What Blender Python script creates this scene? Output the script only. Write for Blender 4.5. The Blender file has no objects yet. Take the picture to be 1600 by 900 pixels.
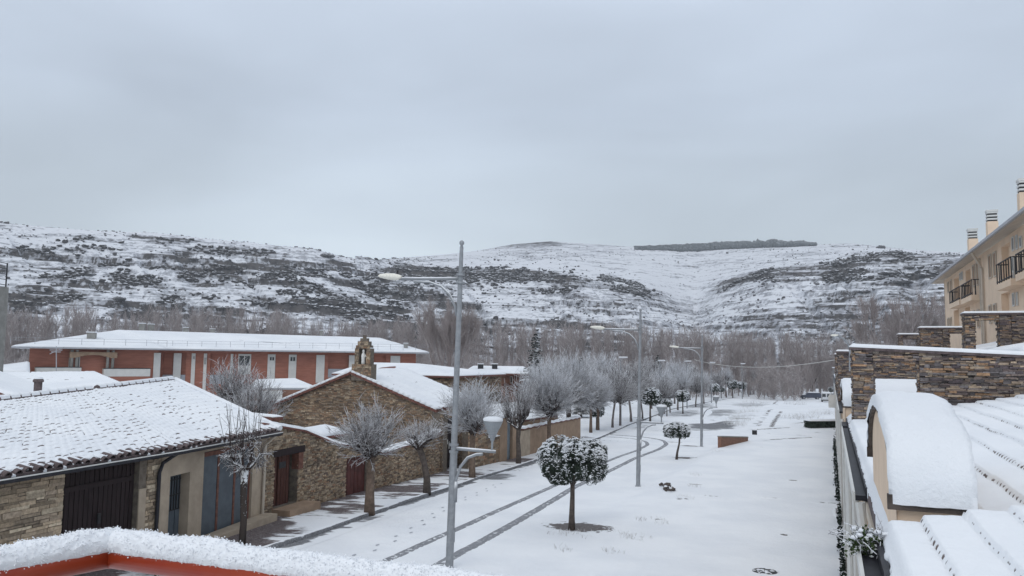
import bpy, math, random
import numpy as np
from mathutils import Vector, Matrix, noise as mnoise
rad = math.radians
scene = bpy.context.scene
col = scene.collection
# ------------------------------------------------------------------ camera
FPX = 1220.0
PITCH = math.atan(109 / FPX); CP, SP = math.cos(PITCH), math.sin(PITCH)
ROLL = rad(.7); CR, SR = math.cos(ROLL), math.sin(ROLL)
cam_d = bpy.data.cameras.new("camera"); cam = bpy.data.objects.new("camera", cam_d); col.objects.link(cam)
cam_d.sensor_width = 36; cam_d.lens = FPX / 1600 * 36; cam_d.clip_start = .05; cam_d.clip_end = 6000
_F = Vector((0, CP, SP)); _U = Vector((0, -SP, CP)); _X = Vector((1, 0, 0))
_r = _X * CR + _U * SR; _u = -_X * SR + _U * CR
cam.matrix_world = Matrix(((_r.x, _u.x, -_F.x, 0), (_r.y, _u.y, -_F.y, 0), (_r.z, _u.z, -_F.z, 0), (0, 0, 0, 1)))
scene.camera = cam
scene.view_settings.view_transform = 'Standard'; scene.view_settings.look = 'None'
scene.view_settings.exposure = 0.0; scene.view_settings.gamma = 1
# ------------------------------------------------------------------ world: overcast sky
world = bpy.data.worlds.new("World"); scene.world = world; world.use_nodes = True
nt = world.node_tree; nt.nodes.clear()
def wn(t): return nt.nodes.new(t)
SUN_EL, SUN_AZ = rad(42), rad(200)
sky = wn('ShaderNodeTexSky'); sky.sky_type = 'NISHITA'; sky.sun_disc = False
sky.sun_elevation = SUN_EL; sky.sun_rotation = SUN_AZ; sky.air_density = 1.5; sky.dust_density = 3
bg1 = wn('ShaderNodeBackground'); bg1.inputs[1].default_value = 0.012
nt.links.new(sky.outputs[0], bg1.inputs[0])
tc = wn('ShaderNodeTexCoord'); sx = wn('ShaderNodeSeparateXYZ'); nt.links.new(tc.outputs['Generated'], sx.inputs[0])
ramp = wn('ShaderNodeValToRGB'); nt.links.new(sx.outputs[2], ramp.inputs[0])
els = ramp.color_ramp.elements
def cr_set(els, stops):
    while len(els) > 1: els.remove(els[-1])
    els[0].position = stops[0][0]; els[0].color = (*stops[0][1], 1)
    for p, c in stops[1:]:
        e = els.new(p); e.color = (*c, 1)
cr_set(els, [(0.0, (.66, .745, .82)), (.12, (.63, .715, .79)), (.20, (.585, .665, .75)), (.30, (.575, .655, .77)), (.45, (.60, .68, .80)), (.7, (.76, .82, .90)), (1.0, (.86, .90, .96))])
mp = wn('ShaderNodeMapping'); mp.inputs['Scale'].default_value = (1, 1, 3.2); nt.links.new(tc.outputs['Generated'], mp.inputs[0])
nz = wn('ShaderNodeTexNoise'); nz.inputs['Scale'].default_value = 2.0; nz.inputs['Detail'].default_value = 4; nz.inputs['Roughness'].default_value = .45
nz.inputs['Distortion'].default_value = .35
nt.links.new(mp.outputs[0], nz.inputs[0])
mr = wn('ShaderNodeMapRange'); mr.inputs[1].default_value = .32; mr.inputs[2].default_value = .68; mr.inputs[3].default_value = .90; mr.inputs[4].default_value = 1.19
nt.links.new(nz.outputs[0], mr.inputs[0])
# brighter break in the cloud low over the saddle of the hills
vm = wn('ShaderNodeVectorMath'); vm.operation = 'DISTANCE'
mp2 = wn('ShaderNodeMapping'); mp2.inputs['Scale'].default_value = (1, 1, 2.2); nt.links.new(tc.outputs['Generated'], mp2.inputs[0])
vm.inputs[1].default_value = (-.15, .97, .13 * 2.2); nt.links.new(mp2.outputs[0], vm.inputs[0])
mr2 = wn('ShaderNodeMapRange'); mr2.interpolation_type = 'SMOOTHSTEP'
mr2.inputs[1].default_value = 0; mr2.inputs[2].default_value = .42; mr2.inputs[3].default_value = 1.32; mr2.inputs[4].default_value = 1.0
nt.links.new(vm.outputs['Value'], mr2.inputs[0])
mm = wn('ShaderNodeMath'); mm.operation = 'MULTIPLY'; nt.links.new(mr.outputs[0], mm.inputs[0]); nt.links.new(mr2.outputs[0], mm.inputs[1])
bg2 = wn('ShaderNodeBackground'); nt.links.new(ramp.outputs[0], bg2.inputs[0]); nt.links.new(mm.outputs[0], bg2.inputs[1])
ad = wn('ShaderNodeAddShader'); nt.links.new(bg1.outputs[0], ad.inputs[0]); nt.links.new(bg2.outputs[0], ad.inputs[1])
wo = wn('ShaderNodeOutputWorld'); nt.links.new(ad.outputs[0], wo.inputs[0])
sun_d = bpy.data.lights.new("sun", 'SUN'); sun_d.energy = .55; sun_d.angle = rad(22); sun_d.color = (1, .97, .93)
sun = bpy.data.objects.new("sun", sun_d); col.objects.link(sun)
sun.rotation_euler = (math.pi / 2 - SUN_EL, 0, -SUN_AZ + math.pi)
# ------------------------------------------------------------------ measuring helpers
def ray(x, y):
    a0 = x - 800; b0 = 450 - y
    a = a0 * CR - b0 * SR; b = b0 * CR + a0 * SR
    return (a, FPX * CP - b * SP, FPX * SP + b * CP)
def at(x, y, Y):
    r = ray(x, y); k = Y / r[1]; return Vector((r[0] * k, Y, r[2] * k))
ANG = rad(22.14); TD = Vector((math.sin(ANG), math.cos(ANG))); ND = Vector((TD.y, -TD.x))
def XY(u, v): return Vector((TD.x * u + ND.x * v, TD.y * u + ND.y * v))
def W(u, v, z): p = XY(u, v); return Vector((p.x, p.y, z))
def UV(P): return (P[0] * TD.x + P[1] * TD.y, P[0] * ND.x + P[1] * ND.y)
_pu = [-60, 0, 22, 44, 67, 110, 165, 230, 400, 3000]; _pz = [-4.0, -4.95, -5.72, -6.45, -6.9, -7.45, -8.05, -8.5, -9, -9]
_tu = np.linspace(-60, 400, 461); _tz = np.interp(_tu, _pu, _pz)
_k = np.hanning(23); _k /= _k.sum(); _tz = np.convolve(np.pad(_tz, 11, mode='edge'), _k, mode='valid')
def sstep(a, b, x):
    t = np.clip((x - a) / (b - a), 0, 1); return t * t * (3 - 2 * t)
def Gnp(X, Y):
    u = X * TD.x + Y * TD.y; v = X * ND.x + Y * ND.y
    g = np.interp(u, _tu, _tz)
    ter = -5.62 - .0145 * (u - 20)
    k = sstep(-8.9, -7.3, v) * (1 - sstep(73, 78, u)) * sstep(24, 34, u) * (v < 40)
    g = g + np.maximum(ter - g, 0) * k
    # low rough bank beside the far road
    b = sstep(80, 92, u) * (1 - sstep(150, 175, u)) * sstep(-13.5 + (u - 80) * .03, -11.2 + (u - 80) * .03, v)
    g = g + .35 * b
    return g
def G(x, y): return float(Gnp(np.array([x]), np.array([y]))[0])
def gp(x, y, off=0.0):
    r = np.array(ray(x, y)); k = np.geomspace(.002, .6, 6000)
    P = r[None, :] * k[:, None]; h = P[:, 2] - Gnp(P[:, 0], P[:, 1]) - off
    i = int(np.argmax(h < 0)); i = max(i, 1)
    t = h[i - 1] / (h[i - 1] - h[i]); kk = k[i - 1] + (k[i] - k[i - 1]) * t
    return Vector((r[0] * kk, r[1] * kk, r[2] * kk))
def hit(x, y, A, d):
    """where the sight line meets the upright plane through A along d: (distance along, height)"""
    r = ray(x, y); n = (-d[1], d[0]); den = r[0] * n[0] + r[1] * n[1]
    k = (A[0] * n[0] + A[1] * n[1]) / den
    P = (r[0] * k, r[1] * k, r[2] * k)
    return ((P[0] - A[0]) * d[0] + (P[1] - A[1]) * d[1], P[2])
# ------------------------------------------------------------------ numpy noise
def vnoise(x, y, seed=0):
    xi = np.floor(x).astype(np.int64); yi = np.floor(y).astype(np.int64); fx = x - xi; fy = y - yi
    fx = fx * fx * (3 - 2 * fx); fy = fy * fy * (3 - 2 * fy)
    def h(a, b):
        n = (a * 374761393 + b * 668265263 + seed * 974634777) & 0x7fffffff
        n = ((n ^ (n >> 13)) * 1274126177) & 0x7fffffff
        return ((n ^ (n >> 16)) & 0xffff) / 65535.0
    return (h(xi, yi) * (1 - fx) + h(xi + 1, yi) * fx) * (1 - fy) + (h(xi, yi + 1) * (1 - fx) + h(xi + 1, yi + 1) * fx) * fy
def fbm(x, y, o=4, seed=0):
    s = 0; a = .5; t = 0
    for i in range(o):
        s = s + a * vnoise(x, y, seed + i * 17); t += a; x = x * 2.03 + 11.3; y = y * 2.03 - 7.1; a *= .5
    return s / t
# ------------------------------------------------------------------ materials
MAT = {}
def nodes_of(name):
    m = bpy.data.materials.new(name); m.use_nodes = True; MAT[name] = m
    t = m.node_tree; b = t.nodes['Principled BSDF']; return m, t, b
def N(t, k, **kw):
    n = t.nodes.new(k)
    for a, v in kw.items():
        if a in n.inputs: n.inputs[a].default_value = v
        else: setattr(n, a, v)
    return n
def mix(t, fac, a, b):
    n = t.nodes.new('ShaderNodeMix'); n.data_type = 'RGBA'
    for s, v in ((0, fac), (6, a), (7, b)):
        if hasattr(v, 'is_output'): t.links.new(v, n.inputs[s])
        else: n.inputs[s].default_value = v if s == 0 else (*v, 1)
    return n.outputs[2]
def rng(t, src, a, b, c=0.0, d=1.0, smooth=True):
    n = t.nodes.new('ShaderNodeMapRange'); n.interpolation_type = 'SMOOTHSTEP' if smooth else 'LINEAR'
    for i, v in enumerate((a, b, c, d)): n.inputs[i + 1].default_value = v
    t.links.new(src, n.inputs[0]); return n.outputs[0]
def math_(t, op, a, b=0.0):
    n = t.nodes.new('ShaderNodeMath'); n.operation = op
    for i, v in enumerate((a, b)):
        if hasattr(v, 'is_output'): t.links.new(v, n.inputs[i])
        else: n.inputs[i].default_value = v
    return n.outputs[0]
def noise_(t, scale, detail=3, rough=.5, vec=None, stretch=None, coord='Object'):
    n = N(t, 'ShaderNodeTexNoise'); n.inputs['Scale'].default_value = scale; n.inputs['Detail'].default_value = detail; n.inputs['Roughness'].default_value = rough
    if vec is None: vec = t.nodes.new('ShaderNodeTexCoord').outputs[coord]
    if stretch:
        mpn = t.nodes.new('ShaderNodeMapping'); mpn.inputs['Scale'].default_value = stretch
        if len(stretch) == 3: t.links.new(vec, mpn.inputs[0]); vec = mpn.outputs[0]
    t.links.new(vec, n.inputs['Vector']); return n.outputs[0]
def bump(t, b, h, strength=.3, dist=.05):
    n = N(t, 'ShaderNodeBump'); n.inputs['Strength'].default_value = strength; n.inputs['Distance'].default_value = dist
    t.links.new(h, n.inputs['Height']); t.links.new(n.outputs[0], b.inputs['Normal'])
SNOW = (.83, .85, .875); SNOW2 = (.76, .785, .82)
def snow_colour(t):
    a = noise_(t, .35, 4, .55, coord='Object'); return mix(t, rng(t, a, .35, .65), SNOW2, SNOW)
def simple(name, c, rough=.8, var=.12, scale=6, metallic=0.0, bumps=0.0, stretch=None, spec=.3):
    m, t, b = nodes_of(name)
    n = noise_(t, scale, 4, .6, stretch=stretch)
    lo = tuple(x * (1 - var) for x in c); hi = tuple(min(1, x * (1 + var)) for x in c)
    t.links.new(mix(t, rng(t, n, .3, .7), lo, hi), b.inputs['Base Color'])
    b.inputs['Roughness'].default_value = rough; b.inputs['Metallic'].default_value = metallic
    b.inputs['Specular IOR Level'].default_value = spec
    if bumps: bump(t, b, n, bumps, .03)
    return m
def m_snow():
    m, t, b = nodes_of('snow')
    t.links.new(snow_colour(t), b.inputs['Base Color']); b.inputs['Roughness'].default_value = .85; b.inputs['Specular IOR Level'].default_value = .15
    n1 = noise_(t, 26, 4, .7); n2 = noise_(t, 3.0, 4, .55)
    bump(t, b, math_(t, 'ADD', math_(t, 'MULTIPLY', n1, .38), n2), .62, .06)
m_snow()
def m_bare(name, c1, c2, k=1.0, s1=1.1, stretch=(1, 1, 1)):
    """snow sheet that is worn through to what lies beneath where the vertex value 'm' is high"""
    m, t, b = nodes_of(name)
    sc = snow_colour(t)
    at_ = N(t, 'ShaderNodeAttribute'); at_.attribute_name = 'm'
    nn = noise_(t, s1, 6, .68, stretch=stretch)
    f = rng(t, math_(t, 'ADD', at_.outputs['Fac'], math_(t, 'MULTIPLY', math_(t, 'SUBTRACT', nn, .5), 1.9 * k)), .44, .62)
    n3 = noise_(t, 9, 5, .7)
    bare = mix(t, rng(t, n3, .3, .7), c1, c2)
    dust = math_(t, 'MULTIPLY', f, rng(t, noise_(t, 30, 3, .7), .72, .5, .55, 1.0))
    t.links.new(mix(t, dust, sc, bare), b.inputs['Base Color'])
    b.inputs['Roughness'].default_value = .75; b.inputs['Specular IOR Level'].default_value = .2
    n1 = noise_(t, 22, 3, .6); bump(t, b, math_(t, 'SUBTRACT', n1, math_(t, 'MULTIPLY', f, .6)), .3, .04)
m_bare('bare_asphalt', (.11, .112, .12), (.20, .205, .22), 1.0, .8, (.35, 1.3, 1))
m_bare('bare_tracks', (.15, .155, .17), (.27, .28, .30), .75, 3.5)
m_bare('bare_paving', (.06, .045, .046), (.14, .11, .108), 1.0, .9, (.6, 1.5, 1))
m_bare('bare_earth', (.075, .066, .064), (.15, .13, .125), 1.25, 3.2)
simple('asphalt_kerb', (.10, .10, .105), .8, .25, 9)
simple('galvanised', (.30, .315, .335), .5, .12, 8, .35)
simple('lamp_head', (.80, .78, .70), .5, .1, 14)
simple('lantern_glass', (.27, .29, .31), .35, .06, 10)
simple('plaster', (.40, .33, .255), .9, .12, 2.2, bumps=.15)
simple('plaster_cream', (.72, .56, .42), .9, .06, 1.5)
simple('plaster_facade', (.50, .44, .37), .9, .08, 1.5)
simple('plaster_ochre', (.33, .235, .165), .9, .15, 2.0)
simple('concrete', (.25, .245, .23), .9, .15, 2)
simple('dark_wood', (.022, .013, .014), .75, .35, 5, stretch=(9, 9, .5))
simple('brown_wood', (.075, .028, .02), .7, .35, 5, stretch=(9, 9, .5))
simple('red_metal', (.085, .024, .02), .6, .25, 3)
simple('grey_metal', (.085, .105, .125), .5, .15, 3)
simple('gate_metal', (.16, .20, .23), .5, .15, 3)
simple('rust', (.16, .07, .05), .7, .3, 8)
simple('gutter', (.018, .018, .024), .5, .3, 8)
simple('zinc', (.38, .39, .42), .45, .1, 4, .2)
simple('white_paint', (.60, .60, .58), .5, .06, 4)
simple('white_panel', (.62, .62, .60), .6, .05, 2)
simple('grey_panel', (.33, .35, .39), .6, .1, 2)
simple('dark_glass', (.03, .035, .04), .15, .2, 3, spec=.6)
simple('brick_red', (.33, .14, .10), .85, .13, .9, stretch=(1, 1, 6))
simple('brick_brown', (.22, .12, .085), .85, .2, 3, stretch=(1, 1, 5))
simple('clay', (.11, .085, .085), .8, .35, 9)
simple('clay_red', (.17, .075, .06), .8, .35, 9)
simple('mortar', (.16, .135, .11), .95, .25, 7, bumps=.3)
simple('mortar_dark', (.045, .038, .036), .95, .3, 7, bumps=.3)
simple('iron', (.03, .03, .033), .6, .2, 8)
simple('statue', (.75, .74, .72), .6, .05, 8)
simple('curtain', (.45, .47, .47), .7, .1, 6)
simple('van_paint', (.55, .56, .58), .4, .05, 4, spec=.5)
simple('car_blue', (.05, .06, .09), .35, .1, 4, spec=.5)
simple('rubber', (.02, .02, .02), .8, .2, 8)
simple('wood_far', (.165, .14, .15), .9, .3, .06)
simple('bark', (.085, .07, .062), .95, .35, 6, bumps=.5)
simple('bark_warm', (.15, .11, .085), .95, .3, 6, bumps=.5)
def m_attr(name, rough=.9, var=.3, scale=14, snow=None):
    m, t, b = nodes_of(name)
    a = N(t, 'ShaderNodeAttribute'); a.attribute_name = 'Col'
    n = noise_(t, scale, 4, .65)
    hs = N(t, 'ShaderNodeHueSaturation'); t.links.new(rng(t, n, .25, .75, 1 - var, 1 + var), hs.inputs['Value']); t.links.new(a.outputs[0], hs.inputs['Color'])
    c = hs.outputs[0]
    if snow:
        g = t.nodes.new('ShaderNodeNewGeometry'); s = t.nodes.new('ShaderNodeSeparateXYZ'); t.links.new(g.outputs['Normal'], s.inputs[0])
        v = math_(t, 'ADD', s.outputs[2], math_(t, 'MULTIPLY', math_(t, 'SUBTRACT', noise_(t, 5, 3, .6), .5), snow[2]))
        c = mix(t, rng(t, v, snow[0], snow[1]), c, SNOW)
    t.links.new(c, b.inputs['Base Color']); b.inputs['Roughness'].default_value = rough; b.inputs['Specular IOR Level'].default_value = .2
    bump(t, b, n, .35, .02)
m_attr('stone')
m_attr('slate', .6, .35, 18, snow=(.7, .9, .35))
def m_twig(name, c, lo, hi, amp, nscale=3.0, snowc=SNOW):
    m, t, b = nodes_of(name)
    g = t.nodes.new('ShaderNodeNewGeometry'); s = t.nodes.new('ShaderNodeSeparateXYZ'); t.links.new(g.outputs['Normal'], s.inputs[0])
    v = math_(t, 'ADD', s.outputs[2], math_(t, 'MULTIPLY', math_(t, 'SUBTRACT', noise_(t, nscale, 3, .6), .5), amp))
    t.links.new(mix(t, rng(t, v, lo, hi), c, snowc), b.inputs['Base Color']); b.inputs['Roughness'].default_value = .9; b.inputs['Specular IOR Level'].default_value = .1
m_twig('twig_frosted', (.13, .115, .11), -.25, .25, 1.2, 3, (.72, .73, .76))
m_twig('twig_frosted_light', (.17, .155, .15), -.7, .0, 1.2, 3, (.70, .715, .75))
m_twig('twig_bare', (.075, .06, .058), .35, .7, 1.2, 4)
m_twig('arm_snowy', (.30, .315, .335), .25, .6, .35, 6)
m_twig('twig_mauve', (.36, .315, .305), .1, .8, 1.0, .5, (.62, .60, .61))
m_twig('limb_snowy', (.055, .042, .038), .25, .5, .7, 5)
m_twig('leaf_snowy', (.022, .032, .026), .72, .9, .5, 4)
m_twig('needle_snowy', (.022, .03, .027), .62, .9, 1.0, 3)
m_twig('scrub', (.10, .097, .10), .55, .95, .7, .3, (.64, .66, .70))
m_twig('outcrop', (.05, .047, .047), .62, .92, .7, .4, (.66, .68, .72))
m_twig('pine_far', (.135, .15, .16), .75, 1.05, .6, .2, (.5, .52, .55))
m_twig('grass_frosted', (.33, .29, .25), -.6, .3, 1.2, 6)
m_twig('ivy_leaf', (.05, .075, .03), .5, .8, .8, 6)
# ------------------------------------------------------------------ mesh building
class MB:
    def __init__(s): s.v = []; s.f = []; s.m = []; s.c = []; s.cur = 0; s.cc = (1, 1, 1); s.attr = None
    def mat(s, i): s.cur = i; return s
    def face(s, pts):
        n = len(s.v); s.v.extend(tuple(p) for p in pts); s.f.append(tuple(range(n, n + len(pts)))); s.m.append(s.cur); s.c.append(s.cc)
    def raw(s, vs, fs):
        n = len(s.v); s.v.extend(tuple(p) for p in vs)
        for f in fs: s.f.append(tuple(i + n for i in f)); s.m.append(s.cur); s.c.append(s.cc)
    def hexa(s, b, t):
        """box from four bottom points (counter-clockwise from above) and four top points"""
        s.raw(list(b) + list(t), [(3, 2, 1, 0), (4, 5, 6, 7), (0, 1, 5, 4), (1, 2, 6, 5), (2, 3, 7, 6), (3, 0, 4, 7)])
    def box(s, O, ex, ey, x0, x1, y0, y1, z0, z1):
        O = Vector((O[0], O[1], 0)); ex = Vector((ex[0], ex[1], 0)); ey = Vector((ey[0], ey[1], 0))
        if ex.x * ey.y - ex.y * ey.x < 0: q = [(x0, y0), (x0, y1), (x1, y1), (x1, y0)]
        else: q = [(x0, y0), (x1, y0), (x1, y1), (x0, y1)]
        P = [O + ex * a + ey * b for a, b in q]
        s.hexa([p + Vector((0, 0, z0)) for p in P], [p + Vector((0, 0, z1)) for p in P])
    def ubox(s, u0, u1, v0, v1, z0, z1): s.box((0, 0), TD, ND, u0, u1, v0, v1, z0, z1)
    def prism(s, top, th):
        """slab of thickness th below the given top polygon"""
        n = len(top); vs = [Vector(p) for p in top] + [Vector(p) - Vector((0, 0, th)) for p in top]
        s.raw(vs, [tuple(range(n)), tuple(range(2 * n - 1, n - 1, -1))] + [(i, i + n, (i + 1) % n + n, (i + 1) % n) for i in range(n)])
    def tube(s, pts, rs, sides=6, cap=True):
        pts = [Vector(p) for p in pts]; n = len(pts); base = len(s.v); prev = None
        if not hasattr(rs, '__len__'): rs = [rs] * n
        for i in range(n):
            d = (pts[min(i + 1, n - 1)] - pts[max(i - 1, 0)])
            if d.length < 1e-9: d = Vector((0, 0, 1))
            d.normalize()
            if prev is None: a = d.orthogonal().normalized()
            else:
                a = prev - d * prev.dot(d)
                a = a.normalized() if a.length > 1e-6 else d.orthogonal().normalized()
            prev = a; b = d.cross(a)
            for k in range(sides):
                t = 2 * math.pi * k / sides; s.v.append(tuple(pts[i] + (a * math.cos(t) + b * math.sin(t)) * rs[i]))
        for i in range(n - 1):
            for k in range(sides):
                q = base + i * sides; k2 = (k + 1) % sides
                s.f.append((q + k, q + k2, q + sides + k2, q + sides + k)); s.m.append(s.cur); s.c.append(s.cc)
        if cap:
            s.f.append(tuple(base + k for k in range(sides - 1, -1, -1))); s.m.append(s.cur); s.c.append(s.cc)
            s.f.append(tuple(base + (n - 1) * sides + k for k in range(sides))); s.m.append(s.cur); s.c.append(s.cc)
    def lathe(s, prof, c=(0, 0, 0), sides=16):
        base = len(s.v)
        for r, z in prof:
            for k in range(sides):
                t = 2 * math.pi * k / sides; s.v.append((c[0] + r * math.cos(t), c[1] + r * math.sin(t), c[2] + z))
        for i in range(len(prof) - 1):
            for k in range(sides):
                q = base + i * sides; k2 = (k + 1) % sides
                s.f.append((q + k, q + k2, q + sides + k2, q + sides + k)); s.m.append(s.cur); s.c.append(s.cc)
    def blob(s, c, r, rnd, sub=0, jit=.25):
        """little lumpy ball: a jittered icosahedron"""
        for_v = []
        for (x, y, z) in ICO_V: 
            k = 1 + rnd.uniform(-jit, jit); for_v.append((c[0] + x * r[0] * k, c[1] + y * r[1] * k, c[2] + z * r[2] * k))
        s.raw(for_v, ICO_F)
    def piece(s, name, mats, parent, label=None):
        """build what has been collected so far as one part and start afresh"""
        o = s.build(name, mats, parent); s.v = []; s.f = []; s.m = []; s.c = []
        if label: o['label'] = label
        return o
    def build(s, name, mats, parent=None, smooth=False, loc=None):
        me = bpy.data.meshes.new(name); off = ORIG.get(parent.name, Vector()) if parent else (Vector(loc) if loc is not None else Vector())
        v = np.array(s.v, dtype=np.float32).reshape(-1, 3) - np.array(off, dtype=np.float32)
        me.from_pydata(v.tolist(), [], s.f)
        for m in mats: me.materials.append(MAT[m])
        me.polygons.foreach_set('material_index', s.m)
        if any(c != (1, 1, 1) for c in s.c):
            ca = me.attributes.new('Col', 'FLOAT_COLOR', 'FACE'); ca.data.foreach_set('color', np.array([(*c, 1) for c in s.c], dtype=np.float32).ravel())
        if s.attr is not None:
            ca = me.attributes.new('m', 'FLOAT', 'POINT'); ca.data.foreach_set('value', np.array(s.attr, dtype=np.float32))
        if smooth: me.polygons.foreach_set('use_smooth', [True] * len(me.polygons))
        me.update()
        o = bpy.data.objects.new(name, me); col.objects.link(o)
        if parent: o.parent = parent
        elif loc is not None: o.location = loc
        ORIG[o.name] = off
        return o
ORIG = {}
_g = (1 + 5 ** .5) / 2; _l = math.sqrt(1 + _g * _g)
ICO_V = [(x / _l, y / _l, z / _l) for x, y, z in ((-1, _g, 0), (1, _g, 0), (-1, -_g, 0), (1, -_g, 0), (0, -1, _g), (0, 1, _g), (0, -1, -_g), (0, 1, -_g), (_g, 0, -1), (_g, 0, 1), (-_g, 0, -1), (-_g, 0, 1))]
ICO_F = [(0, 11, 5), (0, 5, 1), (0, 1, 7), (0, 7, 10), (0, 10, 11), (1, 5, 9), (5, 11, 4), (11, 10, 2), (10, 7, 6), (7, 1, 8), (3, 9, 4), (3, 4, 2), (3, 2, 6), (3, 6, 8), (3, 8, 9), (4, 9, 5), (2, 4, 11), (6, 2, 10), (8, 6, 7), (9, 8, 1)]
def tag(o, label=None, cat=None, group=None, kind=None):
    if label: o['label'] = label
    if cat: o['category'] = cat
    if group: o['group'] = group
    if kind: o['kind'] = kind
    return o
def thing(name, label, cat, loc, group=None):
    o = bpy.data.objects.new(name, None); col.objects.link(o); o.location = loc; o.empty_display_size = .3
    ORIG[o.name] = Vector(loc); return tag(o, label, cat, group)
def copy_tree(o, loc, rz, sc=1.0, label=None, group=None):
    def rec(a, par):
        c = a.copy(); col.objects.link(c)
        if par: c.parent = par
        for ch in kids.get(a.name, []): rec(ch, c)
        return c
    kids = {}
    for q in list(o.children_recursive): kids.setdefault(q.parent.name, []).append(q)
    r = rec(o, None); r.location = loc; r.rotation_euler = (0, 0, rz); r.scale = (sc, sc, sc) if not hasattr(sc, '__len__') else sc
    if label: r['label'] = label
    if group: r['group'] = group
    return r
def grid_mesh(name, V, nx, ny, mats, attr=None, parent=None, smooth=True, matidx=None, attrname='m'):
    """V: (ny, nx, 3) vertices"""
    me = bpy.data.meshes.new(name); off = np.array(ORIG.get(parent.name, Vector()) if parent else (0, 0, 0))
    v = (V.reshape(-1, 3) - off).astype(np.float32)
    i = np.arange((ny - 1) * (nx - 1)); r = i // (nx - 1); c = i % (nx - 1); a = r * nx + c
    q = np.stack([a, a + 1, a + nx + 1, a + nx], 1).astype(np.int32)
    me.vertices.add(len(v)); me.vertices.foreach_set('co', v.ravel())
    me.loops.add(q.size); me.loops.foreach_set('vertex_index', q.ravel())
    me.polygons.add(len(q)); me.polygons.foreach_set('loop_start', np.arange(0, q.size, 4, dtype=np.int32)); me.polygons.foreach_set('loop_total', np.full(len(q), 4, dtype=np.int32))
    for m in mats: me.materials.append(MAT[m])
    if matidx is not None: me.polygons.foreach_set('material_index', matidx.ravel().astype(np.int32))
    me.polygons.foreach_set('use_smooth', np.full(len(q), smooth))
    me.update(calc_edges=True); me.validate()
    if attr is not None:
        ca = me.attributes.new(attrname, 'FLOAT', 'POINT'); ca.data.foreach_set('value', attr.ravel().astype(np.float32))
    o = bpy.data.objects.new(name, me); col.objects.link(o)
    if parent: o.parent = parent
    ORIG[o.name] = Vector(off)
    return o
def np_mesh(name, v, f, mats, parent=None, fm=None, smooth=False):
    """v (n,3), f (m,k) all faces with k corners"""
    me = bpy.data.meshes.new(name); off = np.array(ORIG.get(parent.name, Vector()) if parent else (0, 0, 0))
    v = (np.asarray(v) - off).astype(np.float32); f = np.asarray(f, dtype=np.int32); k = f.shape[1]
    me.vertices.add(len(v)); me.vertices.foreach_set('co', v.ravel())
    me.loops.add(f.size); me.loops.foreach_set('vertex_index', f.ravel())
    me.polygons.add(len(f)); me.polygons.foreach_set('loop_start', np.arange(0, f.size, k, dtype=np.int32)); me.polygons.foreach_set('loop_total', np.full(len(f), k, dtype=np.int32))
    for m in mats: me.materials.append(MAT[m])
    if fm is not None: me.polygons.foreach_set('material_index', np.asarray(fm, dtype=np.int32))
    if smooth: me.polygons.foreach_set('use_smooth', np.full(len(f), True))
    me.update(calc_edges=True)
    o = bpy.data.objects.new(name, me); col.objects.link(o)
    if parent: o.parent = parent
    ORIG[o.name] = Vector(off)
    return o
# ------------------------------------------------------------------ near ground
xs = np.concatenate([np.arange(-230, -60, 4.0), np.arange(-60, 70, .6), np.arange(70, 231, 4.0)])
ys = np.concatenate([np.arange(-60, 0, 4.0), np.arange(0, 130, .6), np.arange(130, 262, 2.0)])
XX, YY = np.meshgrid(xs, ys)
ZZ = Gnp(XX, YY)
ZZ = ZZ + .35 * (fbm(XX / 14, YY / 14, 3, 5) - .5) * sstep(60, 120, YY) * .8
edge = np.maximum(sstep(215, 230, np.abs(XX)), sstep(245, 261, YY)); ZZ = ZZ - .5 * edge
ground = grid_mesh('ground', np.stack([XX, YY, ZZ], 2), len(xs), len(ys), ['snow']); tag(ground, kind='structure')
def gz(x, y): return G(x, y)
# ------------------------------------------------------------------ hills
def tabY(tab):
    a = []; e = []
    for x, y in tab:
        r = ray(x, y); a.append(math.atan2(r[0], r[1])); e.append(r[2] / math.hypot(r[0], r[1]))
    return np.array(a), np.array(e)
skyA, skyE = tabY([(-400, 350), (-150, 345), (0, 347), (60, 350), (110, 358), (150, 361), (230, 362), (290, 366), (340, 372), (380, 377), (440, 380), (490, 388), (520, 396), (540, 403), (570, 410), (600, 405), (650, 401), (700, 397), (750, 391), (800, 382), (860, 377), (930, 381), (990, 386), (1130, 384), (1270, 382), (1330, 380), (1400, 388), (1470, 394), (1600, 398), (1800, 402), (2100, 400)])
e1A, e1E = tabY([(-400, 354), (-150, 350), (0, 348), (110, 358), (230, 363), (380, 378), (490, 389), (540, 403), (620, 414), (700, 424), (800, 428), (900, 434), (1000, 456), (1060, 480), (1090, 484), (1130, 458), (1200, 430), (1300, 413), (1380, 400), (1480, 400), (1600, 402), (2100, 405)])
r1A = tabY([(-400, 0), (0, 0), (540, 0), (640, 0), (1000, 0), (1080, 0), (1200, 0), (2100, 0)])[0]; r1R = np.array([560, 580, 600, 640, 600, 690, 600, 560.])
az = np.concatenate([np.linspace(-1.15, -.66, 120)[:-1], np.linspace(-.66, .66, 1900), np.linspace(.66, 1.15, 120)[1:]])
rr = np.concatenate([np.linspace(225, 315, 12), np.linspace(318, 640, 330), np.linspace(642, 1010, 110), np.linspace(1020, 1500, 14)])
AZ, RR = np.meshgrid(az, rr)
e1 = np.interp(AZ, e1A, e1E); e2 = np.interp(AZ, skyA, skyE); R1 = np.interp(AZ, r1A, r1R)
left = sstep(.02, -.14, AZ) if False else 1 - sstep(-.24, -.17, AZ)
e2b = e2 * (1 - left) + (e1 - .012) * left
e2b = np.where(AZ < -.2, np.minimum(e2b, e1 - .004), e2b)
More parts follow.
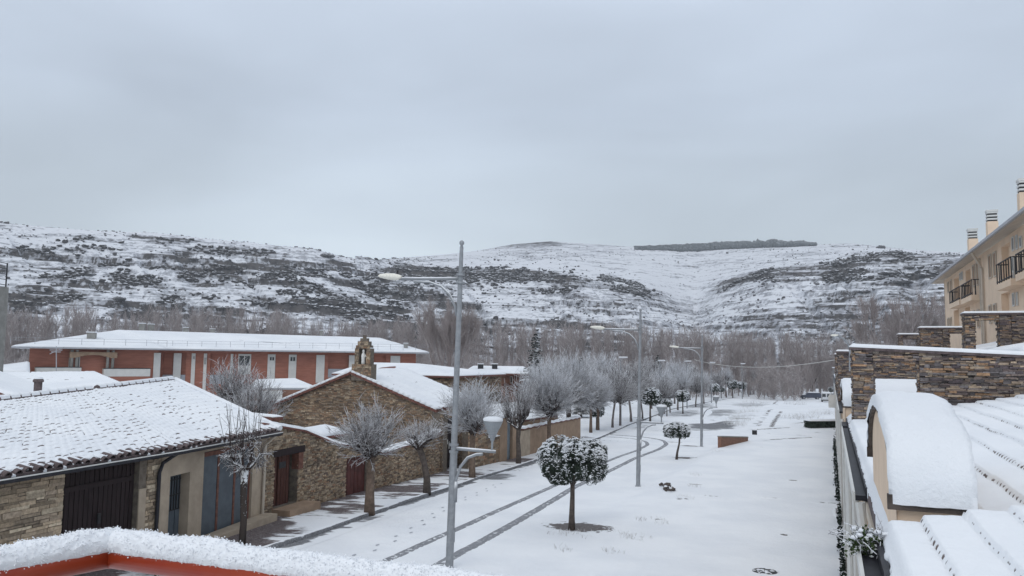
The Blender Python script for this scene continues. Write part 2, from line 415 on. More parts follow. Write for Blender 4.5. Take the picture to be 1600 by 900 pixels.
t1 = np.clip((RR - 318) / (R1 - 318), 0, 1); f1 = .3 * t1 + .7 * sstep(-.12, 1.12, t1); f1 = (f1 - f1.min()) / (f1.max() - f1.min())
t2 = np.clip((RR - R1) / (1000 - R1), 0, 1); e0 = -9 / 318.
EL = e0 + (e1 - e0) * f1
EL = EL + (e2b - EL) * (t2 ** .85) * (RR > R1)
Z = EL * np.minimum(RR, 1010)
Z = np.where(RR < 318, -9 - .35 * sstep(250, 225, RR), Z)
Z = np.where(RR > 1010, Z - (RR - 1010) * .1, Z)
AM = AZ * 600
n_big = fbm(AM / 70, RR / 70, 4, 3) - .5; n_mid = fbm(AM / 22, RR / 22, 4, 9) - .5
env = sstep(318, 400, RR) * (1 - .8 * sstep(.86, .99, np.where(AZ < -.2, t1, t2)))
Z = Z + env * (9 * n_big * (1 - .6 * sstep(0, .2, t2)) + 3.0 * n_mid)
# gullies running down the slope
gl = np.abs(fbm(AM / 34 + RR / 160, RR / 400, 3, 21) - .5)
Z = Z - env * 5.0 * (1 - sstep(0, .08, gl)) * sstep(0, .3, t1) * (1 - sstep(.75, 1, t1))
# rock benches
LV = 6.0
q = (Z + .035 * AM + 3.5 * (fbm(AM / 120, RR / 90, 3, 31) - .5)) / LV
fr = q - np.floor(q); S = sstep(.36, .64, fr)
leftw = 1 - sstep(.06, .2, AZ)
tm = sstep(.42, .60, fbm(AM / 60, np.floor(q) * 3.7 + AM / 400, 3, 41)) * (.45 + .55 * leftw)
tm = tm * sstep(.12, .3, t1) * (1 - .75 * sstep(0, .1, t2))
Z = Z + env * tm * (S - fr) * LV * .85
riser = tm * sstep(.30, .42, fr) * (1 - sstep(.60, .72, fr))
strk = fbm(AM / 16, Z / 1.3, 4, 51); strk2 = fbm(AM / 4.5, Z / .9, 3, 61)
spk = fbm(AM / 2.2, RR / 2.6, 3, 71); patch = fbm(AM / 55, Z / 16, 4, 81); patch2 = fbm(AM / 26, Z / 7, 4, 91)
# brow cliffs seen in the photo: near the left hill's shoulder, the middle spur and the right spur
def brow(x0, y0, x1, y1, w, amp):
    a0, ee0 = tabY([(x0, y0), (x1, y1)]); c = np.interp(AZ, a0, ee0); d = np.abs(Z / RR - c - .010 * (fbm(AM / 30, AM * 0 + y0, 3, x0) - .5) * 2)
    inside = sstep(a0[0] - .012, a0[0] + .012, AZ) * (1 - sstep(a0[1] - .015, a0[1] + .015, AZ))
    return amp * inside * (1 - sstep(w * .35, w, d * FPX)) * (RR < 720)
br = sum(brow(*a) for a in [(180, 430, 440, 432, 17, 1), (440, 440, 640, 452, 30, .9), (620, 428, 900, 442, 22, .8), (940, 436, 1010, 458, 14, .9), (1090, 452, 1200, 428, 12, .95), (1290, 420, 1420, 402, 18, .9), (240, 465, 460, 470, 8, .9), (470, 482, 620, 490, 14, .8), (60, 432, 190, 420, 7, .7), (0, 478, 120, 470, 6, .6), (300, 395, 420, 398, 8, .6), (90, 372, 260, 376, 6, .6), (20, 395, 180, 392, 6, .6), (1290, 420, 1480, 440, 16, .4)])
plateau = sstep(.02, .15, t2) * sstep(-.15, -.05, AZ)
right = sstep(.2, .34, AZ)
m = .30 + .70 * (strk - .5) + .55 * (spk - .5) + .55 * (patch - .5) + .40 * (patch2 - .5)
m = m + .42 * riser * (1 - .6 * plateau) + br * (.10 + .70 * (patch2 - .22)) + .15 * (1 - sstep(.15, .75, t1)) - .15 * plateau + .07 * right
m = m + .50 * (strk2 - .5)
# dark pine wood on the mesa is built apart; the knoll left of it is grey
kA = sstep(-.05, .0, AZ) * (1 - sstep(.05, .075, AZ)); m = m + .3 * kA * sstep(.6, .85, t2)
m = np.clip(m, 0, 1)
mtl, t, b = nodes_of('hillside')
a_ = N(t, 'ShaderNodeAttribute'); a_.attribute_name = 'm'
nn = noise_(t, .55, 5, .7); nl = noise_(t, .02, 3, .5); ns = noise_(t, 1.0, 5, .65, stretch=(.07, .07, .9))
ff = math_(t, 'ADD', math_(t, 'ADD', a_.outputs['Fac'], math_(t, 'MULTIPLY', math_(t, 'SUBTRACT', nn, .5), .95)), math_(t, 'MULTIPLY', math_(t, 'SUBTRACT', ns, .5), 1.1))
rock = mix(t, rng(t, noise_(t, .25, 4, .7), .3, .7), (.04, .038, .04), (.12, .11, .105))
mid = mix(t, rng(t, nl, .35, .65), (.36, .37, .405), (.45, .465, .50))
c1 = mix(t, rng(t, ff, .20, .42), (.76, .78, .82), mid)
t.links.new(mix(t, rng(t, ff, .50, .68), c1, rock), b.inputs['Base Color']); b.inputs['Roughness'].default_value = .9; b.inputs['Specular IOR Level'].default_value = .1
bump(t, b, nn, .5, .8)
Vh = np.stack([RR * np.sin(AZ), RR * np.cos(AZ), Z], 2)
hills = grid_mesh('hills', Vh, len(az), len(rr), ['hillside'], attr=m); tag(hills, kind='structure')
def hill_z(a, r):
    i = np.clip(np.searchsorted(az, a), 0, len(az) - 1); j = np.clip(np.searchsorted(rr, r), 0, len(rr) - 1); return Z[j, i], m[j, i]
rg = np.random.default_rng(4)
ICOV = np.array(ICO_V); ICOFa = np.array(ICO_F)
def blobs(name, P, R, mats, zs=.7, jit=.3, parent=None):
    n = len(P); k = 1 + rg.uniform(-jit, jit, (n, 12, 1)); Rr = np.asarray(R).reshape(n, -1, 1) if np.ndim(R) == 1 else R
    sc = np.stack([R, R, R * zs], 1)[:, None, :]
    v = P[:, None, :] + ICOV[None] * k * sc
    f = ICOFa[None] + (np.arange(n) * 12)[:, None, None]
    return np_mesh(name, v.reshape(-1, 3), f.reshape(-1, 3), mats, parent)
# scrub dotted over the slopes
n = 30000
a = rg.uniform(-.72, .72, n); r = 330 + 660 * rg.random(n) ** 1.35
zz, mmv = hill_z(a, r); cl = fbm(a * 600 / 18, r / 18, 3, 7)
keep = rg.random(n) < np.clip((cl - .36) * 3.0, .05, 1) * (.35 + .9 * mmv) * np.where((r > 640) & (a > -.1), .45, 1)
a, r, zz = a[keep], r[keep], zz[keep]; R = rg.uniform(.3, .85, len(a)) * np.where(rg.random(len(a)) < .08, 1.7, 1)
P = np.stack([r * np.sin(a), r * np.cos(a), zz + R * .3], 1)
tag(blobs('hillside_scrub', P, R, ['scrub'], .75), 'low frosted scrub speckled over the snowy hillsides', 'scrub', kind='stuff')
# dark outcrops and thickets along the brows and ledges
n = 90000; a = rg.uniform(-.72, .72, n); r = 340 + 330 * rg.random(n)
ia = np.clip(np.searchsorted(az, a), 0, len(az) - 1); ja = np.clip(np.searchsorted(rr, r), 0, len(rr) - 1)
pb = np.clip(br[ja, ia] * 1.1 * sstep(.38, .52, patch2[ja, ia] * .6 + fbm(a * 600 / 9, r / 11, 3, 27) * .4) + .22 * (riser * (AZ < .1))[ja, ia] * sstep(.5, .62, fbm(a * 600 / 12, r / 9, 3, 23)), 0, 1)
k_ = rg.random(n) < pb * .62; a, r, zz = a[k_], r[k_], Z[ja[k_], ia[k_]]; R = rg.uniform(.6, 2.1, len(a)); P = np.stack([r * np.sin(a), r * np.cos(a), zz + R * .15], 1)
tag(blobs('hillside_outcrops', P, R, ['outcrop'], .62, .4), 'dark rock ledges and thickets breaking through the snow on the hillsides', 'rock outcrops', kind='stuff')
# pine wood along the mesa edge
aa, ee = tabY([(992, 384), (1275, 382)]); n = 5200
a = rg.uniform(aa[0], aa[1], n); kk = (a - aa[0]) / (aa[1] - aa[0]); r = 965 + rg.uniform(0, 50, n)
H = (1.6 + 4.8 * sstep(0, .75, kk) * (1 - .75 * sstep(.90, 1, kk))) * (.6 + .8 * fbm(kk * 26, kk * 0, 3, 2)) * rg.uniform(.35, 1.05, n)
zz, _ = hill_z(a, r)
segs = []
P = np.stack([r * np.sin(a), r * np.cos(a), zz + H * .45], 1); R = rg.uniform(.8, 1.9, n)
k = 1 + rg.uniform(-.35, .35, (n, 12, 1)); v = P[:, None, :] + ICOV[None] * k * np.stack([R, R, H * .55], 1)[:, None, :]
f = ICOFa[None] + (np.arange(n) * 12)[:, None, None]
tag(np_mesh('mesa_pine_wood', v.reshape(-1, 3), f.reshape(-1, 3), ['pine_far']), 'dark band of pine wood on the crest of the far mesa', 'pine wood', kind='stuff')
# larger single bushes that can be told apart
rnd = random.Random(11)
bush = MB()
for i in range(26):
    th = rnd.uniform(0, 6.28); q_ = rnd.random() ** .5; s_ = rnd.uniform(.3, .55)
    bush.blob((q_ * math.cos(th), q_ * math.sin(th), .25 + .75 * (1 - q_) * rnd.random() + .1), (s_, s_, s_ * .8), rnd, jit=.35)
hb = bush.build('hillside_bush', ['scrub'])
spots = [(999, 461, 4.0, 'large round dark bush on the spur just left of the gully'), (513, 402, 4.5, 'dark bush on the crest at the right end of the left hill'), (487, 425, 3.5, 'dark bush among the ledges below the left crest'),
         (600, 398, 2.5, 'small bush on the skyline saddle between the hills'), (615, 402, 3, 'bush on the saddle left of the tall lamp post'), (1376, 388, 4, 'bush on the skyline of the right hill'), (1402, 398, 4.5, 'wide bush below the skyline of the right hill'),
         (1390, 430, 4.5, 'largest dark bush on the right spur'), (1413, 444, 5, 'broad dark bush low on the right spur'), (1443, 435, 4, 'rightmost dark bush of the right spur before the apartment block'), (1421, 420, 3.2, 'bush between two larger ones on the right spur'), (1330, 437, 3.2, 'bush on the open slope left of the dark spur bushes'),
         (1276, 445, 2.2, 'small bush alone on the pale slope right of the gully'), (1308, 468, 2.4, 'small bush low on the right hillside above the big bare tree'), (1350, 458, 2.8, 'bush on the lower right slope above the big bare tree'), (860, 474, 2.4, 'bush low on the middle slope above the wood'),
         (186, 470, 3.0, 'dark bush on the left slope above the flat red building roof'), (140, 430, 2.6, 'lone bush on the far left slope'), (305, 410, 2.5, 'bush on the ledge in the middle of the left hill'), (1212, 441, 2.4, 'small bush beside the bright snow streak of the right spur')]
for i, (x, y, s_, lab) in enumerate(spots):
    rv = ray(x, y); A_ = math.atan2(rv[0], rv[1]); E_ = rv[2] / math.hypot(rv[0], rv[1])
    ia = int(np.argmin(np.abs(az - A_))); els_ = Z[:, ia] / rr; j = int(np.argmax(els_ >= E_)) if (els_ >= E_).any() else int(np.argmax(els_))
    L_ = (rr[j] * math.sin(A_), rr[j] * math.cos(A_), Z[j, ia] - .4)
    if i == 0: o = hb; o.location = L_; o.scale = (s_,) * 3; o.rotation_euler[2] = 1
    else: o = copy_tree(hb, L_, rnd.uniform(0, 6), (s_ * rnd.uniform(.9, 1.2), s_, s_ * rnd.uniform(.6, .85)))
    tag(o, lab, 'bush', 'larger bushes on the hillsides')
# ------------------------------------------------------------------ valley wood: bare poplars, one mass
def sliver(p0, p1, w0, w1, ax):
    """flat 3-sided prism arrays: p0,p1 (n,3)"""
    n = len(p0); d = p1 - p0; d /= np.linalg.norm(d, axis=1, keepdims=True) + 1e-9
    rv_ = rg.normal(size=(n, 3)); a1 = np.cross(d, rv_); a1 /= np.linalg.norm(a1, axis=1, keepdims=True) + 1e-9; b1 = np.cross(d, a1)
    ring = [a1 * math.cos(t_) + b1 * math.sin(t_) for t_ in (0, 2.094, 4.189)]
    v = np.stack([p0 + q_ * w0[:, None] for q_ in ring] + [p1 + q_ * w1[:, None] for q_ in ring], 1)
    return v
FQ = np.array([(0, 1, 4, 3), (1, 2, 5, 4), (2, 0, 3, 5)])
def slivers_mesh(name, p0, p1, w0, w1, mats, parent=None):
    v = sliver(p0, p1, np.asarray(w0), np.asarray(w1), None); f = FQ[None] + (np.arange(len(p0)) * 6)[:, None, None]
    return np_mesh(name, v.reshape(-1, 3), f.reshape(-1, 4), mats, parent)
P0, P1, W0, W1 = [], [], [], []
def poplar(x, y, z, h, w, k, upright=.85):
    P0.append(np.array([[x, y, z]])); P1.append(np.array([[x + rg.normal() * .2, y, z + h * .93]])); W0.append([h * .010]); W1.append([.02])
    hb_ = z + h * rg.uniform(.03, 1, k) * .93; th = rg.uniform(0, 6.283, k); L_ = h * rg.uniform(.08, .24, k) * (1.15 - .6 * (hb_ - z) / h)
    out = w * rg.uniform(.3, 1, k)
    s0 = np.stack([x + .1 * out * np.cos(th), y + .1 * out * np.sin(th), hb_], 1)
    s1 = s0 + np.stack([out * np.cos(th) * (1 - upright * .4), out * np.sin(th) * (1 - upright * .4), L_], 1)
    P0.append(s0); P1.append(s1); W0.append(np.full(k, .050)); W1.append(np.full(k, .022))
    j = rg.integers(0, k, k * 2); tt = rg.uniform(.2, 1, (k * 2, 1)); b0 = s0[j] * (1 - tt) + s1[j] * tt
    P0.append(b0); P1.append(b0 + np.stack([rg.normal(0, .35, k * 2), rg.normal(0, .35, k * 2), rg.uniform(.5, 1.5, k * 2)], 1)); W0.append(np.full(k * 2, .034)); W1.append(np.full(k * 2, .018))
tops = tabY([(-300, 490), (0, 492), (120, 492), (180, 497), (240, 488), (300, 498), (420, 490), (520, 505), (640, 512), (760, 512), (830, 515), (900, 517), (1000, 514), (1080, 524), (1150, 528), (1250, 531), (1320, 535), (1500, 530), (1700, 530)])
for i in range(860):
    A_ = rg.uniform(-.74, .74); r_ = rg.uniform(185, 235)
    if i < 480: pass
    x_, y_ = r_ * math.sin(A_), r_ * math.cos(A_); z_ = G(x_, y_)
    top = np.interp(A_, *tops) * r_; h_ = (top - z_) * rg.uniform(.86, 1.10) * (.93 + .14 * vnoise(np.array([A_ * 22]), np.array([3.3]))[0])
    poplar(x_, y_, z_, max(h_, 6), rg.uniform(1.3, 2.6), 66)
# paler low willows in front of the wood
for i in range(300):
    A_ = rg.uniform(-.74, .74); r_ = rg.uniform(168, 186); x_, y_ = r_ * math.sin(A_), r_ * math.cos(A_)
    if abs(A_ - .385) < .03: continue
    poplar(x_, y_, G(x_, y_), rg.uniform(4.5, 9), 2.2, 46, .4)
tag(slivers_mesh('riverside_wood', np.concatenate(P0), np.concatenate(P1), np.concatenate(W0), np.concatenate(W1), ['twig_mauve']), 'dense belt of bare grey poplars along the valley floor', 'bare wood', kind='stuff')
# ------------------------------------------------------------------ worn snow: tracks, kerb, sidewalks
def ribbon(name, uvs, width, mat, lift=.006, prof=(0, .85, .9, .85, 0), step=.7, kind='structure', base=None, parent=None, jitter=0, widths=None):
    """sheet along a line of (u, v) points, value m across given by prof"""
    P = np.array(uvs, float); seg = np.linalg.norm(np.diff(P, axis=0), axis=1); cum = np.concatenate([[0], np.cumsum(seg)]); n = max(int(cum[-1] / step), 2) + 1
    s_ = np.linspace(0, cum[-1], n)
    pu, pv = np.interp(s_, cum, P[:, 0]), np.interp(s_, cum, P[:, 1])
    k = max(1, int(1.6 / step));
    if n > 4 * k:
        ker = np.hanning(2 * k + 3); ker /= ker.sum(); pad = k + 1
        pu = np.convolve(np.pad(pu, pad, mode='reflect', reflect_type='odd'), ker, 'valid'); pv = np.convolve(np.pad(pv, pad, mode='reflect', reflect_type='odd'), ker, 'valid')
    pv = pv + .10 * (fbm(s_ / 3.5, s_ * 0 + P[0, 1], 3, 6) - .5)
    du, dv = np.gradient(pu), np.gradient(pv); l_ = np.hypot(du, dv) + 1e-9; nu, nv = -dv / l_, du / l_
    wv = np.interp(s_, cum, widths) if widths is not None else np.full(n, width)
    c_ = len(prof); V = np.zeros((n, c_, 3)); A_ = np.zeros((n, c_))
    for j in range(c_):
        o_ = (j / (c_ - 1) - .5) * wv; uu = pu + nu * o_; vv = pv + nv * o_
        V[:, j, 0] = TD.x * uu + ND.x * vv; V[:, j, 1] = TD.y * uu + ND.y * vv
        V[:, j, 2] = Gnp(V[:, j, 0], V[:, j, 1]) + (lift if 0 < j < c_ - 1 else -.02); A_[:, j] = prof[j]
    A_[0] *= .2; A_[-1] *= .2
    o = grid_mesh(name, V[:, ::-1], c_, n, [mat], attr=A_[:, ::-1], parent=parent)
    if kind: tag(o, kind=kind)
    return o
def guv(x, y, off=0): return UV(gp(x, y, off))
def oval(name, c, ru, rv, mat, lift=.008, peak=1.0, ang=0, off=0, rings=9, sides=36):
    """rounded worn spot: m falls from peak at the centre to 0 at the rim"""
    V = np.zeros((rings, sides + 1, 3)); A_ = np.zeros((rings, sides + 1))
    for i in range(rings):
        f_ = i / (rings - 1)
        for j in range(sides + 1):
            t_ = 2 * math.pi * j / sides; a_, b_ = ru * f_ * math.cos(t_), rv * f_ * math.sin(t_)
            u_ = c[0] + a_ * math.cos(ang) - b_ * math.sin(ang); v_ = c[1] + a_ * math.sin(ang) + b_ * math.cos(ang)
            p_ = XY(u_, v_); V[i, j] = (p_.x, p_.y, 0); A_[i, j] = peak * (1 - sstep(.25, 1, f_))
    V[:, :, 2] = Gnp(V[:, :, 0], V[:, :, 1]) + lift + off; V[-1, :, 2] -= lift + .02
    return tag(grid_mesh(name, V, sides + 1, rings, [mat], attr=A_), kind='structure')
tr1 = [(8, -11.0)] + [tuple(guv(x, y)) for x, y in [(612, 873), (740, 815), (870, 757), (950, 720), (1000, 702), (1012, 695), (1010, 690), (995, 686), (960, 683), (930, 682)]]
tr2 = [(8, -9.6)] + [tuple(guv(x, y)) for x, y in [(676, 888), (800, 820), (900, 760), (990, 717), (1030, 702), (1042, 694), (1036, 688), (1015, 684), (980, 681), (950, 679)]]
ribbon('road_track', tr1, .48, 'bare_tracks', .010, (0, .75, .62, .75, 0), .35)
ribbon('road_track', tr2, .54, 'bare_tracks', .014, (0, .78, .62, .78, 0), .35)
# fainter wheel marks further down the road
for pts, w_ in [([(900, 678), (1000, 676), (1100, 676), (1180, 672)], .5), ([(890, 683), (960, 690), (1100, 683)], .4), ([(1085, 672), (1140, 655), (1190, 635), (1215, 622)], .5), ([(1120, 672), (1165, 655), (1200, 640), (1225, 622)], .5)]:
    ribbon('road_track', [tuple(guv(*p_)) for p_ in pts], w_, 'bare_tracks', .012, (0, .45, .3, .45, 0), .8)
# kerb line of the left sidewalk
kerb = [(-6, -13.4), (4, -14.2), (12, -14.6)] + [tuple(guv(x, y)) for x, y in [(490, 838), (560, 812), (640, 785), (740, 752), (840, 720), (920, 692), (985, 664), (1050, 640), (1110, 628), (1160, 620)]]
kerb = [(u_, v_) for u_, v_ in kerb]; KU = [k_[0] for k_ in kerb]; KV = [k_[1] for k_ in kerb]
def kv(u): return float(np.interp(u, KU, KV))
us = np.arange(-6, 178, .5)
def strip_mesh(name, cols, mats, attrs=None):
    """cols: list of (function u->v, function (u) -> height above G, m)"""
    V = np.zeros((len(us), len(cols), 3)); A_ = np.zeros((len(us), len(cols)))
    for j, (fv, fh, fm) in enumerate(cols):
        vv = np.array([fv(u_) for u_ in us]); V[:, j, 0] = TD.x * us + ND.x * vv; V[:, j, 1] = TD.y * us + ND.y * vv
        V[:, j, 2] = Gnp(V[:, j, 0], V[:, j, 1]) + fh; A_[:, j] = [fm(u_) for u_ in us] if callable(fm) else fm
    return grid_mesh(name, V, len(cols), len(us), mats, attr=A_)
WALLV = lambda u: kv(u) - 6.0
walk_cols = []
tree_us = []
def walk_m(o_):
    def f_(u_):
        near = sum(math.exp(-((u_ - tu) / 1.9) ** 2) for tu in WALK_TREES)
        base_ = .50 * min(near, 1) * math.exp(-((o_ - 1.2) / 1.5) ** 2)
        wall = .62 * math.exp(-((o_ - 3.2) / .8) ** 2) * (u_ < 66)
        n_ = .3 * (float(fbm(np.array([u_ / 3.]), np.array([o_ / 1.5]), 2, 5)[0]) - .5)
        return max(0, base_ + wall + n_ + (.25 if u_ < 66 else -.05) + (.45 if u_ < 22.5 and o_ > 1 else 0))
    return f_
WALK_TREES = [19.6, 26, 31.3, 37.8, 45.8, 53.8, 60.5, 66, 82, 90, 96, 104, 112, 121, 131]
for o_ in (6.5, 6.0, 4.6, 4.0, 3.4, 2.8, 2.2, 1.6, 1.0, .5, .16):
    walk_cols.append(((lambda u_, o_=o_: kv(u_) - o_), .12 if o_ < 6.2 else -.03, walk_m(o_)))
tag(strip_mesh('sidewalk', walk_cols, ['bare_paving']), kind='structure')
kc = [((lambda u_: kv(u_) - .16), .124, .1), ((lambda u_: kv(u_) - .02), .124, lambda u_: .35 + .3 * math.sin(u_ * .7)), ((lambda u_: kv(u_)), .11, .8), ((lambda u_: kv(u_) + .012), -.01, .9)]
tag(strip_mesh('kerb', kc, ['bare_asphalt']), kind='structure')
gc = [((lambda u_: kv(u_) + .005), .006, lambda u_: .85 if u_ > 19 else .3), ((lambda u_: kv(u_) + .16), .006, lambda u_: .62 + .3 * math.sin(u_ * .43) if u_ > 19 else .1), ((lambda u_: kv(u_) + .40), .006, lambda u_: .25 + .2 * math.sin(u_ * .31 + 1)), ((lambda u_: kv(u_) + .7), .006, 0)]
tag(strip_mesh('gutter_line', gc, ['bare_asphalt']), kind='structure')
# bare, streaky asphalt on the far road
for x, y, ru, rv, pk in [(1112, 665, 11, 4.6, .80), (1125, 645, 20, 5.0, .60), (1170, 632, 30, 6.5, .52), (1010, 672, 5, 5, .35), (1160, 650, 12, 4, .5), (1070, 646, 18, 4.0, .56), (1092, 634, 22, 4.6, .56), (1130, 655, 9, 4, .55), (780, 745, 3.0, 1.6, .6), (870, 712, 3.2, 1.7, .55), (1000, 668, 7, 1.3, .5)]:
    oval('bare_road', guv(x, y), ru, rv, 'bare_asphalt', .017 + .001 * (x % 7), pk, -.05)
# snow-free ground under the shrubs by the road
for x, y, ru, rv, pk in [(905, 824, 1.25, 1.75, 1.15), (1072, 716, 1.0, 1.3, .9), (1078, 697, .7, 1.2, .85), (1050, 691, .4, 1.5, .6)]:
    oval('bare_ground', guv(x, y), ru, rv, 'bare_earth', .012, pk)
# small worn marks and clods on the esplanade
for x, y, ru, rv, pk in [(1240, 751, .25, .35, .8), (1225, 836, .22, .22, .9), (1205, 778, .15, .5, .55), (1110, 775, .25, .5, .55), (1280, 676, .5, .8, .7), (1252, 680, .5, .7, .6), (1200, 677, .5, .6, .5), (1085, 757, .12, .5, .8), (1065, 780, .5, .5, .5), (1000, 838, .35, .35, .45), (1030, 812, .3, .3, .5), (1190, 699, .4, .5, .4), (1312, 800, 1.6, .28, .7), (1300, 787, .5, .9, .5), (1312, 740, 3, .3, .6)]:
    oval('bare_ground', guv(x, y), ru, rv, 'bare_earth', .010, pk)
for x0, y0, x1, y1 in [(1170, 672, 1240, 668), (1195, 688, 1275, 683), (1185, 666, 1215, 625), (1205, 668, 1222, 640), (1240, 662, 1310, 655)]:
    ribbon('worn_line', [tuple(guv(x0, y0)), tuple(guv(x1, y1))], .9, 'bare_earth', .02, (0, .5, .7, .5, 0), .8)
for k_ in range(9):
    oval('worn_line', guv(1183 + k_ * 4.2, 662 - k_ * 4.3), 1.6, .9, 'bare_asphalt', .03, .55); 
    if k_ > 3: oval('worn_line', guv(1200 + k_ * 4.2, 664 - k_ * 4.3), 1.4, .7, 'bare_asphalt', .03, .4)
mc = thing('manhole_cover', 'round dark manhole cover showing through the snow, lowest on the esplanade', 'manhole cover', gp(1195, 893)); mcb = MB(); q_ = gp(1195, 893)
mcb.lathe([(.001, .018), (.27, .018), (.29, .012), (.33, .010), (.34, -.02)], q_, 28); mcb.build('lid', ['iron'], mc)
mcb = MB(); rr2_ = random.Random(2)
for k_ in range(26): t_ = rr2_.uniform(0, 6.28); d_ = rr2_.uniform(.05, .36); s_ = rr2_.uniform(.03, .08); mcb.blob((q_[0] + d_ * math.cos(t_), q_[1] + d_ * math.sin(t_), q_[2] + .015), (s_, s_, .012), rr2_, jit=.3)
mcb.build('snow_dusting', ['snow'], mc)
# footprints on the road
fp = MB()
a0, a1 = np.array(guv(560, 868)), np.array(guv(830, 726)); dd = a1 - a0; Lf = np.linalg.norm(dd); dd /= Lf; nf = np.array([-dd[1], dd[0]])
s_ = 0; kf = 0
while s_ < Lf:
    c_ = a0 + dd * s_ + nf * (.13 if kf % 2 else -.13) + nf * .15 * math.sin(s_ * .5); z_ = None; pts = []
    for j in range(10):
        t_ = 2 * math.pi * j / 10; q_ = c_ + dd * .12 * math.cos(t_) + nf * .045 * math.sin(t_); p_ = XY(*q_); pts.append((p_.x, p_.y, G(p_.x, p_.y) + .012))
    fp.face(pts); kf += 1; s_ += .66 + .12 * rnd.random()
simple('print_snow', (.42, .44, .48), .9, .2, 20)
tag(fp.build('footprints', ['print_snow']), kind='structure')
# ================================================================== building tools
def V2(p): return Vector((p[0], p[1]))
def P3(A, d, n, s, z, o=0.0): return Vector((A[0] + d[0] * s + n[0] * o, A[1] + d[1] * s + n[1] * o, z))
def wall(mb, A, d, n, s0, s1, zb, zt, holes=(), th=.4, reveal=.25, brk=()):
    """upright wall along A+d*s, outer face at offset 0 (normal n), with openings (s0,s1,z0,z1)"""
    fb = zb if callable(zb) else (lambda s: zb); ft = zt if callable(zt) else (lambda s: zt)
    cuts = sorted({s0, s1, *[c for h in holes for c in h[:2] if s0 < c < s1], *[c for c in brk if s0 < c < s1]})
    P = lambda s, z, o=0: P3(A, d, n, s, z, o)
    flip = (d[0] * n[1] - d[1] * n[0]) > 0
    def F(pts): mb.face(pts[::-1] if flip else pts)
    for a, c in zip(cuts[:-1], cuts[1:]):
        mid = (a + c) / 2; hs = sorted([h for h in holes if h[0] <= mid <= h[1]], key=lambda h: h[2]); lo = (fb(a), fb(c))
        for h in hs:
            if h[2] > lo[0] + .001: F([P(a, lo[0]), P(c, lo[1]), P(c, h[2]), P(a, h[2])])
            lo = (h[3], h[3])
        F([P(a, lo[0]), P(c, lo[1]), P(c, ft(c)), P(a, ft(a))])
        F([P(c, fb(c), -th), P(a, fb(a), -th), P(a, ft(a), -th), P(c, ft(c), -th)])
        F([P(a, ft(a)), P(c, ft(c)), P(c, ft(c), -th), P(a, ft(a), -th)])
    F([P(s0, fb(s0), -th), P(s0, fb(s0)), P(s0, ft(s0)), P(s0, ft(s0), -th)])
    F([P(s1, fb(s1)), P(s1, fb(s1), -th), P(s1, ft(s1), -th), P(s1, ft(s1))])
    for h in holes:
        a, c, z0, z1 = h
        F([P(a, z0), P(a, z1), P(a, z1, -reveal), P(a, z0, -reveal)][::-1]); F([P(c, z0), P(c, z1), P(c, z1, -reveal), P(c, z0, -reveal)])
        F([P(a, z1), P(c, z1), P(c, z1, -reveal), P(a, z1, -reveal)][::-1]); F([P(a, z0), P(c, z0), P(c, z0, -reveal), P(a, z0, -reveal)])
def slabbox(mb, A, d, n, s0, s1, z0, z1, o0, o1):
    mb.box(A, d, n, s0, s1, min(o0, o1), max(o0, o1), z0, z1)
PAL_TAN = [(.33, .26, .185), (.38, .30, .215), (.27, .215, .155), (.30, .24, .18), (.42, .35, .26), (.22, .175, .13)]
PAL_BROWN = [(.22, .155, .105), (.27, .19, .125), (.17, .125, .09), (.31, .235, .16), (.13, .10, .08), (.25, .155, .10), (.26, .21, .16), (.36, .29, .21)]
PAL_SLATE = [(.12, .095, .085), (.16, .12, .095), (.08, .07, .07), (.21, .16, .12), (.26, .20, .145), (.14, .125, .125), (.24, .15, .09), (.065, .052, .055), (.17, .145, .125), (.11, .085, .08)]
